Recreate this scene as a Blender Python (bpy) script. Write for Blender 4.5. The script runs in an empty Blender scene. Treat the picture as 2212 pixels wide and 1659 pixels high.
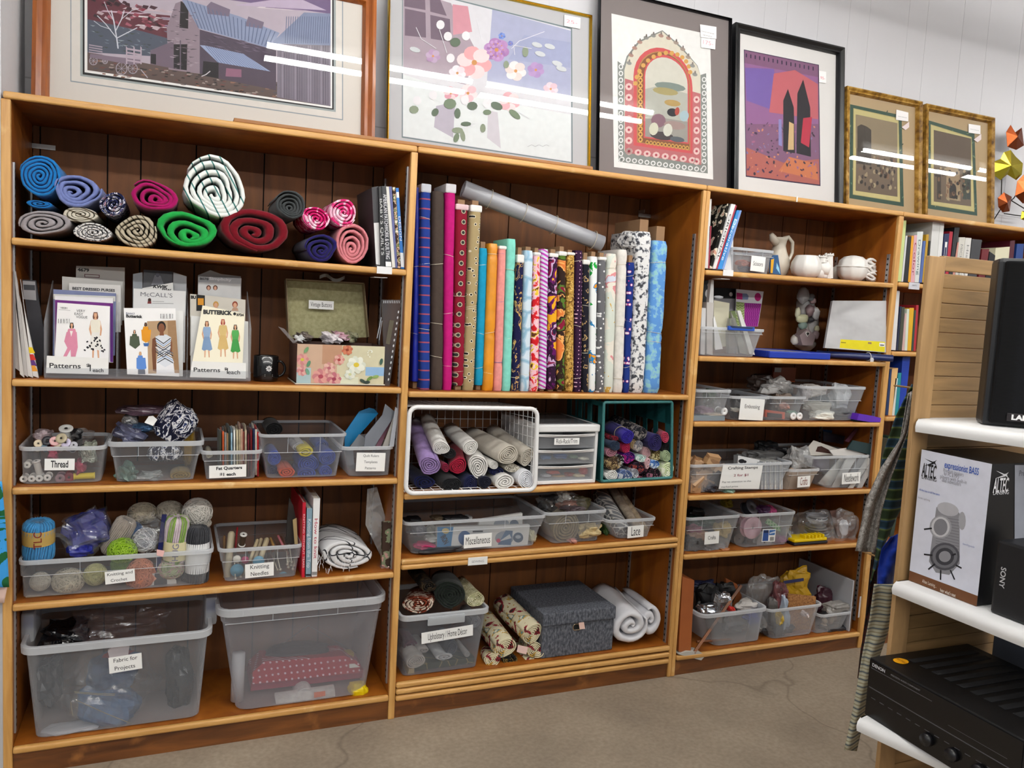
import bpy, bmesh, math, random
from mathutils import Vector, Matrix, noise
PI = math.pi
SC = bpy.context.scene
COL = SC.collection
# ---------------------------------------------------------------- camera
CF, YAW, PITCH, ROLL = 1734.12, .4035, .0907, .054
CAM = Vector((.4475, -2.837, 1.5653))
_F = Vector((math.sin(YAW)*math.cos(PITCH), math.cos(YAW)*math.cos(PITCH), -math.sin(PITCH)))
_r = Vector((math.cos(YAW), -math.sin(YAW), 0)); _u = _r.cross(_F)
_R = math.cos(ROLL)*_r + math.sin(ROLL)*_u
_U = -math.sin(ROLL)*_r + math.cos(ROLL)*_u
cd = bpy.data.cameras.new('camera'); cam = bpy.data.objects.new('camera', cd); COL.objects.link(cam)
cd.sensor_fit = 'HORIZONTAL'; cd.sensor_width = 36; cd.lens = CF*36/2212; cd.clip_start = .05
cam.matrix_world = Matrix((( _R.x, _U.x, -_F.x, CAM.x), (_R.y, _U.y, -_F.y, CAM.y), (_R.z, _U.z, -_F.z, CAM.z), (0,0,0,1)))
SC.camera = cam
# ---------------------------------------------------------------- world, exposure
wd = bpy.data.worlds.new('world'); SC.world = wd; wd.use_nodes = True
bg = wd.node_tree.nodes['Background']; bg.inputs[0].default_value = (.93, .96, 1, 1); bg.inputs[1].default_value = .3
SC.view_settings.view_transform = 'Standard'; SC.view_settings.look = 'None'
SC.view_settings.exposure = .42; SC.view_settings.gamma = 1; SC.view_settings.use_curve_mapping = False
cy = SC.cycles
cy.max_bounces = 7; cy.diffuse_bounces = 3; cy.glossy_bounces = 3; cy.transmission_bounces = 4; cy.transparent_max_bounces = 24
cy.caustics_reflective = False; cy.caustics_refractive = False; cy.sample_clamp_indirect = 4
cy.use_denoising = True; cy.use_adaptive_sampling = True; cy.adaptive_threshold = .03
TUBE_POWER = 39
# ---------------------------------------------------------------- pixel of the photograph -> point in the room
def ray(px, py): return _F + _R*((px-1106)/CF) - _U*((py-829.5)/CF)
def at(px, py, Y=0.0):
    d = ray(px, py); return CAM + d*((Y-CAM.y)/d.y)
def onz(px, py, Z):
    d = ray(px, py); return CAM + d*((Z-CAM.z)/d.z)
def onx(px, py, X):
    d = ray(px, py); return CAM + d*((X-CAM.x)/d.x)
def mpp(px, py, Y=0.0): return (at(px+1, py, Y)-at(px, py, Y)).length
# ---------------------------------------------------------------- colours, materials
def lin(h):
    if not isinstance(h, str): return tuple(h)
    h = h.lstrip('#')
    if len(h) == 3: h = ''.join(c*2 for c in h)
    v = [int(h[i:i+2], 16)/255 for i in (0, 2, 4)]
    return tuple(x/12.92 if x <= .04045 else ((x+.055)/1.055)**2.4 for x in v)
def l4(h): return (*lin(h), 1)
_M = {}
def newmat(key):
    m = bpy.data.materials.new(key); m.use_nodes = True
    nt = m.node_tree; b = nt.nodes['Principled BSDF']
    return m, nt, b
def N(nt, t, **kw):
    n = nt.nodes.new(t)
    for k, v in kw.items(): setattr(n, k, v)
    return n
def coords(nt, scale=(1, 1, 1), rot=(0, 0, 0), kind='Object'):
    tc = N(nt, 'ShaderNodeTexCoord'); mp = N(nt, 'ShaderNodeMapping')
    mp.inputs['Scale'].default_value = scale; mp.inputs['Rotation'].default_value = rot
    nt.links.new(tc.outputs[kind], mp.inputs[0]); return mp.outputs[0]
def bump(nt, b, src, s, d=.002):
    n = N(nt, 'ShaderNodeBump'); n.inputs['Strength'].default_value = s; n.inputs['Distance'].default_value = d
    nt.links.new(src, n.inputs['Height']); nt.links.new(n.outputs[0], b.inputs['Normal'])
def ramp(nt, src, stops, const=False):
    n = N(nt, 'ShaderNodeValToRGB'); cr = n.color_ramp
    if const: cr.interpolation = 'CONSTANT'
    while len(cr.elements) < len(stops): cr.elements.new(.5)
    for e, (p, c) in zip(cr.elements, stops): e.position = p; e.color = l4(c)
    nt.links.new(src, n.inputs[0]); return n.outputs[0]
def plain(h, rough=.5, metal=0, bs=0, bst=.3, bd=.002, spec=.5, coat=0, var=0, sheen=0):
    k = ('p', str(h), rough, metal, bs, bst, bd, spec, coat, var, sheen)
    if k in _M: return _M[k]
    m, nt, b = newmat('plain'); b.inputs['Base Color'].default_value = l4(h)
    b.inputs['Roughness'].default_value = rough; b.inputs['Metallic'].default_value = metal
    b.inputs['Specular IOR Level'].default_value = spec; b.inputs['Coat Weight'].default_value = coat
    if sheen: b.inputs['Sheen Weight'].default_value = sheen
    if bs or var:
        v = coords(nt); t = N(nt, 'ShaderNodeTexNoise'); t.inputs['Scale'].default_value = bs or 8; t.inputs['Detail'].default_value = 3
        nt.links.new(v, t.inputs['Vector'])
        if bs: bump(nt, b, t.outputs[0], bst, bd)
        if var:
            c = lin(h); o = ramp(nt, t.outputs[0], [(.3, tuple(x*(1-var) for x in c)), (.7, tuple(min(1, x*(1+var)) for x in c))])
            nt.links.new(o, b.inputs['Base Color'])
    _M[k] = m; return m
def cloth(h, var=.12):
    c = lin(h); k = .74 if max(c)-min(c) > .12 else .93
    return plain(tuple(x*k for x in c), .95, 0, 60, .5, .003, .2, 0, var, .15)
def wood(c1, c2, sc=(6, 6, 1), rough=.42, wear=None, bst=.12):
    k = ('w', c1, c2, sc, rough, wear)
    if k in _M: return _M[k]
    m, nt, b = newmat('wood'); v = coords(nt, sc)
    n1 = N(nt, 'ShaderNodeTexNoise'); n1.inputs['Scale'].default_value = 5; n1.inputs['Detail'].default_value = 7; n1.inputs['Distortion'].default_value = .9
    nt.links.new(v, n1.inputs['Vector'])
    o = ramp(nt, n1.outputs[0], [(.28, c1), (.72, c2)])
    if wear:
        n2 = N(nt, 'ShaderNodeTexNoise'); n2.inputs['Scale'].default_value = 9; n2.inputs['Detail'].default_value = 5
        nt.links.new(coords(nt), n2.inputs['Vector'])
        f = ramp(nt, n2.outputs[0], [(.62, '000'), (.74, 'fff')])
        mx = N(nt, 'ShaderNodeMix', data_type='RGBA'); nt.links.new(f, mx.inputs[0]); nt.links.new(o, mx.inputs[6]); mx.inputs[7].default_value = l4(wear); o = mx.outputs[2]
    nt.links.new(o, b.inputs['Base Color']); b.inputs['Roughness'].default_value = rough
    bump(nt, b, n1.outputs[0], bst)
    _M[k] = m; return m
def pattern(kind, stops, scale=20, sc=(1, 1, 1), rot=(0, 0, 0), rough=.85, const=True, coord='Object', dist=0):
    """procedural printed cloth: kind voronoi / cells / noise / wave / magic"""
    k = (kind, str(stops), scale, sc, rot, rough, const, coord, dist)
    if k in _M: return _M[k]
    m, nt, b = newmat('print'); v = coords(nt, sc, rot, coord)
    if kind in ('voronoi', 'cells', 'edge'):
        t = N(nt, 'ShaderNodeTexVoronoi'); t.inputs['Scale'].default_value = scale
        if kind == 'edge': t.feature = 'DISTANCE_TO_EDGE'
        out = t.outputs['Distance']
        if kind == 'cells':
            s = N(nt, 'ShaderNodeSeparateColor'); nt.links.new(t.outputs['Color'], s.inputs[0]); out = s.outputs[0]
    elif kind == 'dots':
        t = N(nt, 'ShaderNodeTexVoronoi'); t.inputs['Scale'].default_value = scale; t.inputs['Randomness'].default_value = .12; out = t.outputs['Distance']
    elif kind == 'wave':
        t = N(nt, 'ShaderNodeTexWave'); t.inputs['Scale'].default_value = scale; t.inputs['Distortion'].default_value = dist; out = t.outputs['Fac']
    else:
        t = N(nt, 'ShaderNodeTexNoise'); t.inputs['Scale'].default_value = scale; t.inputs['Detail'].default_value = 4; t.inputs['Distortion'].default_value = dist; out = t.outputs[0]
    if kind in ('dots', 'voronoi', 'cells', 'edge'):
        t.voronoi_dimensions = '2D'; sp = N(nt, 'ShaderNodeSeparateXYZ'); ad = N(nt, 'ShaderNodeMath', operation='ADD'); cb = N(nt, 'ShaderNodeCombineXYZ')
        nt.links.new(v, sp.inputs[0]); nt.links.new(sp.outputs[0], ad.inputs[0]); nt.links.new(sp.outputs[1], ad.inputs[1]); nt.links.new(ad.outputs[0], cb.inputs[0]); nt.links.new(sp.outputs[2], cb.inputs[1]); v = cb.outputs[0]
    nt.links.new(v, t.inputs['Vector'])
    nt.links.new(ramp(nt, out, stops, const), b.inputs['Base Color'])
    b.inputs['Roughness'].default_value = rough; b.inputs['Specular IOR Level'].default_value = .25
    _M[k] = m; return m
def clear(a=.25, h='dfe3e8', rough=.22, edge=.5):
    """thin translucent plastic: see-through, milky towards grazing angles"""
    k = ('c', a, h, rough, edge)
    if k in _M: return _M[k]
    m, nt, b = newmat('clear_plastic'); b.inputs['Base Color'].default_value = l4(h); b.inputs['Roughness'].default_value = rough
    b.inputs['Specular IOR Level'].default_value = .6
    tr = N(nt, 'ShaderNodeBsdfTransparent'); tr.inputs[0].default_value = (.97, .975, .98, 1)
    tl = N(nt, 'ShaderNodeBsdfTranslucent'); tl.inputs[0].default_value = l4(h)
    m1 = N(nt, 'ShaderNodeMixShader'); m1.inputs[0].default_value = .35
    nt.links.new(b.outputs[0], m1.inputs[1]); nt.links.new(tl.outputs[0], m1.inputs[2])
    lw = N(nt, 'ShaderNodeLayerWeight'); lw.inputs[0].default_value = .35
    mr = N(nt, 'ShaderNodeMapRange'); mr.inputs[3].default_value = a; mr.inputs[4].default_value = min(1, a+edge)
    nt.links.new(lw.outputs['Facing'], mr.inputs[0])
    m2 = N(nt, 'ShaderNodeMixShader'); nt.links.new(mr.outputs[0], m2.inputs[0]); nt.links.new(tr.outputs[0], m2.inputs[1]); nt.links.new(m1.outputs[0], m2.inputs[2])
    nt.links.new(m2.outputs[0], nt.nodes['Material Output'].inputs[0])
    _M[k] = m; return m
def film(tint='ffffff', a=.06, bsc=14, bst=1):
    """crinkled cellophane: clear with sharp highlights"""
    k = ('f', tint, a, bsc)
    if k in _M: return _M[k]
    m, nt, b = newmat('cellophane'); b.inputs['Base Color'].default_value = l4(tint); b.inputs['Roughness'].default_value = .12
    t = N(nt, 'ShaderNodeTexNoise'); t.inputs['Scale'].default_value = bsc; t.inputs['Detail'].default_value = 2; t.inputs['Distortion'].default_value = .6
    nt.links.new(coords(nt), t.inputs['Vector']); bump(nt, b, t.outputs[0], bst, .02)
    tr = N(nt, 'ShaderNodeBsdfTransparent'); gl = N(nt, 'ShaderNodeBsdfGlossy'); gl.inputs['Roughness'].default_value = .12
    bn = [n for n in nt.nodes if n.type == 'BUMP'][0]; nt.links.new(bn.outputs[0], gl.inputs['Normal'])
    m1 = N(nt, 'ShaderNodeMixShader'); m1.inputs[0].default_value = a; nt.links.new(tr.outputs[0], m1.inputs[1]); nt.links.new(b.outputs[0], m1.inputs[2])
    m2 = N(nt, 'ShaderNodeMixShader'); m2.inputs[0].default_value = .08; nt.links.new(m1.outputs[0], m2.inputs[1]); nt.links.new(gl.outputs[0], m2.inputs[2])
    nt.links.new(m2.outputs[0], nt.nodes['Material Output'].inputs[0])
    _M[k] = m; return m
def glassmat():
    if 'glass' in _M: return _M['glass']
    m, nt, b = newmat('picture_glass')
    tr = N(nt, 'ShaderNodeBsdfTransparent'); gl = N(nt, 'ShaderNodeBsdfGlossy'); gl.inputs['Roughness'].default_value = .015
    fr = N(nt, 'ShaderNodeFresnel'); fr.inputs[0].default_value = 1.6
    ge = N(nt, 'ShaderNodeNewGeometry'); m1 = N(nt, 'ShaderNodeMath', operation='SUBTRACT'); m1.inputs[0].default_value = 1; nt.links.new(ge.outputs['Backfacing'], m1.inputs[1])
    m2 = N(nt, 'ShaderNodeMath', operation='MULTIPLY'); nt.links.new(m1.outputs[0], m2.inputs[0]); nt.links.new(fr.outputs[0], m2.inputs[1])
    mx = N(nt, 'ShaderNodeMixShader'); nt.links.new(m2.outputs[0], mx.inputs[0]); nt.links.new(tr.outputs[0], mx.inputs[1]); nt.links.new(gl.outputs[0], mx.inputs[2])
    nt.links.new(mx.outputs[0], nt.nodes['Material Output'].inputs[0]); _M['glass'] = m; return m
def inkmat(rough=.6):
    k = ('ink', rough)
    if k in _M: return _M[k]
    m, nt, b = newmat('printed_paper'); a = N(nt, 'ShaderNodeVertexColor', layer_name='Col')
    t = N(nt, 'ShaderNodeTexNoise'); t.inputs['Scale'].default_value = 40; t.inputs['Detail'].default_value = 4
    nt.links.new(coords(nt), t.inputs['Vector'])
    mr = N(nt, 'ShaderNodeMapRange'); mr.inputs[3].default_value = .9; mr.inputs[4].default_value = 1.06; nt.links.new(t.outputs[0], mr.inputs[0])
    mx = N(nt, 'ShaderNodeVectorMath', operation='SCALE'); nt.links.new(a.outputs[0], mx.inputs[0]); nt.links.new(mr.outputs[0], mx.inputs[3])
    nt.links.new(mx.outputs[0], b.inputs['Base Color']); b.inputs['Roughness'].default_value = rough; b.inputs['Specular IOR Level'].default_value = .3
    _M[k] = m; return m
# ---------------------------------------------------------------- objects
def link(name, me, m, parent=None, smooth=False, loc=None, rot=None):
    o = bpy.data.objects.new(name, me); COL.objects.link(o)
    if m is not None:
        for x in (m if isinstance(m, (list, tuple)) else [m]): me.materials.append(x)
    if smooth: me.polygons.foreach_set('use_smooth', [True]*len(me.polygons))
    if parent is not None: o.parent = parent
    if parent is not None and parent.name in WSET: o.matrix_parent_inverse = parent.matrix_basis.inverted()
    if loc is not None: o.location = loc
    if rot is not None: o.rotation_euler = rot
    return o
WSET = set()                                   # things whose parts are modelled in room coordinates
def tag(o, label, cat, group=None):
    o['label'] = label; o['category'] = cat
    if group: o['group'] = group
    return o
def thing(name, label, cat, loc=(0, 0, 0), rot=(0, 0, 0), group=None):
    o = bpy.data.objects.new(name, None); COL.objects.link(o); o.location = loc; o.rotation_euler = rot
    o.empty_display_size = .02
    return tag(o, label, cat, group)
def wthing(name, label, cat, loc=(0, 0, 0), group=None):
    o = thing(name, label, cat, loc, (0, 0, 0), group); WSET.add(o.name); return o
def struct(o): o['kind'] = 'structure'; return o
class MB:
    """collects shapes into one mesh"""
    def __init__(s): s.v = []; s.f = []; s.mi = []
    def add(s, vs, fs, mi=0):
        n = len(s.v); s.v += [tuple(v) for v in vs]; s.f += [tuple(i+n for i in f) for f in fs]; s.mi += [mi]*len(fs); return s
    def box(s, x0, y0, z0, x1, y1, z1, mi=0, M=None):
        vs = [Vector((x, y, z)) for z in (z0, z1) for y in (y0, y1) for x in (x0, x1)]
        if M is not None: vs = [M @ v for v in vs]
        return s.add(vs, [(0, 2, 3, 1), (4, 5, 7, 6), (0, 1, 5, 4), (1, 3, 7, 5), (3, 2, 6, 7), (2, 0, 4, 6)], mi)
    def rbox(s, x0, y0, z0, x1, y1, z1, r=.003, mi=0, M=None, seg=2):
        """box with rounded edges"""
        r = min(r, (x1-x0)/2.01, (y1-y0)/2.01, (z1-z0)/2.01)
        bm = bmesh.new(); bmesh.ops.create_cube(bm, size=1)
        for v in bm.verts: v.co = Vector(((x0+x1)/2+v.co.x*(x1-x0), (y0+y1)/2+v.co.y*(y1-y0), (z0+z1)/2+v.co.z*(z1-z0)))
        bmesh.ops.bevel(bm, geom=bm.edges[:], offset=r, segments=seg, affect='EDGES', profile=.6)
        if M is not None: bmesh.ops.transform(bm, matrix=M, verts=bm.verts[:])
        bm.verts.index_update()
        s.add([v.co.copy() for v in bm.verts], [[v.index for v in f.verts] for f in bm.faces], mi); bm.free(); return s
    def prism(s, pts, y0, y1, mi=0, M=None):
        """polygon in x,z extruded along y"""
        n = len(pts); vs = [Vector((x, y0, z)) for x, z in pts]+[Vector((x, y1, z)) for x, z in pts]
        if M is not None: vs = [M @ v for v in vs]
        return s.add(vs, [tuple(range(n)), tuple(range(2*n-1, n-1, -1))]+[(i, i+n, (i+1) % n+n, (i+1) % n) for i in range(n)], mi)
    def lathe(s, prof, seg=24, mi=0, M=None, cap=True):
        vs = [Vector((r*math.cos(2*PI*k/seg), r*math.sin(2*PI*k/seg), z)) for r, z in prof for k in range(seg)]
        if M is not None: vs = [M @ v for v in vs]
        fs = [(i*seg+k, i*seg+(k+1) % seg, (i+1)*seg+(k+1) % seg, (i+1)*seg+k) for i in range(len(prof)-1) for k in range(seg)]
        if cap:
            fs += [tuple(range(seg-1, -1, -1)), tuple(range((len(prof)-1)*seg, len(prof)*seg))]
        return s.add(vs, fs, mi)
    def tube(s, pts, r, seg=8, mi=0, closed=False, cap=True):
        P = [Vector(p) for p in pts]; n = len(P); R = r if isinstance(r, (list, tuple)) else [r]*n
        vs = []; up = Vector((0, 0, 1)); prev = None
        for i, p in enumerate(P):
            a = P[(i-1) % n] if (closed or i) else p; b = P[(i+1) % n] if (closed or i < n-1) else p
            t = (b-a); t = t.normalized() if t.length > 1e-9 else Vector((0, 1, 0))
            if prev is None: x = t.cross(up) if abs(t.z) < .9 else t.cross(Vector((1, 0, 0)))
            else: x = prev-t*prev.dot(t)
            if x.length < 1e-9: x = t.orthogonal()
            x.normalize(); prev = x; y = t.cross(x)
            vs += [p+(x*math.cos(2*PI*k/seg)+y*math.sin(2*PI*k/seg))*R[i] for k in range(seg)]
        m = n if closed else n-1
        fs = [(i*seg+k, i*seg+(k+1) % seg, ((i+1) % n)*seg+(k+1) % seg, ((i+1) % n)*seg+k) for i in range(m) for k in range(seg)]
        if cap and not closed: fs += [tuple(range(seg-1, -1, -1)), tuple(range((n-1)*seg, n*seg))]
        return s.add(vs, fs, mi)
    def ball(s, c, r, seg=12, rings=8, mi=0, sq=(1, 1, 1), lump=0, sd=0, M=None):
        c = Vector(c); vs = []
        for i in range(rings+1):
            th = PI*i/rings
            for k in range(seg):
                d = Vector((math.sin(th)*math.cos(2*PI*k/seg), math.sin(th)*math.sin(2*PI*k/seg), math.cos(th)))
                q = r*(1+(lump*noise.noise(d*1.7+Vector((sd, sd*2, 0))) if lump else 0))
                p = Vector((d.x*sq[0], d.y*sq[1], d.z*sq[2]))*q
                vs.append(c+p if M is None else c+(M @ p))
        fs = [(i*seg+k, (i+1)*seg+k, (i+1)*seg+(k+1) % seg, i*seg+(k+1) % seg) for i in range(rings) for k in range(seg)]
        return s.add(vs, fs, mi)
    def sheet(s, fn, nu, nv, th=.0015, mi=0):
        """thin solid sheet from fn(u,v)->point, u,v in 0..1"""
        g = [[Vector(fn(i/nu, j/nv)) for j in range(nv+1)] for i in range(nu+1)]
        top = []; bot = []
        for i in range(nu+1):
            for j in range(nv+1):
                a = g[min(i+1, nu)][j]-g[max(i-1, 0)][j]; b = g[i][min(j+1, nv)]-g[i][max(j-1, 0)]
                n = a.cross(b); n = n.normalized() if n.length > 1e-12 else Vector((0, 1, 0))
                top.append(g[i][j]+n*th/2); bot.append(g[i][j]-n*th/2)
        W = nv+1; K = (nu+1)*W; fs = []
        for i in range(nu):
            for j in range(nv):
                a, b, c, d = i*W+j, (i+1)*W+j, (i+1)*W+j+1, i*W+j+1
                fs += [(a, b, c, d), (K+a, K+d, K+c, K+b)]
        ed = [(i*W, (i+1)*W) for i in range(nu)]+[(nu*W+j, nu*W+j+1) for j in range(nv)]+[((i+1)*W+nv, i*W+nv) for i in range(nu-1, -1, -1)]+[(j+1, j) for j in range(nv-1, -1, -1)]
        fs += [(b, a, K+a, K+b) for a, b in ed]
        return s.add(top+bot, fs, mi)
    def build(s, name, m, parent=None, smooth=False, loc=None, rot=None):
        me = bpy.data.meshes.new(name); me.from_pydata(s.v, [], s.f)
        o = link(name, me, m, parent, smooth, loc, rot)
        if isinstance(m, (list, tuple)): me.polygons.foreach_set('material_index', s.mi)
        if smooth == 'auto':
            auto(me)
        me.update(); return o
def auto(me, ang=40):
    bm = bmesh.new(); bm.from_mesh(me); c = math.radians(ang)
    for f in bm.faces: f.smooth = True
    for e in bm.edges:
        if len(e.link_faces) == 2 and e.calc_face_angle(0) > c: e.smooth = False
    bm.to_mesh(me); bm.free()
class Art:
    """flat printed design: coloured polygons stacked in thin layers on a plane given by origin, x axis, z axis (normal towards the viewer)"""
    def __init__(s, o, ax, az, lift=.00025):
        s.o = Vector(o); s.ax = Vector(ax).normalized(); az = Vector(az); s.az = (az-s.ax*az.dot(s.ax)).normalized(); s.n = s.ax.cross(s.az)
        s.lift = lift; s.v = []; s.f = []; s.c = []; s.k = 0
    def uv(s, px, py):
        d = ray(px, py); P = CAM+d*((s.o-CAM).dot(s.n)/d.dot(s.n)); q = P-s.o; return q.dot(s.ax), q.dot(s.az)
    def poly(s, pts, col, k=None):
        if k is None: s.k += 1; k = s.k
        h = s.n*(s.lift*(1+k*.12)); n = len(s.v); s.v += [s.o+s.ax*u+s.az*w+h for u, w in pts]
        s.f.append(tuple(range(n, n+len(pts)))); s.c.append(lin(col)); return s
    def px(s, pts, col, k=None): return s.poly([s.uv(*p) for p in pts], col, k)
    def rect(s, u0, w0, u1, w1, col, k=None): return s.poly([(u0, w0), (u1, w0), (u1, w1), (u0, w1)], col, k)
    def ell(s, u, w, a, b, col, rot=0, n=16, k=None, px=False):
        c, t = math.cos(rot), math.sin(rot)
        P = [(u+a*math.cos(2*PI*i/n)*c-b*math.sin(2*PI*i/n)*t, w+a*math.cos(2*PI*i/n)*t+b*math.sin(2*PI*i/n)*c) for i in range(n)]
        return s.px(P[::-1], col, k) if px else s.poly(P, col, k)
    def line(s, pts, wd, col, px=False, k=None):
        if px: pts = [s.uv(*p) for p in pts]
        for (a, b), (c, d) in zip(pts, pts[1:]):
            L = math.hypot(c-a, d-b) or 1e-9; x, y = -(d-b)/L*wd/2, (c-a)/L*wd/2
            s.poly([(a-x, b-y), (c-x, d-y), (c+x, d+y), (a+x, b+y)], col, k if k is not None else s.k+.5)
        if k is None: s.k += 1
        return s
    def build(s, name, parent=None, rough=.6):
        me = bpy.data.meshes.new(name); me.from_pydata(s.v, [], s.f)
        ca = me.color_attributes.new('Col', 'FLOAT_COLOR', 'CORNER'); buf = []
        for p, c in zip(s.f, s.c): buf += [*c, 1]*len(p)
        ca.data.foreach_set('color', buf)
        # make all faces look along the plane normal
        me.update()
        return link(name, me, inkmat(rough), parent)
_TXT = {}
def text(body, size, m, parent=None, name='lettering', o=(0, 0, 0), ax=(1, 0, 0), az=(0, 0, 1), bold=0, shear=0, align='CENTER', width=None, ls=1.0, depth=.0002):
    cu = bpy.data.curves.new('txt', 'FONT'); cu.body = body; cu.size = size; cu.offset = bold; cu.shear = shear
    cu.align_x = align; cu.align_y = 'CENTER'; cu.space_line = ls; cu.extrude = 0; cu.resolution_u = 3
    t = bpy.data.objects.new('txt', cu); COL.objects.link(t)
    me = bpy.data.meshes.new_from_object(t); bpy.data.objects.remove(t); bpy.data.curves.remove(cu)
    ax = Vector(ax).normalized(); az = Vector(az); az = (az-ax*az.dot(ax)).normalized(); n = ax.cross(az)
    xs = [v.co.x for v in me.vertices] or [0]; k = 1
    if width: k = width/max(1e-6, max(xs)-min(xs))
    O = Vector(o)
    for v in me.vertices: v.co = O+ax*(v.co.x*(k if width else 1))+az*v.co.y+n*depth
    me.materials.clear()
    return link(name, me, m, parent)
BLACK = lambda: plain('15161a', .6)
# ================================================================ THE SETTING
random.seed(7)
D = .40
W_IN = wood('7c4010', 'a8621c', (2, 2, .5), .45)        # stained plywood panels
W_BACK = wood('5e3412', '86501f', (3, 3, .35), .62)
W_EDGE = wood('b98544', 'd9a864', (9, 9, .8), .38, 'e2bb80')
W_EDGEH = wood('b98544', 'd9a864', (.8, 9, 9), .38, 'e6c48c')
W_KICK = wood('4c2a12', '7c4a20', (.8, 6, 6), .4, '8d5a2c')
def noise_mat():
    m, nt, b = newmat('concrete'); v = coords(nt)
    a = N(nt, 'ShaderNodeTexNoise'); a.inputs['Scale'].default_value = 2.2; a.inputs['Detail'].default_value = 9; a.inputs['Roughness'].default_value = .62
    c = N(nt, 'ShaderNodeTexNoise'); c.inputs['Scale'].default_value = 60; c.inputs['Detail'].default_value = 4
    nt.links.new(v, a.inputs['Vector']); nt.links.new(v, c.inputs['Vector'])
    o = ramp(nt, a.outputs[0], [(.3, '8a7d6e'), (.5, '9a8c7b'), (.7, 'a89a88')])
    o2 = ramp(nt, c.outputs[0], [(.3, 'dcdad8'), (.7, 'ffffff')])
    mx = N(nt, 'ShaderNodeMix', data_type='RGBA', blend_type='MULTIPLY'); mx.inputs[0].default_value = .8
    nt.links.new(o, mx.inputs[6]); nt.links.new(o2, mx.inputs[7])
    # hairline cracks
    vo = N(nt, 'ShaderNodeTexVoronoi', feature='DISTANCE_TO_EDGE'); vo.inputs['Scale'].default_value = .55
    d = N(nt, 'ShaderNodeTexNoise'); d.inputs['Scale'].default_value = 3; nt.links.new(v, d.inputs['Vector'])
    ad = N(nt, 'ShaderNodeVectorMath', operation='ADD'); sc = N(nt, 'ShaderNodeVectorMath', operation='SCALE'); sc.inputs[3].default_value = .25
    nt.links.new(d.outputs['Color'], sc.inputs[0]); nt.links.new(v, ad.inputs[0]); nt.links.new(sc.outputs[0], ad.inputs[1]); nt.links.new(ad.outputs[0], vo.inputs['Vector'])
    ck = ramp(nt, vo.outputs['Distance'], [(0, '5a524a'), (.0035, 'ffffff')])
    m2 = N(nt, 'ShaderNodeMix', data_type='RGBA', blend_type='MULTIPLY'); m2.inputs[0].default_value = .35
    nt.links.new(mx.outputs[2], m2.inputs[6]); nt.links.new(ck, m2.inputs[7])
    nt.links.new(m2.outputs[2], b.inputs['Base Color']); b.inputs['Roughness'].default_value = .55
    bump(nt, b, c.outputs[0], .15); return m
struct(MB().box(-4, -8, -.1, 9, .6, 0).build('floor', noise_mat()))
CEIL = 3.95
LZ = 3.27
struct(MB().box(-4, -8, CEIL, 9, .6, CEIL+.1).build('ceiling', plain('dcdcda', .9)))
# panelled back wall with grooves between the boards
wl = MB(); x = -4.0
gx = []
while x < 9:
    w = random.choice([.135, .2, .27]); wl.box(x+.0007, .44, 0, min(9, x+w)-.0015, .5, CEIL); x += w
wl.box(-4, .4412, 0, 9, .52, CEIL)
struct(wl.build('wall_back', plain('c9c8cc', .5, 0, 30, .05)))
seam = MB().box(-4, .4385, 2.27, 9, .4402, 2.2745)
struct(seam.build('trim_1', plain('a9a8ac', .6)))
# white plastered pier at the left end of the shelving
struct(MB().box(-1.2, .02, 0, -.028, .44, CEIL).build('wall_left', plain('d4d6da', .85, 0, 45, .5, .004)))
# ---- fluorescent fixtures
EM = bpy.data.materials.new('tube_light'); EM.use_nodes = True
_n = EM.node_tree; _e = _n.nodes.new('ShaderNodeEmission'); _e.inputs[0].default_value = (1, .985, .95, 1); _e.inputs[1].default_value = TUBE_POWER
_n.links.new(_e.outputs[0], _n.nodes['Material Output'].inputs[0])
HOUS = plain('e6e6e4', .4)
def fixture(x0, y):
    t = thing('fluorescent_light', 'white twin-tube fluorescent strip light hung below the ceiling', 'ceiling light', (x0+.6, y, LZ), (0, 0, 0), 'ceiling strip lights')
    MB().prism([(-.09, -.002), (.09, -.002), (.035, -.045), (-.035, -.045)], -.61, .61, 0, Matrix.Rotation(PI/2, 4, 'Z')).build('housing', HOUS, t)
    for s in (-.45, .45): MB().tube([(s, 0, 0), (s, 0, CEIL-LZ+.01)], .004, 6).build('hanging_rod', HOUS, t)
    for s in (-1, 1): MB().tube([(-.59, s*.072, -.066), (.59, s*.072, -.066)], .0155, 7).build('lamp_tube', EM, t, True)
    for s in (-1, 1): MB().box(-.012+s*.6, -.1, -.085, .012+s*.6, .1, -.004).build('end_cap', HOUS, t)
for yy in (-1.09, -3.3, -5.6):
    for xx in (-2.85, -1.6, -.37, .88, 2.14, 3.36, 5.15, 6.4):  # front row's rightmost one is added, to brighten the right of the wall
        if yy > -2 and xx in (-1.6, -.37, 3.36): continue
        fixture(xx, yy)
# ================================================================ SHELVING
def bookcase(name, label): return thing(name, label, 'bookcase')
BC1 = bookcase('bookcase', 'long double-bay wooden bookcase full of rolled fabric, bolts and sewing bins')
BC2 = bookcase('bookcase', 'wooden bookcase of craft supplies and books behind the slatted rack')
TOP = 2.13
X0, X1a, X1b, X2a, X2b, X2c, X3a, X3b, X4 = 0, 1.2213, 1.2465, 2.4745, 2.4925, 2.5118, 3.5888, 3.6195, 4.80
def panel(x0, x1, bc, name='side_panel'):
    o = MB().box(x0, .012, 0, x1, D, TOP-.022).build(name, W_IN, bc)
    MB().rbox(x0, -.004, 0, x1, .0125, TOP-.022, .004).build('edge_strip', W_EDGE, o); return o
panel(-.026, X0, BC1); panel(X1a, X1b, BC1, 'divider'); panel(X2a, X2b-.001, BC1); panel(X2b, X2c, BC2); panel(X3a, X3b, BC2, 'divider'); panel(X4, X4+.02, BC2)
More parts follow.
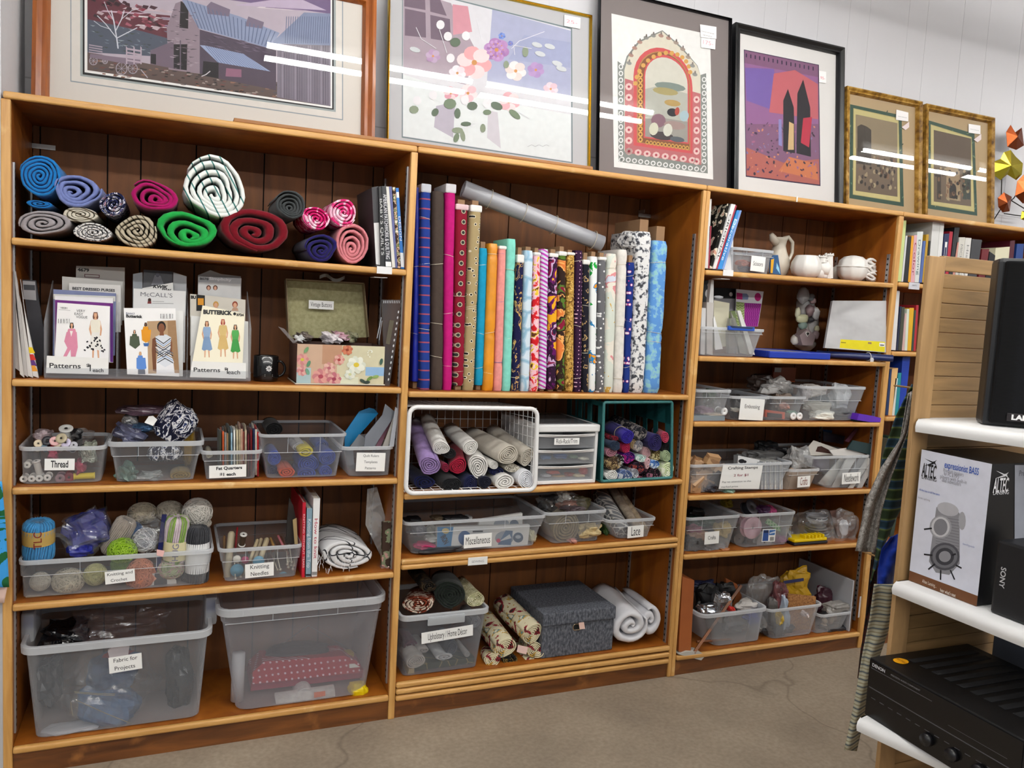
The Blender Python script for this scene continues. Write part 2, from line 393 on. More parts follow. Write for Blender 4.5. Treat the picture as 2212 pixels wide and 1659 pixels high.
def topboard(x0, x1, bc, th=.022):
    o = MB().box(x0, .01, TOP-th, x1, D+.02, TOP).build('top_board', W_IN, bc)
    MB().rbox(x0, -.008, TOP-th, x1, .0105, TOP, .008, seg=3).build('edge_strip', W_EDGEH, o)
topboard(-.02, 1.243, BC1); topboard(1.2445, X2b-.002, BC1); topboard(X2b, 3.612, BC2); topboard(3.6135, X4+.02, BC2)
SH = {}; XR = {}
def shelf(key, xl, xr, pl, pr, bc, th=.022, y1=D-.006, name='shelf'):
    """pl, pr: photo pixels of the front top edge at the left and right end"""
    a, b = at(*pl), at(*pr); k = (b.z-a.z)/(b.x-a.x); z0 = a.z+(xl-a.x)*k; z1 = a.z+(xr-a.x)*k
    SH[key] = (xl, z0, k); XR[key] = xr
    xl += .001; xr -= .001
    def bar(ya, yb, r, nm, m, par):
        mb = MB().rbox(xl, ya, -th, xr, yb, 0, r, seg=3) if r else MB().box(xl, ya, -th, xr, yb, 0)
        mb.v = [(x, y, z+z0+(x-xl)*k) for x, y, z in mb.v]
        return mb.build(nm, m, par, 'auto' if r else False)
    o = bar(.008, y1, 0, name, W_IN, bc); bar(-.012, .0085, .0085, 'edge_strip', W_EDGEH, o); return o
def zs(key, x, x2=None): xl, z0, k = SH[key]; return max(z0+(v-xl)*k for v in (x, x if x2 is None else x2))
shelf('a1', X0, X1a, (25, 512.5), (877, 582.6), BC1)
shelf('a2', X0, X1a, (25, 818.5), (867, 837), BC1)
shelf('a3', X0, X1a, (25, 1053), (858, 1032), BC1)
shelf('a4', X0, X1a, (26, 1305), (850, 1234.4), BC1)
shelf('a5', X0, X1a, (29, 1613), (841, 1500), BC1)
shelf('b1', X1b, X2a, (884, 845), (1484, 853), BC1)
shelf('b2', X1b, X2a, (884, 1066), (1465, 1035), BC1)
shelf('b3', X1b, X2a, (866.5, 1208), (1463, 1160), BC1, .02)
shelf('b3b', X1b, X2a, (866, 1219.5), (1462, 1172), BC1, .02)
shelf('b5', X1b, X2a, (853, 1474.6), (1446, 1393.6), BC1, .021)
shelf('b5b', X1b, X2a, (853, 1488.2), (1446, 1407.5), BC1, .021)
shelf('b5c', X1b, X2a, (852, 1502.5), (1444, 1421.5), BC1, .021)
shelf('c1', X2c, X3a, (1522, 582.7), (1930, 612), BC2)
shelf('c2', X2c, X3a, (1507, 769), (1911, 782), BC2)
shelf('c3', X2c, X3a, (1496.6, 910.7), (1898, 912), BC2)
shelf('c4', X2c, X3a, (1486.6, 1070), (1883, 1056), BC2)
shelf('c5', X2c, X3a, (1476.6, 1198), (1872, 1170.5), BC2)
shelf('c6', X2c, X3a, (1461, 1415.7), (1861, 1363.6), BC2)
shelf('d1', X3b, X4, (1937, 609), (2212, 632), BC2)
shelf('d2', X3b, X4, (1925, 759), (2212, 768), BC2)
shelf('d3', X3b, X4, (1908, 900), (2212, 899), BC2)
shelf('d4', X3b, X4, (1893, 1048), (2212, 1035), BC2)
shelf('d5', X3b, X4, (1880, 1170), (2212, 1150), BC2)
shelf('d6', X3b, X4, (1868, 1362), (2212, 1330), BC2)
for (a, b, key, bc) in ((X0, X1a, 'a5', BC1), (X1a, X2a, 'b5c', BC1), (X2c, X4, 'c6', BC2)):
    z = min(zs(key, a), zs(key, b))-.021
    mb = MB().box(a+.0005, .004, 0, b-.0005, .024, 1)
    mb.v = [(x, y, zz if zz == 0 else zs(key, x)-.0225) for x, y, zz in mb.v]
    mb.build('kick_board', W_KICK, bc)
# back panelling: planks with dark grooves
def backs(x0, x1, cuts, bc, nm='back_panel'):
    xs = [x0]+[c for c in sorted(cuts) if x0+.01 < c < x1-.01]+[x1]
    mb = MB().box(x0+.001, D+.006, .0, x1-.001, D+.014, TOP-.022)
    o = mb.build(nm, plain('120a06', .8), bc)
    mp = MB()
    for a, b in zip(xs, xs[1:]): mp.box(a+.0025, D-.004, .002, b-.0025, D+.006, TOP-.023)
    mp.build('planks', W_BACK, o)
cutsA = [at(p, y, D).x for p, y in ((87, 560), (231, 560), (302, 560), (420, 560), (562, 700), (654, 620), (711, 620), (797, 620))]
cutsB = [at(p, y, D).x for p, y in ((931, 1160), (981, 1160), (1061, 1180), (1159, 1210), (1223, 1210), (1266, 1210), (1330, 1210))]
cutsC = [at(p, y, D).x for p, y in ((1606, 505), (1688, 505), (1740, 505), (1776.6, 505))]
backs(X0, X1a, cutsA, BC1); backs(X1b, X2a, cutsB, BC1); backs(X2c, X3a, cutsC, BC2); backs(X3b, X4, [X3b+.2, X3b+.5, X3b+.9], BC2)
# slotted shelf standards on the side panels
STD = plain('b9bcc0', .35, .8); SLOT = plain('16130f', .8)
def standard(x, side, y, z0, z1, bc, fz=None):
    """channel on the panel face at x; side = +1 when the face looks to +x"""
    a, b = sorted((x, x+side*.005))
    o = MB().box(a, y-.008, z0, b, y+.008, z1).build('shelf_standard', STD, bc)
    s = MB(); z = z0+.02; e = x+side*.0052
    while z < z1-.02:
        a2, b2 = sorted((e, e+side*.0003)); s.box(a2, y-.004, z, b2, y+.004, z+.009); z += .0254/1
    s.build('slots', SLOT, o)
for x, sd, bc in ((X0, 1, BC1), (X1a, -1, BC1), (X1b, 1, BC1), (X2a, -1, BC1), (X2c, 1, BC2), (X3a, -1, BC2)):
    for y in (.035, .365): standard(x, sd, y, .13, 1.93 if sd == 1 or x > 1.3 else 2.06, bc)
# small corner braces
BR = plain('c8c8c4', .35, .9)
def brace(p, Y, w, label):
    c = at(*p, Y); mb = MB().box(c.x-w/2, Y-.002, c.z-.008, c.x+w/2, Y, c.z+.008); mb.box(c.x-w/2, Y-.05, c.z+.006, c.x-w/2+.002, Y, c.z+.02)
    for s in (-.25, .25): mb.tube([(c.x+s*w, Y-.004, c.z), (c.x+s*w, Y-.002, c.z)], .003, 8)
    tag(mb.build('metal_bracket', BR), label, 'bracket')
brace((93, 317), .392, .075, 'small flat steel corner bracket screwed inside the top left bay')
brace((1393, 466), .392, .07, 'small steel bracket on the back panel above the blue fabric bolt')
# ================================================================ BUILDERS OF GOODS
WHITE = plain('e9e9e7', .6); PAPER = plain('efeeea', .7); CARDB = plain('8a6a4c', .8, 0, 30, .2); INK = plain('1a1b20', .6)
def spiral(turns=4, n=22, lobe=.04, sd=0, core=(0, 0), gap=.2, tail=.0):
    """outer and inner outline of a rolled-up ribbon in a unit circle"""
    T = int(turns*n); pitch = .9/turns; out = []; inn = []
    for i in range(T+1):
        th = 2*PI*i/n; fr = i/T; r = .1+.9*fr
        w = 1+lobe*(math.sin(2*th+sd)+.6*math.sin(3*th+sd*2.3))*(1.3-.5*fr)+lobe*.7*noise.noise(Vector((math.cos(th)*1.4, math.sin(th)*1.4, sd+fr*2.2)))
        t = pitch*(1-gap)*(1+.22*noise.noise(Vector((th*.9, sd, 7)))-.1); w += .035*noise.noise(Vector((math.cos(th)*3, math.sin(th)*3, sd+fr*4)))
        e = max(0, (i-T+n*.3)/(n*.3)); r -= pitch*.75*e; t *= 1-.7*e; 
        cx, cz = core[0]*(1-fr), core[1]*(1-fr); c, s_ = math.cos(th+sd), math.sin(th+sd)
        out.append((cx+r*w*c, cz+r*w*s_)); q = max(.015, r-t); inn.append((cx+q*w*c, cz+q*w*s_))
    return out, inn
def roll_mesh(a, b, L, turns=4, lobe=.04, sd=0, core=(0, 0), rot=0, gap=.22, bulge=.02, n=22, sag=0):
    O, I = spiral(turns, n, lobe, sd, core, gap); m = len(O); t = .9/turns*min(a, b)*.5
    mb = MB(); c, s_ = math.cos(rot), math.sin(rot); rings = [(0, .35), (t*.25, .75), (t*.8, 1)]+[(t*.8+(L-t*.8)*k, 1) for k in (.25, .5, .75, 1)]
    vs = []
    for y, k in rings:
        w = 1+bulge*noise.noise(Vector((y*9, sd, 3)))+(bulge if 0 < y < L else 0)
        for (ox, oz), (ix, iz) in zip(O, I):
            mx, mz = (ox+ix)/2, (oz+iz)/2
            for (x, z) in ((mx+(ox-mx)*k, mz+(oz-mz)*k), (mx+(ix-mx)*k, mz+(iz-mz)*k)):
                x *= a*w; z *= b*w; dz = sag*y
                if y > t: q = noise.noise(Vector((x*22+sd, y*14, z*22))); x += q*a*.035; z += q*b*.035
                vs.append((x*c-z*s_, y, x*s_+z*c+dz))
    fs = []; W = 2*m
    for r in range(len(rings)-1):
        for i in range(m-1):
            A = r*W+2*i; B = (r+1)*W+2*i
            fs += [(A, A+2, B+2, B), (A+3, A+1, B+1, B+3)]
        fs += [(r*W+1, r*W, (r+1)*W, (r+1)*W+1), (r*W+2*m-2, r*W+2*m-1, (r+1)*W+2*m-1, (r+1)*W+2*m-2)]
    for i in range(m-1):
        fs.append((2*i+1, 2*i+3, 2*i+2, 2*i)); e = (len(rings)-1)*W+2*i; fs.append((e, e+2, e+3, e+1))
    return mb.add(vs, fs)
def roll(label, px, py, rx, rz, m, turns=4, L=.33, yf=.02, rot=0, lobe=.05, sd=None, core=(0, 0), yaw=0, pitch=0, cat='rolled fabric', group=None, name='fabric_roll', sag=0, key=None, gap=.22):
    c = at(px, py, yf); s_ = mpp(px, py, yf); turns = min(turns*1.15, 5.6); lobe = lobe*1.25; gap = .15
    if sd is None: sd = px*.37+py*.11
    o = roll_mesh(rx*s_, rz*s_, L, turns, lobe, sd, core, rot, gap, sag=sag).build(name, m, None, True, c, (pitch, 0, yaw))
    return tag(o, label, cat, group)
def band_on(o, a, b, y, m=None, rot=0):
    pts = [(a*1.03*math.cos(t*PI/12)*math.cos(rot)-b*1.03*math.sin(t*PI/12)*math.sin(rot), y, a*1.03*math.cos(t*PI/12)*math.sin(rot)+b*1.03*math.sin(t*PI/12)*math.cos(rot)) for t in range(24)]
    q = MB().tube(pts, .0012, 6, closed=True).build('elastic_band', m or plain('c8b690', .6), o, True); return q
def rrect(x0, x1, y0, y1, r, n=4):
    P = []
    for cx, cy_, a0 in ((x1-r, y1-r, 0), (x0+r, y1-r, PI/2), (x0+r, y0+r, PI), (x1-r, y0+r, 1.5*PI)):
        for i in range(n+1): t = a0+PI/2*i/n; P.append((cx+r*math.cos(t), cy_+r*math.sin(t)))
    return P
def tub(label, tl, tr, bl, br, key, depth=.3, yf=.02, a=.07, tint='dfe3e8', rough=.25, r=.022, step=.3, name='storage_bin', ribs=5, rimh=.012, edge=.5, group=None, cat='plastic bin', taper_back=.02, z0=None, lip=.007, handle=None, rima=.55):
    A, B, C, E = at(*tl, yf), at(*tr, yf), at(*bl, yf), at(*br, yf)
    lo, hi = SH[key][0]+lip+.008, XR[key]-lip-.008; depth = min(depth, .386-lip-yf)
    for q in (A, C): q.x = max(q.x, lo)
    for q in (B, E): q.x = min(q.x, hi)
    zt = (A.z+B.z)/2; z0 = (zs(key, C.x, E.x)+.0015) if z0 is None else z0; H = zt-z0
    t = wthing(name, label, cat, ((C.x+E.x)/2, yf+depth/2, z0), group)
    def ring(f, off=0):
        x0 = C.x+(A.x-C.x)*f+lip*f*.6-off; x1 = E.x+(B.x-E.x)*f-lip*f*.6+off
        return x0, x1, yf+.012*(1-f)-off, yf+depth-taper_back*(1-f)+off
    zz = [(0, -.008), (.012, 0), (1-step, 0), (1-step, .004), (1, .004)] if step else [(0, -.008), (.012, 0), (1, 0)]
    mb = MB(); n = 20; rows = []
    for f, off in zz: x0, x1, y0, y1 = ring(f, off); rows.append([(x, y, z0+H*f) for x, y in rrect(x0, x1, y0, y1, r)])
    for f, off in zz[::-1]:
        x0, x1, y0, y1 = ring(f, off-.0018); rows.append([(x, y, z0+max(.002, H*f)) for x, y in rrect(x0, x1, y0, y1, r)])
    K = len(rows[0]); vs = [p for R_ in rows for p in R_]
    fs = [(i*K+j, i*K+(j+1) % K, (i+1)*K+(j+1) % K, (i+1)*K+j) for i in range(len(rows)-1) for j in range(K)]
    fs += [tuple(range(K-1, -1, -1)), tuple(range((len(rows)-1)*K, len(rows)*K))]
    mb.add(vs, fs).build('body', clear(a, tint, rough, edge), t, 'auto')
    # turned rim
    rm = MB(); rows = []
    for off, dz in ((.004, -rimh), (lip, -rimh), (lip+.001, -.002), (lip-.001, 0), (.0, 0), (0, -.004), (.004, -.004)):
        x0, x1, y0, y1 = ring(1, off); rows.append([(x, y, zt+dz) for x, y in rrect(x0, x1, y0, y1, r+off)])
    vs = [p for R_ in rows for p in R_]; nr = len(rows)
    fs = [(i*K+j, i*K+(j+1) % K, ((i+1) % nr)*K+(j+1) % K, ((i+1) % nr)*K+j) for i in range(nr) for j in range(K)]
    rm.add(vs, fs); x0, x1, y0, y1 = ring(1, lip+.0008)
    for k in range(ribs):
        x = x0+(x1-x0)*(k+1)/(ribs+1); rm.box(x-.0012, y0-.0006, zt-rimh, x+.0012, y0+.0006, zt)
    rm.build('rim', clear(rima, 'eef1f5', .3, .3), t, 'auto')
    if step:  # moulded grip outline on the front
        g = MB(); x0, x1, y0, y1 = ring(1-step, .0045); w = x1-x0; z = z0+H*(1-step)
        g.tube([(x0+w*.02, y0, z+.001), (x0+w*.98, y0, z+.001)], .0011, 5)
        for k in (.3, .7): g.tube([(x0+w*k, y0, z), (x0+w*k, y0-.002, zt-rimh)], .0009, 5)
        g.build('moulded_ribs', clear(.6, 'f2f4f8', .3, .3), t)
    return t, (A, B, C, E, zt, z0)
def card(par, px, py, w, h, Y, lines, size=.5, name='label_card', col='f0f0ee', skew=0, ink=None, bold=0, th=.0006, fill=.8, widths=None):
    """printed card standing on plane Y, centred on a photo pixel; w,h in pixels"""
    c = at(px, py, Y); s_ = mpp(px, py, Y)*.93; W, H = w*s_, h*s_
    M = Matrix.Translation(c) @ Matrix.Rotation(skew, 4, 'Y')
    o = MB().box(-W/2, -th, -H/2, W/2, 0, H/2, 0, M).build(name, plain(col, .6), par)
    ax = Vector((math.cos(skew), 0, -math.sin(skew))); az = Vector((math.sin(skew), 0, math.cos(skew)))
    if lines:
        n = len(lines); q = H/n
        for i, L in enumerate(lines):
            if not L: continue
            wf = (widths[i] if widths else fill)
            text(L, min(q*size*1.35, 9), ink or INK, o, 'lettering', c+az*(H/2-q*(i+.5))+Vector((0, -th-.0002, 0)), ax, az, bold, 0, 'CENTER', W*wf)
    return o
def tuck(P, Y, hw=0):
    """bring a thing forward until it stands clear of the side panels of its bay"""
    f = [at(*p).x for p in P]; m = sum(f)/len(f)
    for l, r in ((X0, X1a), (X1b, X2a), (X2c, X3a)):
        if l < m < r:
            while Y > .03:
                x = [at(*p, Y).x for p in P]
                if max(x)+hw < r-.004 and min(x)-hw > min(l+.002, min(f)-hw): break
                Y -= .01
    return Y
def slab(name, label, cat, pts, Y, th, m, tilt=0, yaw=0, group=None, parent=None, r=0):
    """flat board whose front face passes through the photo pixels pts (bl, br, tr, tl); tilt leans the top back"""
    if Y > .03 and not yaw: Y = tuck(pts, Y)
    P0 = at(*pts[0], Y); n = Vector((math.sin(yaw)*math.cos(tilt), -math.cos(yaw)*math.cos(tilt), math.sin(tilt)))
    Q = []
    for p in pts: d = ray(*p); Q.append(CAM+d*((P0-CAM).dot(n)/d.dot(n)))
    mb = MB(); k = len(Q); mb.add(Q+[q-n*th for q in Q], [tuple(range(k)), tuple(range(2*k-1, k-1, -1))]+[(i, i+k, (i+1) % k+k, (i+1) % k) for i in range(k)])
    o = mb.build(name, m, parent)
    if label: tag(o, label, cat, group)
    ax = Vector((math.cos(yaw), math.sin(yaw), 0)); az = n.cross(ax)*-1
    az = Vector((0, 0, 1)) if tilt == 0 else (Vector((0, 0, 1))-n*n.z).normalized()
    art = Art(Q[0], ax, az); art.obj = o; art.Q = Q
    return o, art
def book(label, tl, tr, bl, br, cover, Y=.03, depth=.2, title=None, ink=None, group=None, pages='e8e4d8', name='book', soft=False, bands=(), cat='book', tw=.7, zb=None):
    """upright book seen by its spine, corners in photo pixels"""
    A, B, C, E = at(*tl, Y), at(*tr, Y), at(*bl, Y), at(*br, Y)
    t = wthing(name, label, cat, ((C+E)/2).to_tuple(), group)
    def q(u, v, y): p = (C*(1-u)+E*u)*(1-v)+(A*(1-u)+B*u)*v; return (p.x, y, p.z)
    e = .0022/max(.004, (E-C).length)
    def blk(u0, u1, v0, v1, y0, y1):
        return [q(u, v, y) for v in (v0, v1) for y in (y0, y1) for u in (u0, u1)]
    F = [(0, 2, 3, 1), (4, 5, 7, 6), (0, 1, 5, 4), (1, 3, 7, 5), (3, 2, 6, 7), (2, 0, 4, 6)]
    cm = cover if not isinstance(cover, str) else plain(cover, .4, 0, 0, 0, 0, .5)
    mb = MB().add(blk(0, e, 0, 1, Y, Y+depth), F).add(blk(1-e, 1, 0, 1, Y, Y+depth), F).add(blk(e, 1-e, 0, 1, Y, Y+.0015), F)
    cv = mb.build('cover', cm, t)
    MB().add(blk(e, 1-e, .012, .988, Y+.0016, Y+depth-.003), F).build('pages', plain(pages, .8, 0, 0, 0, 0, .3), t)
    if bands:
        ar = MB()
        for v0, v1, c in bands: MB().add(blk(.03, .97, v0, v1, Y-.0004, Y), F).build('spine_band', plain(c, .5), cv)
    if title:
        H = (A-C).length; ax = (C-A).normalized(); az = (B-A); az = (az-ax*az.dot(ax)).normalized()
        mid = (A+B+C+E)/4
        text(title, min((E-C).length*.9, .022), ink or WHITE, cv, 'lettering', mid+Vector((0, -.0006, 0)), ax, az, 0, 0, 'CENTER', H*tw)
    return t
def books(rows, Y, depth, where, group, key=None):
    """rows: (label, tl, tr, bl, br, colour, title, ink)"""
    for r_ in rows:
        lab, tl, tr, bl, br, c = r_[:6]; ti = r_[6] if len(r_) > 6 else None; ik = r_[7] if len(r_) > 7 else None; bd = r_[8] if len(r_) > 8 else ()
        book(lab, tl, tr, bl, br, c, Y, depth, ti, plain(ik, .5) if ik else None, group, bands=bd)
def strand_ball(name, label, cat, c, r, h, sd=0, sq=(1, 1, 1), loops=34, th=.045, rot=None, group=None, h2=None):
    """ball of yarn: core wound with great-circle strands"""
    rnd = random.Random(sd); o = MB().ball((0, 0, 0), r*.94, 14, 9, 0, sq); mb = MB()
    for k in range(loops):
        ax = Vector((rnd.gauss(0, 1), rnd.gauss(0, 1), rnd.gauss(0, .8))).normalized(); u = ax.orthogonal().normalized(); v = ax.cross(u)
        d = rnd.uniform(-.35, .35); rr = math.sqrt(1-d*d)
        pts = [((ax*d+(u*math.cos(t)+v*math.sin(t))*rr)*r) for t in [2*PI*i/18 for i in range(18)]]
        o.tube([(p.x*sq[0], p.y*sq[1], p.z*sq[2]) for p in pts], r*th, 4, closed=True, mi=1 if (h2 and k % 2) else 0)
    m = [cloth(h), cloth(h2 or h)]
    ob = o.build(name, m, None, True, c, rot); return tag(ob, label, cat, group)
def skein(name, label, cat, c, r, L, h, rot=(0, 0, 0), wrap=None, wr=(.3, .75), sd=0, group=None, h2=None, wtext=None, wink=None):
    """long skein with its axis along local z, strands running lengthwise, paper sleeve"""
    t = thing(name, label, cat, c, rot, group); mb = MB(); rnd = random.Random(sd)
    prof = [(r*.35, -L/2), (r*.75, -L/2*.96), (r*.96, -L/2*.82), (r, -L/4), (r*.97, 0), (r, L/4), (r*.96, L/2*.82), (r*.75, L/2*.96), (r*.35, L/2)]
    mb.lathe([(a*.95, z) for a, z in prof], 16)
    for k in range(34):
        a0 = 2*PI*k/34; tw = rnd.uniform(.2, .7)
        mb.tube([(a*math.cos(a0+tw*(z/L)), a*math.sin(a0+tw*(z/L)), z) for a, z in prof], r*.075, 4, mi=1 if (h2 and (k//3) % 2) else 0)
    mb.build('yarn', [cloth(h), cloth(h2 or h)], t, True)
    if wrap:
        z0, z1 = -L/2+L*wr[0], -L/2+L*wr[1]
        s_ = MB().lathe([(r*1.06, z0), (r*1.07, (z0+z1)/2), (r*1.06, z1)], 24, cap=False).build('paper_sleeve', plain(wrap, .45), t, True)
        if wtext:
            dirn = Vector((0, -1, 0)); text(wtext, r*.75, wink or INK, s_, 'lettering', (0, -r*1.075, (z0+z1)/2), (0, 0, 1), (-1, 0, 0))
    return t
def crumple(name, label, cat, c, sx, sy, sz, m, sd=0, rot=(0, 0, 0), group=None, lump=.5, seg=20, rings=12, parent=None):
    """creased bag or bundle"""
    mb = MB(); vs = []
    for i in range(rings+1):
        th = PI*i/rings
        for k in range(seg):
            d = Vector((math.sin(th)*math.cos(2*PI*k/seg), math.sin(th)*math.sin(2*PI*k/seg), math.cos(th)))
            q = 1+lump*(noise.noise(d*1.6+Vector((sd, 0, sd)))+.5*abs(noise.noise(d*4+Vector((0, sd, 0))))-.15)
            e = Vector([math.copysign(abs(v)**.75, v) for v in d])
            vs.append((e.x*q*sx, e.y*q*sy, e.z*q*sz))
    fs = [(i*seg+k, (i+1)*seg+k, (i+1)*seg+(k+1) % seg, i*seg+(k+1) % seg) for i in range(rings) for k in range(seg)]
    o = mb.add(vs, fs).build(name, m, parent, False, c, rot)
    if label: tag(o, label, cat, group)
    return o
def spool(label, px, py, r, m, Y=.06, L=.045, rot=(PI/2, 0, 0), group=None, flange='efece4', name='thread_spool', hole=.25, rp=True, cone=1, slim=.8):
    """thread spool: flanged reel with wound thread, axis along local z"""
    s_ = mpp(px, py, Y) if rp else 1; r = r*s_; c = at(px, py, Y)
    t = thing(name, label, 'thread spool', c, rot, group); fm = plain(flange, .4)
    for z0 in (-L/2, L/2-.004*1): MB().lathe([(r*hole, z0), (r*.96, z0), (r, z0+.001), (r, z0+.003), (r*.96, z0+.004), (r*hole, z0+.004), (r*hole, z0)], 20, cap=False).build('flange', fm, t, True)
    mb = MB(); prof = []
    z = -L/2+.004
    while z < L/2-.004: prof += [(r*slim, z), (r*slim*.96, z+.0012)]; z += .0024
    mb.lathe(prof, 18).build('thread', m if not isinstance(m, str) else plain(m, .5, 0, 0, 0, 0, .4), t, True)
    MB().lathe([(r*hole*.9, -L/2-.0005), (r*hole*.9, L/2+.0005)], 10).build('core', plain('2a2622', .8), t)
    return t
# ================================================================ BAY 1, TOP SHELF: rolled towels and fleece
G = 'rolled fabrics on the top left shelf'
def R1(label, px, py, rx, rz, m, **k): return roll(label+' on the top left shelf', px, py, rx, rz, m, group=None, **k)
R1('bright blue rolled fleece at the far left', 85, 380, 51, 51, cloth('1d83d2'), turns=4.6, lobe=.05, sd=1.2)
R1('flat bright blue folded tail under the bright blue roll', 84, 440, 34, 12, cloth('1a78c4'), turns=2.2, lobe=.03, yf=.035)
R1('periwinkle blue rolled fleece between the blue and magenta rolls', 170, 408, 62, 41, cloth('8291cf'), turns=3.4, rot=-.15, lobe=.09, core=(-.25, -.35))
R1('navy, white and pink patterned rolled cloth', 245, 441, 31, 33, pattern('noise', [(0, '10153a'), (.47, '16204c'), (.5, 'e8e4ea'), (.54, '1b2a5e'), (.62, 'd8a8a8'), (.66, '12183c')], 26, dist=2.5), turns=3.3, rot=-.5)
R1('magenta rolled fleece with a flattened outer fold', 327, 421, 56, 41, cloth('b40f68'), turns=3.3, core=(.25, -.25), lobe=.09)
R1('large white roll with thin green stripes, biggest of the pile', 463, 402, 76, 70, pattern('wave', [(0, '3f7a76'), (.05, 'eef2ef'), (1, 'f1f4f1')], 11, (1, .15, 1), (0, .5, .3)), turns=4.4, lobe=.09, core=(-.1, -.3), sd=2, rot=.3)
R1('pale grey flattened fleece roll at the bottom left', 93, 482, 64, 34, cloth('9b9599'), turns=3.2, lobe=.06, rot=.06)
R1('small cream rolled towel with brown lines', 171, 463, 44, 19, pattern('wave', [(0, '6e6455'), (.1, 'c9c3b4'), (1, 'd2ccbf')], 14, (1, .2, 1), (0, 1.2, 0)), turns=3.6, yf=.03)
R1('grey and white speckled lace roll', 202, 502, 44, 26, pattern('voronoi', [(0, '4a4a50'), (.22, '8b8a8e'), (.35, 'd8d6d4'), (1, 'e4e2de')], 150), turns=3.6, lobe=.05)
R1('beige pinstriped rolled cloth', 296, 499, 56, 40, pattern('wave', [(0, '4c463c'), (.16, 'b3a994'), (1, 'bdb4a0')], 22, (1, .2, 1), (0, .7, 0)), turns=3.4, lobe=.1)
R1('bright green folded fleece', 406, 496, 71, 50, cloth('22b04e'), turns=2.7, lobe=.08, core=(.1, -.35), rot=.12)
R1('very large dark red rolled fleece', 559, 499, 82, 60, cloth('7c0a1e'), turns=2.7, lobe=.06, core=(-.15, -.1))
R1('dark grey rolled fleece resting on the dark red roll', 627, 441, 35, 34, cloth('3d4143'), turns=4.2, lobe=.05, core=(0, -.3), L=.25)
R1('left one of two pink and white blotched fleece rolls', 684, 473, 32, 29, pattern('noise', [(0, 'c01060'), (.5, 'd92c7c'), (.54, 'f2b6cf'), (.6, 'fbe4ee')], 34, dist=1), turns=3.6, lobe=.06, L=.25)
R1('right, taller one of two pink and white blotched fleece rolls', 743, 459, 32, 35, pattern('noise', [(0, 'd4246f'), (.45, 'e0498a'), (.5, 'f2b6cf'), (.58, 'fbe4ee')], 34, dist=1), turns=3.6, lobe=.04, L=.25)
R1('dark indigo rolled fleece beside the light pink one', 692, 536, 42, 32, cloth('1d1558'), turns=3, lobe=.08, core=(.1, -.2))
R1('light pink rolled fleece next to the books', 764, 526, 40, 46, cloth('ea8f98'), turns=4, lobe=.04, core=(-.1, -.3))
# books beside them
book('white and black cardboard magazine holder beside the pink fleece', (803, 405), (817, 402), (812, 574), (822, 576), plain('3a3a3e', .5), .04, .25, name='magazine_holder', cat='magazine holder', bands=((.02, .55, 'e8e8e8'),))
book('black book leaning on the white and black holder', (818, 403), (825, 402), (823, 577), (833, 577), '14151a', .025, .22, "BABY'S QUILTS", plain('d8d8d8', .5))
book('black and silver book on patchwork and quilting', (825, 402), (833, 402), (833, 577), (846, 578), '23262e', .02, .22, 'AMERICAN PATCHWORK & QUILTING', plain('e4e4e8', .5), tw=.8, bands=((.01, .07, 'e8e8e8'),))
book('thin white softcover book right of the quilting book', (834, 403), (840, 403), (847, 578), (854, 578), 'd5d3cc', .02, .21)
book('thin slate purple softcover book on the top left shelf', (840.5, 403), (846, 403), (854.5, 579), (859, 579), '555a8c', .02, .21)
book('multicoloured floral softcover book on the top left shelf', (848, 404), (854, 404), (859.5, 579), (866, 580), pattern('noise', [(0, '3a2a22'), (.45, 'c8a890'), (.52, '5a6a3a'), (.6, 'e8dccc')], 60), .02, .21)
book('bright blue softcover book, last on the top left shelf', (855, 406), (861, 406), (866.5, 580), (873.5, 581), '1c6fc0', .02, .21, 'DESIGN', WHITE, tw=.3, bands=((.02, .2, 'e8eef4'), (.88, .95, 'e8eef4')))
def bookend(pl, pr, pb, label):
    a, b = at(*pl, -.014), at(*pr, -.014); t = MB().rbox(a.x, -.0155, a.z-.022, b.x, -.014, a.z+.003, .0007)
    t.rbox(a.x-.008, -.0155, a.z-.036, b.x-.016, .05, a.z-.0345, .0006)
    t.rbox(a.x, -.0155, a.z+.0025, b.x, .06, a.z+.0035, .0005)
    return tag(t.build('bookend', plain('e4e4e6', .4)), label, 'bookend')
bookend((814, 577), (847, 579), None, 'white metal bookend clipped on the top left shelf edge')
bookend((1562, 584), (1584, 587), None, 'white metal bookend clipped on the shelf edge below the leaning craft books')
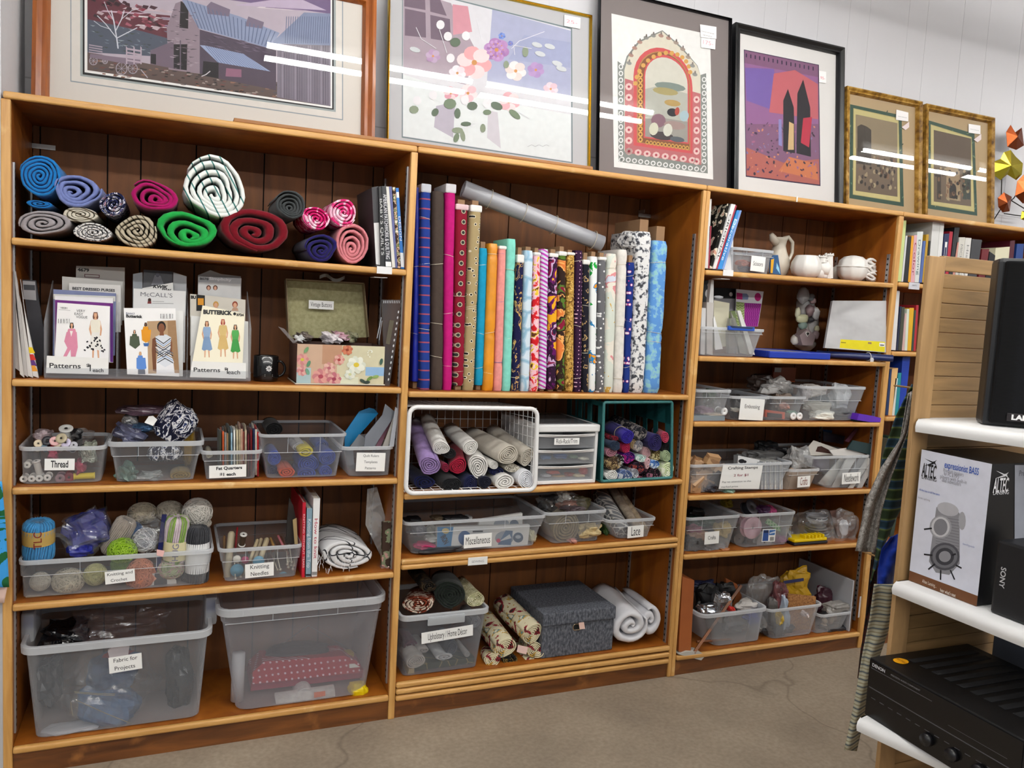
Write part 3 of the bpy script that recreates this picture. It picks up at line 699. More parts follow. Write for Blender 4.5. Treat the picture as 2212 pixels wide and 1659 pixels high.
# ================================================================ BAY 2: bolts of fabric
def bolt(label, tl, tr, bl, br, m, yt=.04, depth=.17, core=(0, 0), band=0, ties=(.25, .6), tie='d8d0bc', cap=None, puff=.05, satin=False):
    Y = yt; A, B, C, E = at(*tl, Y), at(*tr, Y), at(*bl, Y), at(*br, Y); zb = zs('b1', (C.x+E.x)/2)+.001
    t = wthing('fabric_bolt', label, 'fabric bolt', ((C.x+E.x)/2, Y+depth/2, zb)); zc = zb+core[1]; zt = (A.z+B.z)/2
    kk = (C.z+E.z)/2
    def xs(z): f = (z-zb)/(zt-zb); return C.x+(A.x-C.x)*f, E.x+(B.x-E.x)*f
    mb = MB(); rows = []; n = 30; sd = tl[0]
    for i in range(n+1):
        f = i/n; z = zc+(zt-zc)*f; x0, x1 = xs(z); w = x1-x0; pin = 0
        for q in ties: pin += math.exp(-((f-q)/.012)**2)
        e = min(1, math.sin(PI*min(max(f, .0), 1))*9+.55)
        s_ = (1-.10*pin+puff*.5*noise.noise(Vector((sd, z*9, 0))))*(.86+.14*e)
        cx = (x0+x1)/2+w*.02*noise.noise(Vector((z*6, sd, 1))); h = w/2*s_*.97
        pts = rrect(cx-h, cx+h, Y+w*.25*(1-e)+(pin*.003), Y+depth-.004, min(h*.72, .018), 4)
        rows.append([(x, y, z) for x, y in pts])
    K = len(rows[0]); vs = [p for r_ in rows for p in r_]
    fs = [(i*K+j, i*K+(j+1) % K, (i+1)*K+(j+1) % K, (i+1)*K+j) for i in range(n) for j in range(K)]+[tuple(range(K-1, -1, -1)), tuple(range(n*K, (n+1)*K))]
    cl = mb.add(vs, fs).build('cloth', m, t, 'auto')
    for q in ties:
        z = zc+(zt-zc)*q; x0, x1 = xs(z); w = x1-x0; h = w/2*.93; cx = (x0+x1)/2
        dz = .004*math.sin(sd*3+q*9)
        MB().tube([(x, y, z+dz*((x-cx)/h)) for x, y in rrect(cx-h, cx+h, Y+.001, Y+depth-.004, min(h*.72, .018), 3)], .0009, 4, closed=True).build('tie', plain(tie, .7), cl)
    for e, (z0, z1) in ((0, (zt-.01, zt+core[0])), (1, (zb, zc+.01))):
        if core[e]:
            x0, x1 = xs(z0); w = x1-x0; MB().rbox(x0+w*.22, Y+.015, z0, x1-w*.22, Y+depth-.02, z1, .002).build('cardboard_core', CARDB, t)
    if band:
        x0, x1 = xs(zt-band/2); MB().rbox(x0-.0005, Y-.0015, zt-band, x1+.0005, Y+depth-.02, zt+.002, .006).build('paper_band', plain(cap or 'e6e4e0', .6), t)
    return t
def S(h, v=.1): return plain(h, .8, 0, 50, .25, .002, .3, 0, v)
SAT = lambda h: plain(h, .32, 0, 14, .5, .01, .6, 0, .12)
pr = pattern
B_ = [
 ('royal blue satin fabric bolt, leftmost of the row', (899, 405), (908, 405), (891, 826), (907, 826), SAT('1226a0'), dict(core=(0, .028), yt=.07)),
 ('blue fabric bolt with thin red stripes and a white top, second from the left', (910, 398), (932, 398), (908, 833), (931, 833), pr('wave', [(0, 'a04a5a'), (.045, '1c3580'), (1, '223d8c')], 9, (.01, .01, 1), (0, PI/2, 0)), dict(band=.03, ties=(.3, .62, .84), cap='b9bcc6')),
 ('dark taupe brown fabric bolt', (935, 413), (962, 413), (933, 835), (959, 836), S('40342e'), dict(ties=(.17, .34, .64))),
 ('tall magenta pink fabric bolt with a white top', (963, 398), (986, 398), (959, 836), (978, 836), S('b3086c'), dict(band=.032, ties=(.12, .38, .66), cap='c6c4c8')),
 ('dark red fabric bolt with grey medallions', (985, 442), (1013, 442), (981, 833), (1004, 833), pr('dots', [(0, '2c3230'), (.16, 'b3a68c'), (.24, '5c1622'), (.3, '7f0c28'), (1, '84102c')], 26, (1, .5, 1)), dict(core=(.02, .018), band=.02, ties=(.08, .5), cap='d9b8bc')),
 ('tan fabric bolt with small black flowers', (1017, 444), (1042, 444), (1001, 838), (1026, 838), pr('voronoi', [(0, '1d1c1a'), (.15, 'e5dcc6'), (.22, 'a28f68'), (1, 'b09b74')], 40), dict(core=(.02, 0), band=.024, ties=(.45, .46))),
 ('plain turquoise fabric bolt, right of the tan flowered one', (1037, 536), (1055, 536), (1028, 833), (1045, 833), S('0b8fb6'), dict(core=(.025, .02), ties=(.13, .38, .88), yt=.05)),
 ('golden orange satin fabric bolt', (1057, 526), (1078, 526), (1045, 840), (1068, 840), SAT('d88c1a'), dict(ties=(.12, .4, .93))),
 ('salmon pink fabric bolt', (1079, 532), (1095, 532), (1068, 840), (1086, 840), S('e0908a'), dict(band=.012, ties=(.2, .62, .95), tie='6a5fa0')),
 ('mint green fabric bolt', (1097, 516), (1117, 516), (1086, 840), (1105, 840), S('7ed0bf'), dict(ties=(.35, .8))),
 ('navy fabric bolt with gold ornaments', (1118, 551), (1133, 551), (1105, 840), (1125, 840), pr('noise', [(0, '10123c'), (.52, '12143f'), (.56, 'c9a35c'), (.63, '171a48')], 42, (1, 1, .6), dist=2), dict(core=(.03, 0), band=.03, ties=(.1,))),
 ('pale blue fabric bolt with faint flower squares', (1134, 541), (1154, 541), (1126, 840), (1145, 840), pr('edge', [(0, '8fb6cf'), (.05, 'a9c6da'), (.12, 'cfdeea'), (1, 'd6e3ee')], 16), dict(core=(.015, 0), ties=(.12,))),
 ('pink fabric bolt with red and yellow figures', (1155, 546), (1169, 546), (1146, 841), (1165, 841), pr('noise', [(0, 'c41822'), (.42, 'd43a3a'), (.46, 'eab8c4'), (.54, 'f0c8d2'), (.57, 'e8c23c'), (.63, '5c2f1c')], 34, dist=.6), dict(core=(.02, 0), band=.012, ties=())),
 ('white fabric bolt with pink, blue and green zebra stripes', (1170, 538), (1187, 538), (1166, 840), (1182, 840), pr('wave', [(0, 'b040a8'), (.16, 'e8e8f0'), (.34, '4a7ec4'), (.46, 'eef0f4'), (.62, '6fbf8a'), (.7, 'eef0f4'), (.85, 'b654b0')], 9, (1, .3, 1.2), (0, 1.1, 0), dist=1.6), dict(ties=(.6,), core=(0, .01))),
 ('dark fabric bolt with large purple and yellow pansies', (1188, 548), (1207, 548), (1184, 841), (1203, 841), pr('noise', [(0, 'e8a81c'), (.4, '5c0e5a'), (.46, '2a0c2a'), (.54, 'c4a4c8'), (.6, '7a1040'), (.66, '1d1430')], 15, dist=.8), dict(core=(.018, .01), band=.014, ties=())),
 ('dark fabric bolt with orange tropical blooms and green leaves', (1208, 544), (1225, 544), (1204, 841), (1222, 841), pr('noise', [(0, 'd8783a'), (.4, 'e8a860'), (.45, '2c1a14'), (.54, '4c6a24'), (.62, '7a1030'), (.68, 'e0c084')], 15, dist=.8), dict(core=(.022, .01), band=.016, ties=())),
 ('gold paisley fabric bolt', (1226, 546), (1243, 546), (1223, 841), (1241, 841), pr('noise', [(0, '6a4a1c'), (.45, 'c79c48'), (.52, '7a5a24'), (.57, 'd8b468')], 48, dist=2), dict(core=(.012, 0), band=.01, ties=())),
 ('plum fabric bolt with tiny pink dots', (1244, 541), (1261, 541), (1242, 840), (1258, 840), pr('dots', [(0, 'e8b8d0'), (.14, '2c0f30'), (1, '331138')], 62), dict(ties=(.1, .47, .93))),
 ('black fabric bolt with scattered gold motifs', (1260, 562), (1275, 562), (1259, 840), (1273, 840), pr('noise', [(0, '14131f'), (.54, '1c1a28'), (.59, 'caa86a'), (.64, '221e30')], 46), dict(core=(.03, 0), band=.018, ties=(.3, .66))),
 ('white fabric bolt with green, blue and yellow shapes', (1277, 554), (1293, 554), (1274, 840), (1288, 840), pr('noise', [(0, '1f9e3c'), (.38, 'e8ecec'), (.56, '2c7cb0'), (.6, 'e8941c'), (.64, 'f2f2f2')], 13), dict(core=(.02, 0), ties=())),
 ('grey fabric bolt with small white and yellow figures', (1295, 556), (1311, 556), (1289, 841), (1307, 841), pr('voronoi', [(0, 'e8e8e8'), (.17, '5f5f63'), (1, '66666a')], 42), dict(core=(.02, 0), band=.012, ties=())),
 ('white quilted fabric bolt with pastel leaf print', (1313, 548), (1336, 548), (1307, 841), (1327, 841), pr('noise', [(0, 'c9a24a'), (.36, 'd0d6cc'), (.5, 'e2dcd0'), (.57, 'd88e92'), (.61, 'cfd4e2'), (.68, 'a9b8a4')], 9, dist=.5), dict(ties=(.35, .62, .9), puff=.2)),
 ('plain white fabric bolt', (1338, 539), (1358, 539), (1328, 841), (1348, 841), S('dcd8d2'), dict(ties=(.1, .47, .9), puff=.15, depth=.2)),
 ('navy blue fabric bolt with small white and pink figures', (1359, 567), (1373, 567), (1349, 840), (1361, 840), pr('voronoi', [(0, 'e0e4ec'), (.14, 'b8347a'), (.2, '142c74'), (1, '173280')], 34), dict(core=(.03, 0), ties=(.2, .55, .9))),
]
for lab, tl, tr_, bl, br, m, kw in B_: bolt(lab, tl, tr_, bl, br, m, **kw)
KN = pattern('noise', [(0, '3c3e44'), (.42, '8c8e94'), (.48, 'dcdcdc'), (1, 'eeeeec')], 60, (1, 1, 1))
bolt('thick white knitted fabric bolt with grey diamond pattern', (1378, 500), (1411, 500), (1362, 841), (1394, 841), KN, depth=.24, ties=(.12, .55, .85), puff=.2, core=(.05, 0))
crumple('fabric_bundle', 'gathered white and grey knit cloth at the top of the thick knitted bolt', 'fabric', at(1365, 521, .12), .055, .07, .04, KN, 5, lump=.3)
bolt('thick light blue knitted fabric bolt, rightmost of the row', (1414, 520), (1446, 520), (1395, 840), (1428, 840), pattern('noise', [(0, '8fc3c8'), (.42, '7fb0d4'), (.5, '5a90d0'), (1, '6a9cd8')], 40), depth=.24, ties=(.34, .4, .86), puff=.2, core=(.06, 0))
# grey vinyl roll leaning across the bolts
p, q = at(1000, 408, .13), at(1300, 527, .07); d = q-p
t = wthing('vinyl_roll', 'long pale grey vinyl roll lying diagonally across the tops of the fabric bolts', 'rolled vinyl', ((p+q)/2).to_tuple())
M = Matrix.Translation(p) @ d.to_track_quat('Y', 'Z').to_matrix().to_4x4()
rm = roll_mesh(.036, .036, d.length, 4.5, .02, 1.3, (0, 0), gap=.15); rm.v = [tuple(M @ Vector(v)) for v in rm.v]
rm.build('vinyl', plain('9c9da3', .3, 0, 5, .15, .01, .6), t, True)
for f in (.18, .42, .64, .93):
    c = p+d*f; u = d.normalized().orthogonal().normalized(); v = d.normalized().cross(u)
    MB().tube([c+(u*math.cos(a*PI/10)+v*math.sin(a*PI/10))*.0385 for a in range(20)], .0012, 5, closed=True).build('tie', plain('b8ae98', .6), t)
# ================================================================ BAY 1, SECOND SHELF: sewing patterns, mug, button box
def Z(sc, ox, oy): return lambda x, y: (ox+x/sc, oy+y/sc)
z = Z(3.95, 0, 540)
SKIN = 'd8a684'
ACR = clear(.10, 'e4e8ee', .1, .45)
a, b = at(96, 816, .03), at(541, 830, .03); zz = zs('a2', a.x, b.x)
t = wthing('acrylic_rack', 'clear acrylic three-pocket rack holding sewing pattern envelopes', 'display rack', ((a.x+b.x)/2, .12, zz))
MB().box(a.x, .03, zz+.004, b.x, .22, zz+.008).build('base_plate', ACR, t)
MB().box(a.x, .028, zz+.001, b.x, .032, zz+.035).build('front_lip', ACR, t)
for i, px in enumerate((96, 252, 404, 540)):
    x = at(px, 800, .03).x; MB().prism([(.03, 0), (.22, 0), (.22, .3), (.03, .17)], x-.0015, x+.0015, 0, Matrix(((0, 1, 0, 0), (1, 0, 0, 0), (0, 0, 1, zz+.008), (0, 0, 0, 1)))).build('pocket_wall', ACR, t)
def env(label, P, Y, col='ecebe8', tilt=.12, th=.008, yaw=0):
    m = plain(col, .45, 0, 0, 0, 0, .5) if isinstance(col, str) else col
    o, A = slab('pattern_envelope', label, 'sewing pattern', [z(*p) for p in P], Y, th, m, tilt, yaw, 'sewing pattern envelopes')
    return o, A
def lady(A, hx, hy, h, hair, skin, top, skirt, legs=True, z=z):
    """small fashion figure; hx,hy head centre in zoom pixels, h overall height; top/skirt lists of colours"""
    k = h/100; P = lambda pts, c: A.px([z(hx+x*k, hy+y*k) for x, y in pts], c)
    P([(-4, -6), (4, -6), (6, 4), (5, 9), (-5, 9), (-6, 4)], hair)
    P([(-3, -4), (3, -4), (3, 3), (0, 6), (-3, 3)], skin); P([(-2, 5), (2, 5), (3, 12), (-3, 12)], skin)
    P([(-10, 12), (-14, 30), (-10, 44), (-7, 44), (-10, 30), (-6, 14)], skin); P([(10, 12), (14, 30), (12, 44), (9, 44), (10, 30), (6, 14)], skin)
    if legs: P([(-7, 60), (-2, 60), (-4, 94), (-7, 94)], skin); P([(7, 60), (2, 60), (5, 94), (8, 94)], skin)
    P([(-9, 10), (9, 10), (11, 20), (8, 38), (-8, 38), (-11, 20)], top)
    if skirt: P([(-8, 37), (8, 37), (15, 72), (8, 76), (0, 73), (-8, 76), (-14, 72)], skirt)
def barcode(A, x0, y0, x1, y1, z=z):
    A.px([z(x0, y1), z(x1, y1), z(x1, y0), z(x0, y0)], 'f4f4f4'); n = 12; w = (x1-x0)/n
    for i in range(n):
        if i % 3 != 1: A.px([z(x0+i*w, y1), z(x0+(i+.55)*w, y1), z(x0+(i+.55)*w, y0), z(x0+i*w, y0)], '3a3a3e', A.k)
def wr(A, s_, x, y, w, size, col='222', bold=0, z=z, par=None, sh=0):
    """lettering centred at zoom pixel, w wide in zoom pixels"""
    u, v = A.uv(*z(x, y)); u2, _ = A.uv(*z(x+w/2, y)); W = 2*(u2-u)
    return text(s_, size, plain(col, .6), par or A.obj, 'lettering', A.o+A.ax*u+A.az*v+A.n*(A.lift*(1+.12*(A.k+6))), A.ax, A.az, bold, sh, 'CENTER', W)
# stacks behind
for lab, P, Y, col, tx in (
 ('grey sewing pattern envelope numbered 4679, furthest back in the left pocket', [(640, 600), (1060, 600), (1065, 150), (650, 135)], .165, 'a9a5a0', '4679'),
 ('pale crumpled pattern envelope in a plastic sleeve behind the purse pattern', [(530, 640), (1040, 640), (1048, 270), (530, 225)], .145, 'bab8b4', None),
 ('white pattern envelope reading best dressed purses', [(580, 700), (1030, 700), (1030, 300), (590, 282)], .12, 'dcdad8', 'BEST DRESSED PURSES'),
 ('pattern envelope with a slate blue top strip in the left pocket', [(450, 900), (980, 900), (990, 370), (455, 335)], .095, '6a74a0', None),
 ('white pattern envelope with a purple band, behind the pink suit pattern', [(462, 950), (965, 960), (965, 410), (470, 388)], .078, 'e8e6ea', None)):
    o, A = env(lab, P, Y, col)
    if tx == '4679': wr(A, tx, 712, 172, 100, .014, '1c1c1c', .0006); A.px([z(720, 232), z(850, 238), z(850, 212), z(720, 205)], '5a2030'); A.px([z(726, 228), z(844, 232), z(844, 217), z(726, 211)], 'b8b4b0'); A.build('printed_design', o)
    elif tx: wr(A, tx, 800, 338, 360, .012, '2a2a30', .0005)
    elif 'purple' in lab: A.px([z(472, 460), z(965, 485), z(965, 455), z(472, 425)], '6a2078'); A.px([z(470, 950), z(490, 950), z(490, 430), z(470, 428)], '6a2078'); A.px([z(940, 955), z(965, 958), z(965, 470), z(940, 468)], '5a2078'); A.build('printed_design', o)
    elif 'slate' in lab: A.px([z(455, 420), z(985, 440), z(985, 395), z(455, 375)], 'dcdcd8'); A.build('printed_design', o)
o, A = env('white pattern envelope showing a pink suit and a black and white floral skirt', [(462, 1040), (925, 1050), (938, 480), (490, 448)], .058, 'eeecec')
A.px([z(500, 511), z(600, 516), z(600, 514), z(500, 509)], '555')
lady(A, 612, 640, 320, '17130f', 'd8a684', 'd98aa4', None, False); A.px([z(548, 780), z(568, 700), z(655, 700), z(664, 830), z(645, 910), z(605, 910), z(602, 850), z(570, 908), z(540, 908), z(575, 835)], 'd98aa4'); A.px([z(596, 690), z(622, 692), z(608, 740)], 'f2e8e4')
lady(A, 815, 555, 400, '6a4030', 'd8a684', 'e9e4d4', 'e9e6e0')
rnd = random.Random(3)
for i in range(26):
    y = rnd.uniform(745, 870); x = 800+rnd.uniform(-1, 1)*(40+(y-745)*.5); A.ell(*z(x, y), 2.6, 1.8, '1c1a22', rnd.uniform(0, 3), 7, A.k+.02, px=True)
barcode(A, 497, 588, 598, 625); A.build('printed_design', o)
wr(A, 'V8281', 548, 496, 60, .008, '333'); wr(A, 'VERY', 690, 521, 74, .011, '555'); wr(A, 'EASY', 672, 547, 74, .011, '555'); wr(A, 'VOGUE', 698, 574, 96, .011, '555')
def sign(P, Y, words, par):
    o, A = slab('price_sign', 'white handwritten price card reading patterns one dollar each, '+par, 'sign', [z(*p) for p in P], Y, .001, WHITE, .05)
    for w in words: wr(A, w[0], w[1], w[2], w[3], w[4], '17181c', .0003)
sign([(392, 1050), (925, 1062), (925, 925), (400, 902)], .032, (('Patterns', 555, 990, 265, .022), ('$', 752, 985, 30, .013), ('1', 770, 1010, 10, .03), ('each', 838, 1028, 92, .017)), 'in front of the left pocket')
# middle pocket
for lab, P, Y, col in (
 ('pattern envelope with a dark photograph, at the back of the middle pocket', [(1215, 480), (1475, 480), (1475, 185), (1225, 168)], .165, '34353c'),
 ('grey and white pattern envelope at the right back of the middle pocket', [(1470, 560), (1590, 560), (1592, 225), (1480, 190)], .155, 'a2a4a8'),
 ('grey pattern envelope edges at the left back of the middle pocket', [(1130, 560), (1216, 560), (1216, 190), (1135, 205)], .16, '8a9098'),
 ('white tilted pattern envelope with heavy black capitals behind the middle row', [(1210, 520), (1490, 520), (1475, 278), (1215, 325)], .135, 'dcdcda'),
 ('white pattern envelope with thin grey capitals and a small portrait', [(1125, 950), (1578, 960), (1585, 352), (1140, 328)], .1, 'e4e4e4'),
 ('white pattern envelope peeking out right of the chevron top pattern', [(1290, 1070), (1560, 1078), (1565, 520), (1300, 510)], .075, 'e6e6e4')):
    o, A = env(lab, P, Y, col)
    if 'heavy' in lab: wr(A, 'KWIK', 1365, 315, 130, .014, '17181c', .0008, sh=.2); wr(A, 'SEW', 1420, 345, 80, .012, '17181c', .0006)
    if 'portrait' in lab:
        wr(A, "McCALL'S", 1335, 385, 270, .02, '6a6c72'); A.px([z(1258, 458), z(1292, 458), z(1290, 430), z(1262, 430)], '7a2f30'); A.ell(*z(1276, 425), 3.6, 3.6, '3c241c', px=True)
        A.px([z(1300, 440), z(1400, 443), z(1400, 439), z(1300, 436)], '999'); A.px([z(1300, 456), z(1480, 460), z(1480, 456), z(1300, 452)], '999'); A.build('printed_design', o)
    if 'dark' in lab: A.px([z(1290, 300), z(1400, 300), z(1370, 220), z(1320, 215)], '7a7c84'); A.ell(*z(1345, 212), 4, 5, '50525c', px=True); A.build('printed_design', o)
o, A = env('white pattern envelope with a woman in a chevron striped top', [(1085, 1060), (1530, 1080), (1497, 497), (1055, 495)], .05, 'f0efef')
A.px([z(1265, 1055), z(1530, 1050), z(1500, 600), z(1255, 608)], 'b39472'); A.px([z(1440, 1050), z(1528, 1050), z(1500, 600), z(1430, 602)], '9c7a58', A.k+.01)
A.px([z(1300, 760), z(1340, 735), z(1330, 900), z(1335, 1040), z(1305, 1030), z(1295, 860)], '6a4028'); A.px([z(1455, 750), z(1470, 790), z(1468, 880), z(1445, 870)], '7a4c32')
A.px([z(1335, 1055), z(1490, 1052), z(1480, 960), z(1335, 960)], 'e8e8ec'); A.px([z(1325, 740), z(1365, 722), z(1420, 722), z(1460, 745), z(1450, 870), z(1485, 960), z(1410, 1000), z(1335, 955), z(1350, 870)], 'd8dce4')
for i, c in enumerate(('1f222c', '8fa8cc', '8a7258', '1f222c', 'eceef2', '5a6478', '1f222c')):
    y = 748+i*19; A.px([z(1328, y), z(1395, y+46), z(1456, y), z(1456, y+9), z(1395, y+55), z(1328, y+9)], c, A.k+.01)
for i, c in enumerate(('1f222c', '8fa8cc', '8a7258', '1f222c', '5a6478')):
    y = 990-i*20; A.px([z(1342, y-30), z(1408, y-70), z(1478, y-30), z(1478, y-22), z(1408, y-61), z(1342, y-22)], c, A.k+.01)
A.ell(*z(1378, 655), 9.5, 12, '1a120e', px=True); A.ell(*z(1378, 668), 7, 10.5, '7a4a30', px=True); A.px([z(1365, 700), z(1395, 700), z(1400, 730), z(1360, 730)], '7a4a30')
lady(A, 1148, 695, 200, '2a1a12', SKIN, '3c4a34', None, False); A.px([z(1110, 735), z(1185, 735), z(1195, 810), z(1155, 845), z(1105, 810)], '44503c')
lady(A, 1243, 632, 210, '17120e', '6a4430', 'e0961c', None, False); A.px([z(1205, 680), z(1290, 680), z(1280, 770), z(1245, 792), z(1212, 770)], 'e0961c'); A.px([z(1222, 795), z(1272, 795), z(1266, 822), z(1230, 822)], '3c64a0')
lady(A, 1197, 880, 200, 'b89868', SKIN, '5a88d0', None, False); A.px([z(1165, 920), z(1240, 920), z(1250, 1010), z(1205, 1030), z(1165, 1010)], '5a88d0'); A.px([z(1178, 1060), z(1240, 1060), z(1238, 1020), z(1178, 1020)], '4a5060')
barcode(A, 1370, 545, 1480, 585); A.build('printed_design', o)
wr(A, 'B6663', 1112, 543, 72, .009, '3c4a6a'); wr(A, 'Butterick', 1143, 567, 138, .013, '101216', .0006)
# right pocket
for lab, P, Y, col in (
 ('pale pattern envelope with a pointed corner, at the back of the right pocket', [(1690, 480), (2060, 480), (2055, 225), (1885, 205), (1795, 172), (1690, 215)], .165, '9c9c9a'),
 ('grey pattern envelope with two small heads in the right pocket', [(1685, 560), (2050, 560), (2060, 240), (1690, 228)], .145, 'a6a8ac'),
 ('cream pattern envelope with a yellow and black spool drawing', [(1620, 900), (2090, 900), (2095, 425), (1745, 385), (1622, 375)], .105, 'd6d0c4'),
 ('white pattern envelope behind the right pocket price card', [(1625, 1080), (2118, 1090), (2118, 610), (1630, 560)], .08, 'e8e8e6')):
    o, A = env(lab, P, Y, col)
    if 'two small' in lab:
        wr(A, '8078', 1742, 248, 76, .011, '4a4c50', .0004); wr(A, 'Simplicity', 1880, 250, 190, .013, 'dcdce0', .0004); A.px([z(1690, 560), z(2048, 560), z(2052, 290), z(1692, 275)], 'd4d4d4')
        for x in (1780, 1837): A.ell(*z(x, 322), 5, 5.5, '5a3426', px=True); A.ell(*z(x, 326), 3, 4, 'd0a088', px=True)
        A.build('printed_design', o)
    if 'spool' in lab:
        A.px([z(1675, 520), z(1748, 520), z(1748, 388), z(1675, 380)], '1a1a1a'); A.px([z(1688, 470), z(1738, 470), z(1738, 412), z(1688, 412)], 'e09a2c')
        for x, c in ((1842, 'c89848'), (2005, '8c3c28')): A.ell(*z(x, 465), 6, 7, c, px=True); A.ell(*z(x, 472), 4, 5.5, 'dca888', px=True); A.px([z(x-30, 520), z(x+30, 520), z(x+18, 492), z(x-18, 492)], 'c49c84')
        A.build('printed_design', o); wr(A, 'BU', 1650, 405, 44, .014, '111', .001)
o, A = env('cream pattern envelope with three women in blue, beige and green dresses', [(1640, 960), (2070, 975), (2088, 545), (1728, 472)], .058, 'f1ead2')
lady(A, 1765, 625, 310, '6a4028', SKIN, '8ea8c8', '7c98bc'); lady(A, 1902, 610, 320, '9c3024', SKIN, 'd4b878', 'd0b070'); lady(A, 2008, 655, 290, '1c1410', SKIN, '4ea050', '3c9444')
A.build('printed_design', o); wr(A, 'BUTTERICK', 1855, 535, 245, .019, '15161a', .0011); A.k += 2
wr(A, '3724', 2048, 555, 62, .011, '15161a', .0006); B2 = Art(A.o, A.ax, A.az); B2.obj = o; B2.k = 3; B2.ell(*z(2002, 545), 3.2, 3.2, '15161a', px=True); B2.build('printed_dot', o)
sign([(1620, 1085), (2098, 1098), (2100, 965), (1640, 948)], .032, (('Patterns', 1765, 1025, 225, .02), ('$', 1925, 1015, 22, .012), ('1', 1940, 1035, 9, .028), ('each', 1997, 1045, 105, .019)), 'in front of the right pocket')
# papers leaning at the left end
for lab, P, Y, col in (
 ('creased grey paper bag standing at the left end of the pattern shelf', [(120, 1000), (235, 1085), (150, 300), (118, 110)], .2, 'b8b4b2'),
 ('white folded paper leaning left of the pattern rack, nearest the side panel', [(170, 1060), (205, 1088), (130, 430), (118, 180)], .1, 'c6c2be'),
 ('white folded paper leaning left of the pattern rack, second from the side', [(225, 1068), (280, 1090), (180, 470), (128, 250)], .07, 'd4d0cc'),
 ('magazine with a yellow and red edge leaning by the pattern rack', [(280, 1075), (330, 1092), (205, 500), (172, 250)], .05, 'e2e0de'),
 ('dark grey printed pattern leaning behind the folded papers', [(300, 1080), (352, 1090), (385, 760), (305, 260), (190, 252)], .13, '35353b')):
    o, A = slab('folded_paper', lab, 'paper', [z(*p) for p in P], Y, .012, plain(col, .7, 0, 25, .3, .004), .0)
    if 'dark' in lab: A.px([z(200, 420), z(310, 430), z(300, 270), z(192, 262)], 'a6a6aa'); A.px([z(205, 340), z(300, 345), z(298, 300), z(200, 295)], '44464c'); A.build('printed_design', o)
    if 'yellow' in lab:
        for (y, c) in ((830, 'e8c81c'), (890, 'c83228'), (940, '5a3078'), (985, 'e8a03c')): A.px([z(235+(y-830)*.2, y+50), z(300+(y-830)*.15, y+50), z(275+(y-830)*.15, y), z(228+(y-830)*.2, y)], c)
        A.build('printed_design', o)
# mug
c = at(574, 812, .12); zz = zs('a2', c.x); s_ = mpp(574, 800, .12); r = 27*s_; h = 57*s_
t = thing('coffee_mug', 'black ceramic mug with a round white emblem beside the button box', 'mug', (c.x, .12, zz+.001))
MB().lathe([(r*.86, 0), (r*.95, .003), (r, .012), (r, h-.002), (r*.97, h), (r*.92, h-.003), (r*.9, .008), (0.001, .006)], 28, cap=False).build('body', plain('0c0c0e', .18, coat=.5), t, True)
MB().tube([(r*.95+r*.55*math.sin(a), -.01, h*.5+h*.3*math.cos(a)) for a in [PI*i/12 for i in range(13)]], .0045, 8).build('handle', plain('0c0c0e', .18), t, True)
A = Art((0, 0, 0), (1, 0, 0), (0, 0, 1)); A.v = []
def wrapm(pts, col, k): n = len(A.v); A.v += [((r+.0004+.0001*k)*math.sin(u/r), -(r+.0004+.0001*k)*math.cos(u/r), w) for u, w in pts]; A.f.append(tuple(range(n, n+len(pts)))); A.c.append(lin(col))
for i in range(8):
    a0 = i*PI/4; wrapm([(.006+.0015*math.cos(a0), h*.52+.0015*math.sin(a0)), (.006+.009*math.cos(a0-.3), h*.52+.009*math.sin(a0-.3)), (.006+.011*math.cos(a0), h*.52+.011*math.sin(a0)), (.006+.009*math.cos(a0+.3), h*.52+.009*math.sin(a0+.3))], 'e8e8e8', 0)
for j in (0, 1): wrapm([(-.008, h*.27-j*.005), (.02, h*.27-j*.005), (.02, h*.27+.0018-j*.005), (-.008, h*.27+.0018-j*.005)], 'b8b8b8', 0)
A.build('emblem', t)
# floral keepsake box
z = Z(5.267, 500, 560)
P0, P1 = at(*z(735, 1437), .03), at(*z(1730, 1442), .03); zz = zs('a2', P0.x, P1.x)+.001; zt = at(*z(750, 960), .03).z; dp = .2
t = wthing('keepsake_box', 'open floral keepsake box with a green lid, full of bagged vintage buttons', 'box', ((P0.x+P1.x)/2, .13, zz))
FL = plain('c9bfa6', .55, 0, 0, 0, 0, .3); IN = pattern('noise', [(.3, '9c9870'), (.7, 'b6b28a')], 90, const=False)
mb = MB(); w = P1.x-P0.x
for q in ((0, 0, w, .004), (0, dp-.004, w, dp), (0, .004, .004, dp-.004), (w-.004, .004, w, dp-.004)): mb.box(P0.x+q[0], .03+q[1], zz+.003, P0.x+q[2], .03+q[3], zt)
mb.box(P0.x, .03, zz+.003, P1.x, .03+dp, zz+.007)
body = mb.build('body', [plain('5a4038', .6)], t)
MB().box(P0.x-.004, .026, zz, P1.x+.004, .03+dp+.004, zz+.003).build('base_board', plain('e0dac8', .6), t)
A = Art((P0.x, .03, zz+.003), (1, 0, 0), (0, 0, 1)); H = zt-zz-.003
A.rect(0, 0, w, H, 'cfc9aa'); A.rect(w*.0, 0, w*.45, H, 'c8a890'); A.rect(w*.28, H*.5, w*.5, H, 'b98e72'); A.rect(w*.78, H*.22, w, H*.45, '8fb4d8'); A.rect(w*.45, 0, w*.7, H*.18, 'd8dcc4'); A.rect(0, 0, w*.16, H*.4, 'a8c0c4')
rnd = random.Random(11)
def bloom(u, v, R_, c1, c2, c3, n=8):
    for k in range(n): a0 = 2*PI*k/n+rnd.random()*.3; A.ell(u+R_*.55*math.cos(a0), v+R_*.5*math.sin(a0), R_*.48, R_*.36, c1 if k % 2 else c2, a0, 10)
    A.ell(u, v, R_*.3, R_*.25, c3)
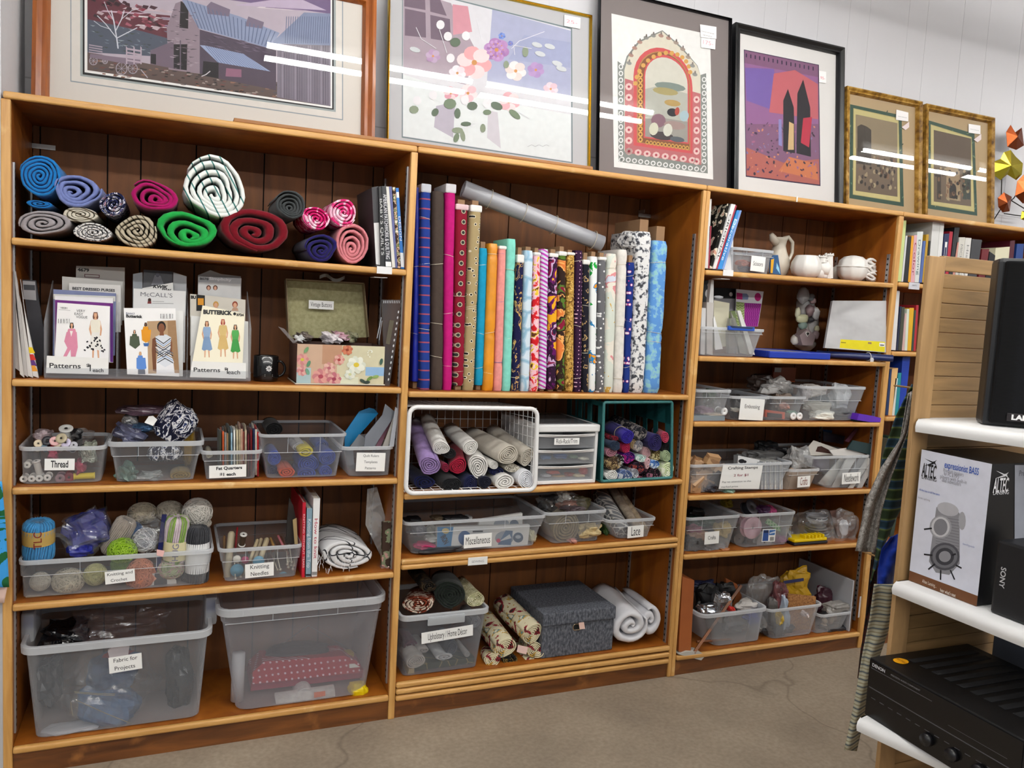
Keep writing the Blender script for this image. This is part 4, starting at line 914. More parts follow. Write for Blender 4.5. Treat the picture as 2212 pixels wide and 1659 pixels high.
def clampart():
    v = []
    for p in A.v:
        v.append(Vector((min(max(p.x, P0.x+.0005), P1.x-.0005), p.y, min(max(p.z, zz+.0035), zt-.0005))))
    A.v = v
for (u, v, R_, c1, c2, c3) in ((.06, .6, .022, 'd89a94', 'c88484', 'c8b848'), (.06, .32, .02, 'dca8a0', 'c88888', 'b86870'), (.27, .18, .03, 'd89c94', 'c07c80', 'a84858'), (.42, .12, .026, 'd8a49c', 'b86c78', '943c50'), (.36, .4, .022, 'dcb0a4', 'c88c88', 'b06470'), (.47, .62, .02, 'd8a89c', 'c8847c', '9c3c3c'), (.56, .88, .02, 'c87c5c', 'b8644c', '8c3c28'), (.67, .5, .034, 'e6e8da', 'd8dccc', 'd8c040'), (.6, .25, .02, 'dfe2d4', 'cfd8cc', 'c8cc9c')):
    bloom(w*u, H*v, R_, c1, c2, c3)
for (u, v, a0, c) in ((.13, .5, 1.2, '5c8c6c'), (.12, .3, 2, '6c9c84'), (.83, .15, .6, '6c8c48'), (.9, .2, .2, '8ca860'), (.75, .08, 2.6, '34443c'), (.8, .05, .1, '2c3c38'), (.1, .85, 1, '6c9468'), (.96, .6, 1.4, '3c5c50')): A.ell(w*u, H*v, .012, .006, c, a0)
for k in range(9): a0 = k*.55; A.ell(w*.84+.004*a0*math.cos(a0), H*.84+.004*a0*math.sin(a0), .0022, .0022, 'eef0e4', 0, 8)
clampart(); A.build('floral_print', body)
# lid: hinged at the back, standing open
L0, L1, L2, L3 = [at(*z(*p), .24) for p in ((635, 900), (1535, 890), (1482, 290), (605, 243))]
lid = MB(); up = (L3-L0); n = Vector((0, -1, .08)); back = Vector((0, .004, 0))
def quadbox(mb, a, b, c, d, off, mi=0): mb.add([a, b, c, d, a+off, b+off, c+off, d+off], [(0, 1, 2, 3), (7, 6, 5, 4), (0, 4, 5, 1), (1, 5, 6, 2), (2, 6, 7, 3), (3, 7, 4, 0)], mi)
quadbox(lid, L0, L1, L2, L3, Vector((0, .005, 0)), 0)
for a_, b_ in ((L0, L3), (L2, L1), (L3, L2)):
    f = Vector((0, -.035, .004)); quadbox(lid, a_, b_, b_+f, a_+f, Vector((0, 0, .003)) if a_ is L3 else Vector((.003, 0, 0)), 1)
ld = lid.build('lid', [IN, plain('8c7a5c', .6)], t)
MB().sheet(lambda u, v: Vector((at(*z(1140, 250), .2).x-.045+.09*u, .195-.01*math.sin(u*9), at(*z(1140, 232), .2).z+.008*math.sin(u*7)+.012*v)), 14, 2).build('ribbon', plain('8c8a84', .4), ld)
card(ld, *z(1022, 520), 58, 20, .215, ['Vintage Buttons'], .55, fill=.85)
for lab, x, y, sx, sy, sz, m, Y, sd in (
 ('crinkled clear bag of pale buttons in the floral box, middle', 1130, 900, .035, .04, .018, plain('d8d0d4', .3, 0, 30, .8, .01, .7, 0, .2), .12, 1),
 ('clear bag with a pink button card, right of the middle of the floral box', 1230, 870, .03, .03, .014, plain('b8909c', .3, 0, 30, .8, .01, .7, 0, .3), .15, 2),
 ('small dark bag at the left rear of the floral box', 830, 880, .03, .03, .012, plain('6c625c', .35, 0, 30, .8, .01, .7, 0, .4), .16, 3),
 ('white card packet at the left of the floral box', 770, 905, .016, .02, .012, plain('cfcfcf', .4), .1, 4),
 ('green tinted bag at the right of the floral box', 1370, 880, .022, .03, .018, plain('8c8c70', .35, 0, 30, .8, .01, .7, 0, .3), .15, 6)):
    crumple('button_bag', lab, 'bag of buttons', at(*z(x, y), Y), sx, sy, sz, m, sd, (0, .2, 0), None, .9)
slab('plastic_sleeve', 'clear plastic sleeve sticking out over the left edge of the floral box', 'plastic sleeve', [z(700, 955), z(745, 955), z(600, 790), z(530, 765)], .08, .0012, clear(.35, 'b8b0b0', .2))
# clear slotted tray leaning at the right end
t_, A = slab('slotted_tray', 'clear slotted plastic tray leaning against the right side panel of the pattern shelf', 'plastic tray', [z(1750, 1440), z(1800, 1440), z(1945, 460), z(1715, 460)], .09, .012, clear(.22, '8c8c90', .15), 0)
for k in range(10): A.line([z(1735+k*20, 470), z(1731+k*20, 500)], .0022, 'b8b8bc', True, 1)
for k in range(13): A.ell(*z(1900-k*9.5, 600+k*64), 1.6, 3.2, 'c8c8cc', .2, 8, 1, px=True)
A.line([z(1655, 900), z(1705, 660)], .003, '9aa0a8', True, 1); A.line([z(1680, 920), z(1712, 700)], .002, '9aa0a8', True, 1); A.px([z(1755, 960), z(1800, 970), z(1850, 700), z(1800, 690)], '5c5648', 1)
A.build('slot_pattern', t_, .3)
# ================================================================ BAY 1, THIRD SHELF
def bin_on(label, P, key, **k): return tub(label, *P, key, **k)
def bag(label, px, py, w, h, Y, dy=.05, m=None, sd=0, name='plastic_bag', cat='plastic bag', rot=0, lump=.7, group=None):
    s_ = mpp(px, py, Y); Y = tuck([(px, py)], Y, w*s_*.5); return crumple(name, label, cat, at(px, py, Y), w*s_/2*.9, dy, h*s_/2*.9, m or film(), sd or px*.1+py*.03, (0, rot, 0), group, lump)
z = Z(4.809, 0, 840)
b1, g = bin_on('clear plastic bin labelled for thread, leftmost on the third shelf', (z(160, 592), z(1095, 605), z(215, 970), z(1040, 960)), 'a3', depth=.27, step=0, r=.028)
card(b1, *z(620, 785), 70, 31, .018, ['Thread'], .62, fill=.58, bold=.0006, skew=.02)
thr = lambda h: plain(h, .45, 0, 0, 0, 0, .5)
TI = 'resting in the thread bin'
for i, (x, y) in enumerate(((255, 922), (338, 920), (418, 916), (502, 908))):
    spool(('first', 'second', 'third', 'fourth')[i]+' white-ended thread spool from the left along the bottom of the thread bin', *z(x, y), 8.6, 'e8e6e0', Y=.07, flange='f2efe8', hole=.28)
spool('small round white spool above the bottom row in the thread bin', *z(292, 778), 8.5, 'e8e4da', Y=.08, flange='f0ece2', slim=.7)
spool('mauve and brown spool low in the middle of the thread bin', *z(632, 915), 11, '8a6478', Y=.07, flange='9a7a80')
spool('dark red spool low in the thread bin, left of the yellow one', *z(725, 905), 12, 'a01830', Y=.08, flange='8c1c30')
spool('yellow thread spool lying on its side at the bottom right of the thread bin', *z(875, 905), 8.5, 'dcc218', Y=.065, L=.062, rot=(0, PI/2, .1), flange='e4cc30', slim=.93)
spool('white cone of thread standing left of the thread label', *z(395, 820), 10, 'ded8d0', Y=.07, L=.05, rot=(.2, -.2, 0), flange='dcd8d4')
for lab, x, y, c, fl, r in (('tan', 395, 590, '7c5a38', 'd8c8ac', 10), ('black', 500, 560, '14141a', '26262c', 12), ('red', 560, 565, 'b0142c', 'd8a8a8', 12), ('slate blue', 468, 600, '3c5468', '6c8494', 9), ('brown and cream', 615, 592, '8c7460', 'c8b8a0', 9), ('dark violet', 700, 580, '231448', 'c8c0d8', 12), ('dark navy', 760, 605, '14182c', 'b0b0b8', 9), ('olive tan', 660, 535, '8c7a50', 'b0a488', 13)):
    spool(lab+' thread spool heaped at the top front of the thread bin', *z(x, y), r, c, Y=.085, flange=fl, hole=.22, slim=.9, rot=(PI/2-.5, 0, random.uniform(-.3, .3)))
spool('large black cone of thread at the back of the thread bin', *z(800, 520), 15, '0e0e12', Y=.17, L=.06, rot=(.3, 0, 0), flange='1c1c20')
spool('large white spool lying at the back of the thread bin', *z(690, 470), 16, 'd8d8d4', Y=.18, L=.05, rot=(.5, 0, 0), flange='e8e8e4', slim=.9)
bag('clear bag with a pink reel at the back left of the thread bin', *z(450, 480), 40, 26, .18, m=plain('b8a8ac', .3, 0, 20, .7, .01, .7, 0, .4))
bag('clear cellophane bag peaked over the back of the thread bin', *z(850, 500), 52, 38, .19, m=film('c8c8c8', .2))
bag('tangle of pale grey green cord inside the right of the thread bin', *z(920, 650), 40, 50, .12, m=pattern('noise', [(.35, '6a7064'), (.5, 'a4a898'), (.62, 'c8cabc')], 60, const=False, dist=3), name='cord_tangle', cat='cord')
bag('red and pink packet seen through the front of the thread bin', *z(560, 670), 26, 26, .1, m=plain('b03a58', .5, 0, 20, .4, .01, .4, 0, .2))
bag('dark pink bundle behind the right edge of the thread label', *z(840, 800), 26, 34, .1, m=plain('a83a54', .6, 0, 20, .4, .01, .4, 0, .2))
b2, g = bin_on('clear plastic bin with patterned cloth and glitter bags, second on the third shelf', (z(1128, 545), z(2112, 545), z(1205, 985), z(2010, 978)), 'a3', depth=.3, step=.36, rimh=.016)
bag('folded navy, white and grey abstract print cloth rising diagonally from the second bin', *z(1830, 350), 92, 105, .13, .06, pattern('noise', [(0, '14162c'), (.46, '1c2244'), (.5, 'dcdce0'), (.55, 'eeeeee'), (.58, '30406c'), (.62, '15182c')], 48, (1, 1, .5), (0, .5, 0), dist=1.5), name='folded_cloth', cat='folded fabric', rot=.5, lump=.25)
bag('lower part of navy and white print cloth seen through the second bin', *z(1700, 660), 80, 50, .12, .05, pattern('noise', [(0, '14162c'), (.46, '1c2244'), (.5, 'dcdce0'), (.55, 'eeeeee'), (.58, '30406c'), (.62, '15182c')], 48, (1, 1, .5), (0, .5, 0), dist=1.5), name='folded_cloth', cat='folded fabric', lump=.3)
roll('rolled mustard gold cloth standing in the right of the second bin', *z(1870, 900), 25, 12, cloth('a08648'), 3, .1, .06, name='fabric_roll', pitch=0)
bag('mustard gold cloth standing behind the print cloth', *z(1960, 580), 30, 120, .16, .04, cloth('8c6c20'), name='folded_cloth', cat='folded fabric', lump=.3)
bag('purple edged clear zip bag on top of the second bin', *z(1480, 220), 112, 26, .18, .05, plain('54404c', .3, 0, 20, .6, .01, .8, 0, .4), rot=0, lump=.4)
bag('silver glitter packet in the second bin', *z(1350, 320), 38, 26, .16, .04, plain('a8a8a8', .3, .6, 90, 1, .01, .8, 0, .5), name='glitter_packet', cat='glitter packet', lump=.3)
bag('blue glitter packet in the second bin', *z(1470, 400), 62, 20, .14, .04, plain('4c7098', .3, .5, 90, 1, .01, .8, 0, .5), name='glitter_packet', cat='glitter packet', lump=.3)
bag('navy topped clear zip bag drooping over the left of the second bin', *z(1350, 470), 78, 40, .1, .04, plain('4a4c64', .25, 0, 16, .7, .01, .9, 0, .3), rot=.25)
slab('price_tag', 'small white handwritten price tag hanging over the glitter packets', 'price tag', [z(1500, 350), z(1590, 385), z(1635, 320), z(1590, 280), z(1545, 285)], .05, .001, WHITE, .3)
bag('dark green strip and clear packets at the bottom of the second bin', *z(1320, 870), 50, 40, .08, .04, plain('5c7468', .3, 0, 16, .7, .01, .8, 0, .4), rot=.6)
bag('crinkled clear packet at the bottom centre of the second bin', *z(1560, 910), 56, 26, .08, .04, plain('a4a8a6', .2, 0, 30, .9, .01, .9, 0, .3))
z = Z(4.608, 420, 840)
b3, g = bin_on('small clear plastic bin labelled fat quarters, third on the third shelf', (z(72, 610), z(672, 618), z(120, 925), z(605, 925)), 'a3', depth=.27, step=.35)
card(b3, *z(332, 820), 86, 31, .012, ['  Fat Quarters', '$1 each'], .5, skew=-.02, bold=.0005, widths=(.7, .43))
FQ = (('dark olive', '3c4034'), ('rust orange', 'c2562c'), ('grey', '7a7a78'), ('tan brown', '8c6c4c'), ('black green', '283028'), ('pale blue', '9cc0d4'), ('off-white', 'd8d8d0'), ('cream', 'd8cca8'), ('beige', 'b8a888'), ('peach', 'd0a890'), ('brown red', '7c3c30'), ('cream striped', 'c8b89c'), ('deep maroon', '5a1420'), ('dark red', '74161e'), ('navy', '1c2444'), ('ivory', 'dcd4c4'), ('bright red', 'c01820'))
for i, (nm, c) in enumerate(FQ):
    x = 252+i*23.5; yt = 470-(40 if 3 < i < 12 else 15)-random.uniform(0, 30); 
    if i > 12: yt -= 20
    a0 = at(*z(x, 640), .06); a1 = at(*z(x+21, 640), .06); top = at(*z(x-6, yt), .06); zb = g[5]+.004
    mb = MB(); w = a1.x-a0.x; n = 6
    mb.sheet(lambda u, v: (a0.x+w*.5+w*.25*math.sin(u*7+i)+(top.x-a0.x)*v, .055+.16*u, zb+(top.z-zb)*(v+.03*math.sin(u*5+i))), 8, 3, w*.8)
    tag(mb.build('folded_fabric', cloth(c, .2), None, True), nm+' folded fat quarter standing in the fat quarters bin', 'folded fabric', 'fat quarters in their bin')
roll('cream folded fabric end at the left of the fat quarters bin', *z(150, 665), 8, 8, cloth('cfc4a8'), 2.5, .15, .05, name='fabric_roll')
b4, g = bin_on('larger clear plastic bin of blue fleece rolls, fourth on the third shelf', (z(655, 448), z(1515, 450), z(730, 912), z(1425, 895)), 'a3', depth=.33, step=.42, a=.06, rimh=.01)
RB = '3c54b4'
for lab, x, y, rx, rz, c, Y, tn in (('bright yellow folded cloth in the middle of the blue fleece bin', 1105, 632, 20, 13, 'e2cf1c', .05, 2.2), ('orange rolled fleece on the bottom of the blue fleece bin', 915, 832, 22, 13, 'e0562c', .05, 2.6),
  ('upper blue fleece roll at the left of the fourth bin', 800, 690, 17, 17, RB, .08, 4), ('large blue fleece roll right of the orange one', 1130, 745, 24, 22, RB, .09, 4), ('blue fleece roll at the bottom centre of the fourth bin', 1110, 845, 22, 14, '3a52ac', .06, 3), ('blue fleece roll at the right of the fourth bin', 1325, 690, 20, 18, RB, .07, 4), ('small blue fleece roll at the bottom right of the fourth bin', 1310, 825, 17, 14, '3650b4', .06, 3),
  ('black rolled cloth at the back of the fourth bin', 790, 410, 22, 17, '08080a', .22, 3), ('white rolled cloth behind the yellow one', 1040, 575, 16, 12, 'b8b8b8', .13, 3), ('blue fleece roll at the back right of the fourth bin', 1270, 560, 16, 14, '4458a8', .2, 3), ('dark navy cloth at the bottom left of the fourth bin', 780, 820, 15, 16, '202a5c', .1, 3)):
    roll(lab, *z(x, y), rx, rz, cloth(c), tn, .16, Y, name='fleece_roll')
b5, g = bin_on('clear plastic bin labelled quilt rulers, templates and patterns', (z(1468, 575), z(2015, 570), z(1550, 885), z(1950, 882)), 'a3', depth=.27, step=0, a=.09)
c5 = card(b5, *z(1755, 728), 67, 43, .012, ['Quilt Rulers', 'Templates', 'Patterns'], .42, skew=.03, widths=(.54, .46, .37), ink=plain('4a4c52', .6))
def sl(name, label, cat, P, Y, th, m, tilt=0, yaw=0, group=None): return slab(name, label, cat, [z(*p) for p in P], Y, th, m, tilt, yaw, group)
sl('plastic_folder', 'bright blue plastic ruler folder standing tilted in the quilt rulers bin', 'folder', [(1495, 575), (1540, 575), (1830, 245), (1790, 200), (1740, 188), (1640, 225), (1500, 430)], .14, .006, plain('1580b8', .3), .1)
sl('quilting_template', 'grey clear quilting template with a dark print, front of the quilt rulers bin', 'template', [(1550, 578), (1740, 575), (1745, 520), (1640, 450)], .1, .003, plain('8c9096', .25), .1)
for i, (P, c, lab) in enumerate((([(1690, 575), (1790, 575), (2010, 240), (1900, 150), (1870, 260), (1700, 470)], '70747c', 'smoky clear sleeve of rulers in the quilt rulers bin'), ([(1740, 580), (1800, 580), (1960, 330), (1930, 300), (1790, 470)], 'b8bcc4', 'pale clear ruler sleeve in the quilt rulers bin'), ([(1800, 580), (1850, 580), (1975, 300), (1955, 280)], 'a8788c', 'pink edged packet in the quilt rulers bin'), ([(1870, 580), (1930, 580), (2010, 300), (1990, 260)], '9a9690', 'grey packet in the quilt rulers bin'), ([(1940, 575), (1985, 575), (2030, 200), (2000, 180)], 'a4a8b0', 'clear bag edge standing at the right of the quilt rulers bin'), ([(1480, 600), (1530, 860), (1600, 860), (1580, 600)], '9ca0a8', 'grey clear ruler seen through the bin left of its label'))):
    sl('ruler_sleeve', lab, 'quilting ruler', P, .07+.02*i, .004, plain(c, .2, 0, 18, .4, .006, .8), .05)
# ================================================================ BAY 1, FOURTH SHELF
z = Z(4.608, 0, 1050)
b6, g = bin_on('long shallow clear bin of yarn labelled knitting and crochet', (z(142, 765), z(2120, 612), z(215, 1140), z(2045, 980)), 'a4', depth=.3, step=.42, ribs=9, rimh=.014)
card(b6, *z(1195, 900), 69, 33, .01, ['Knitting and', 'Crochet  '], .5, skew=-.06, widths=(.85, .55))
zb = lambda p: at(*p)
def ballp(label, x, y, r, h, Y=.1, sd=None, sq=(1, 1, 1), **k):
    s_ = mpp(*z(x, y), Y); return strand_ball('yarn_ball', label, 'yarn', at(*z(x, y), Y), r*s_, h, sd or int(x), sq, **k)
def sk(label, x, y, r, L, h, Y=.1, rot=(0, 0, 0), **k):
    s_ = mpp(*z(x, y), Y); return skein('yarn_skein', label, 'yarn', at(*z(x, y), Y), r*s_, L*s_, h, rot, **k)
sk('sky blue yarn skein with a gold paper sleeve, left in the yarn bin', 385, 540, 34, 105, '4ca0dc', .075, (.12, 0, .1), wrap='b89a54', wr=(.46, .82), wtext='TLC', wink=plain('7c1c1c', .5))
ballp('small cream yarn ball at the bottom left of the yarn bin', 400, 950, 23, 'd8cfbe', .07)
ballp('large loose cream yarn ball beside the small cream one', 680, 945, 36, 'd4c9b2', .08, sq=(1, 1, .85))
ballp('pale yellow yarn ball in the middle of the yarn bin', 950, 880, 26, 'cfc98a', .08)
ballp('lime green yarn ball in clear wrap, left of the middle of the yarn bin', 1220, 640, 33, '8fbc22', .09, sq=(1, 1, .9), h2='a4cc3c')
ballp('olive green yarn under the lime ball seen through the bin', 1200, 780, 22, '7c9c3c', .1)
ballp('peach yarn ball behind the right of the knitting label', 1400, 880, 34, 'e09070', .08, sq=(1, 1, 1.1))
ballp('silver grey shiny cord ball right of the lime green ball', 1450, 540, 29, 'a8aab0', .11, h2='d8dade')
sk('pastel multicoloured yarn skein with a cream paper sleeve', 1755, 530, 26, 112, 'd8c8d0', .08, (.05, .04, 0), wrap='dcd2a8', wr=(.1, .5), h2='9cc060', wtext='HUG', wink=plain('6c6c8c', .5))
ballp('pastel green and pink yarn at the bottom right of the yarn bin', 1700, 820, 30, 'c8d0a8', .08, sq=(1, 1, .8), h2='dcb8b8')
sk('charcoal yarn skein with a white paper sleeve, right in the yarn bin', 1965, 690, 25, 140, '3a3b40', .07, (.02, 0, 0), wrap='e8e8e8', wr=(.24, .74))
ballp('dark grey yarn at the bottom right corner of the yarn bin', 1925, 920, 26, '48494e', .09, sq=(1, 1, .7))
ballp('white yarn ball on top of the right rear of the yarn bin', 1965, 260, 33, 'd8d4cc', .15)
ballp('cream yarn cake at the back, left of the white ball', 1690, 245, 30, 'cfc6b4', .2, sq=(1, 1, .75))
ballp('cream yarn cake at the back, furthest left of the three pale balls', 1420, 270, 31, 'cbbfa9', .2, sq=(1.05, 1, .8))
ballp('cream yarn tucked under the white ball at the right rear', 1985, 370, 26, 'cdc6ba', .17, sq=(1, 1, .5))
ballp('steel blue yarn ball behind the silver cord', 1330, 440, 20, '3f6ea4', .15)
sk('cream fuzzy yarn skein leaning beside the royal blue bag', 1180, 500, 24, 95, 'c9beb2', .13, (.1, .45, 0))
bag('royal blue yarn in a shiny clear bag, upper part', *z(880, 430), 105, 100, .13, .06, plain('101c78', .6, 0, 14, .8, .02, .5, .6, .15), name='yarn_bag', cat='bag of yarn', rot=-.35, lump=.5)
bag('royal blue yarn in a shiny clear bag, lower part against the bin front', *z(800, 630), 62, 34, .09, .04, plain('0f1a7c', .6, 0, 14, .8, .02, .5, .6, .15), name='yarn_bag', cat='bag of yarn', lump=.4)
bag('crinkled cellophane wrapped over the royal blue yarn', *z(870, 450), 118, 112, .125, .07, film('ffffff', .05), name='cellophane_wrap', cat='cellophane', rot=-.35, lump=.6)
bag('cellophane sheet over the silver cord and blue yarn', *z(1440, 450), 90, 90, .1, .05, film('ffffff', .04), name='cellophane_wrap', cat='cellophane', lump=.7)
sl('zip_bag', 'dark blue zip strip of a clear bag standing between silver cord and pastel yarn', 'plastic bag', [(1540, 880), (1590, 880), (1660, 285), (1612, 282)], .07, .003, plain('141c54', .25), 0)
o, A = sl('yarn_label', 'round ended paper label around charcoal yarn at the bottom of the yarn bin', 'paper label', [(1480, 1030), (1760, 1010), (1755, 940), (1700, 850), (1660, 850), (1560, 865), (1440, 880), (1440, 950)], .055, .002, plain('c8c6c2', .6))
A.px([z(1530, 1020), z(1665, 1012), z(1660, 865), z(1540, 870)], '4c4e54'); A.px([z(1420, 950), z(1480, 1000), z(1560, 920), z(1520, 880)], 'e0a890'); A.build('printed_design', o)
sl('price_card', 'small pink price sticker over the rim of the yarn bin', 'price tag', [(1560, 690), (1620, 705), (1640, 645), (1560, 630)], .009, .0008, plain('e8b8b4', .6))
for P, l in (([(255, 1120), (415, 1118), (400, 1085), (260, 1090)], 'cream folded paper lying under the small cream yarn ball'), ([(510, 1112), (680, 1104), (650, 1072), (520, 1080)], 'cream folded paper lying under the large cream yarn ball')):
    sl('paper_label', l, 'paper label', P, .05, .003, plain('d8c8a0', .6))
z = Z(4.809, 440, 1040)
b7, g = bin_on('clear plastic bin labelled knitting needles', (z(158, 712), z(1030, 640), z(222, 1085), z(965, 1025)), 'a4', depth=.33, step=.4, a=.07)
card(b7, *z(580, 920), 66, 34, .01, ['Knitting', 'Needles'], .62, skew=-.03, widths=(.66, .62))
for i, (x, y, r, c, lab) in enumerate(((345, 805, 8.5, 'e4e0d4', 'round white disc seen through the front of the knitting needles bin'), (430, 815, 8.5, 'a02058', 'magenta disc beside the white one in the knitting needles bin'), (570, 830, 12.5, '5c9cb8', 'light blue disc above the knitting needles label'), (345, 922, 14.5, '5c9cb8', 'light blue disc left of the knitting needles label'), (825, 988, 11, '5c9cb8', 'light blue disc at the bottom right of the knitting needles bin'))):
    s_ = mpp(*z(x, y), .06); tag(MB().lathe([(.0001, -.002), (r*s_, -.002), (r*s_*1.0, .002), (.0001, .003)], 24).build('needle_stopper', plain(c, .4), None, True, at(*z(x, y), .05+.006*i), (PI/2, 0, 0)), lab, 'knitting accessory')
rnd = random.Random(5); k = 0
NN = ((265, 1060), (310, 1030), (330, 1010), (360, 1025), (385, 995), (350, 1045), (410, 1045), (300, 1050), (440, 1050), (560, 1025), (615, 1018), (685, 1020), (715, 1015), (748, 1000), (765, 918), (795, 915), (870, 860), (880, 890), (915, 840), (925, 910), (945, 870), (905, 870), (655, 1010), (520, 1040))
for x, y in NN:
    p = at(*z(x, y), .05+rnd.random()*.03); a0 = rnd.uniform(-.5, .5); k += 1
    t = MB().tube([(0, 0, 0), (.05*math.sin(a0), .12, .04+.05*rnd.random())], .0022, 6); t.ball((0, 0, 0), .0058, 10, 6)
    tag(t.build('knitting_needle', plain('c4c0b0', .3, .5), None, True, p), 'pearl headed metal knitting needle in the knitting needles bin', 'knitting needle', 'metal needles in the knitting needles bin')
for lab, p0, p1, r, c, Y in (('thick cream wooden dowel at the left of the knitting needles bin', (240, 1000), (290, 520), 8, 'c0b498', .1), ('thin tan stick beside the thick cream dowel', (215, 900), (215, 560), 3, '8c6a44', .13), ('thin red knitting needle standing at the left', (330, 700), (350, 475), 2, '9c1420', .16), ('left one of two pale wooden needles leaning in the needles bin', (480, 830), (560, 600), 4, 'c4b490', .1), ('second pale wooden needle leaning in the needles bin', (520, 850), (600, 590), 4.5, 'c8b898', .12), ('thick pale wooden needle leaning in the needles bin', (590, 810), (660, 590), 6, 'c4b694', .09), ('tan bamboo needle right of the pale ones', (740, 700), (690, 585), 3, 'a07c48', .12), ('pink knitting needle leaning right', (840, 700), (770, 560), 2.5, 'b86c74', .1), ('brown knitting needle behind the pink one', (880, 760), (800, 570), 2.5, '6c4434', .12)):
    s_ = mpp(*z(*p0), Y); a_, b_ = at(*z(*p0), Y-.02), at(*z(*p1), Y+.05); R_ = r*s_
    tag(MB().tube([a_, a_+(b_-a_)*.95, b_], [R_, R_, R_*.6], 10).build('knitting_needle', plain(c, .5), None, True), lab, 'knitting needle')
spool('wooden bobbin with a white end standing in the knitting needles bin', *z(405, 605), 8, '4a3a2c', Y=.1, L=.05, rot=(.4, .1, 0), flange='e4e2dc')
sl('pattern_leaflet', 'dark craft leaflet with a pale lower half standing at the right of the needles bin', 'leaflet', [(855, 640), (975, 650), (960, 400), (930, 250), (890, 170), (870, 380)], .12, .01, plain('2c2824', .5))
sl('pattern_leaflet', 'cream edged leaflet leaning at the right end of the needles bin', 'leaflet', [(945, 650), (978, 650), (965, 380), (925, 400)], .09, .004, plain('c8b480', .5))
book('red book on knitting without tears standing right of the needles bin', z(1028, 218), z(1062, 218), z(1018, 1012), z(1048, 1015), 'b8102c', .02, .3, 'KNITTING WITHOUT TEARS', plain('e8c8cc', .5), pages='e8e4dc')
book('grey blue book between the red and the white knitting books', z(1072, 280), z(1128, 280), z(1060, 1003), z(1112, 1005), '7c98a8', .02, .22, 'Knitting from the Top', plain('d8e0e4', .5), bands=((.03, .06, '1c2430'),))
book('white book with a red knit title on its spine', z(1140, 175), z(1210, 175), z(1122, 1005), z(1176, 1003), 'e6e6e6', .018, .3, 'How to knit', plain('b0143c', .5), tw=.5, bands=((.04, .08, '888888'),))
z0 = zs('a4', at(760, 1190, .1).x)
o = roll('white towel with dark grid lines folded beside the white knitting book', *z(1510, 770), 65, 34, pattern('edge', [(0, '2c2e34'), (.03, 'd8d8da'), (1, 'e6e6e8')], 13), 3, .25, .03, rot=-.08, lobe=.06, name='folded_towel', cat='folded towel')
mb = MB(); rnd = random.Random(9)
for k in range(46):
    x = rnd.uniform(1190, 1640); y = 800+rnd.uniform(-50, 110)*(1 if x < 1350 else .8); p = at(*z(x, y), .022-rnd.random()*.006); a0 = rnd.uniform(-.6, .6)
    mb.tube([p, p+Vector((.008*a0, -.004, -.008)), p+Vector((.014*a0, -.002, -.018))], .0007, 4)
mb.build('fringe', plain('eceaea', .8), o); o.children[0].matrix_parent_inverse = o.matrix_basis.inverted()
sl('plastic_sleeve', 'tall clear plastic sleeve hanging at the right end of the knitting shelf', 'plastic sleeve', [(1850, 800), (1940, 900), (1945, 560), (1880, 350), (1800, 60), (1700, 80), (1680, 450)], .16, .004, film('d8d8d8', .35), 0, -.2)
sl('craft_packet', 'brown and green craft packet in clear wrap at the right end of the knitting shelf', 'craft packet', [(1850, 880), (1930, 900), (1945, 420), (1860, 430)], .1, .02, pattern('noise', [(.35, '3c2c24'), (.5, '7a8468'), (.6, 'b89088')], 30), 0)
crumple('plastic_bag', 'shiny crumpled bag corner at the foot of the craft packet', 'plastic bag', at(*z(1885, 885), .06), .02, .02, .01, plain('a08078', .2, 0, 30, .9, .01, .9, 0, .4), 8)
# ================================================================ BAY 1, BOTTOM SHELF
z = Z(4.056, 0, 1250)
b8, g = bin_on('large frosted storage tub labelled fabric for projects, at the bottom left', (z(125, 600), z(1850, 455), z(295, 1435), z(1745, 1245)), 'a5', depth=.36, step=0, a=.09, rough=.4, r=.035, rimh=.024, lip=.013, ribs=0, yf=.012)
z8 = g
card(b8, *z(1100, 740), 76, 42, .004, ['Fabric for', 'Projects '], .52, skew=-.06, widths=(.72, .62))
for x0, y0, cx_, l in ((235, 480, 0, 'left'), (1840, 330, 1, 'right')):
    c = at(*z(x0, y0), .2); c.x = max(c.x, .024); lh = MB()
    lh.rbox(c.x-.02, .12, g[4]-.03, c.x+.02, .27, g[4]+.075, .012); lh.build('latch_arm', clear(.45, 'e8ecf0', .3), b8, 'auto')
    MB().rbox(c.x-.016, .13, g[4]+.012, c.x+.016, .262, g[4]+.06, .01).build('blue_latch', plain('0c2c78', .35), b8, 'auto')
JE = plain('4c6a90', .85, 0, 40, .5, .004, .2, 0, .2)
o = bag('folded blue denim jeans lying in the fabric for projects tub', *z(950, 1100), 150, 84, .12, .09, JE, name='denim_jeans', cat='folded jeans', rot=.3, lump=.25)
o2 = bag('second fold of blue denim above, behind the label', *z(1000, 800), 130, 90, .17, .07, plain('3a4f70', .85, 0, 40, .5, .004, .2, 0, .2), name='denim_cloth', cat='folded fabric', rot=-.3, lump=.3)
st = MB()
for (pa, pb) in (((650, 990), (1010, 1010)), ((655, 1000), (1005, 1022)), ((660, 1060), (1150, 1270)), ((620, 1080), (640, 1200))):
    a_, b_ = at(*z(*pa), .03), at(*z(*pb), .03); st.tube([a_, (a_+b_)/2+Vector((0, -.004, 0)), b_], .0012, 5)
tag(st.build('seam_stitching', plain('8c8064', .8)), 'pale seams and frayed edge of the denim in the fabric for projects tub', 'stitching')
bag('shiny clear bag wrapped around the denim in the fabric for projects tub', *z(950, 960), 215, 180, .13, .12, film('ffffff', .03, 16), rot=.2, lump=.5)
bag('large crinkled clear bag standing above the fabric for projects tub', *z(1000, 380), 210, 70, .2, .1, film('8c8088', .10, 12), lump=.6)
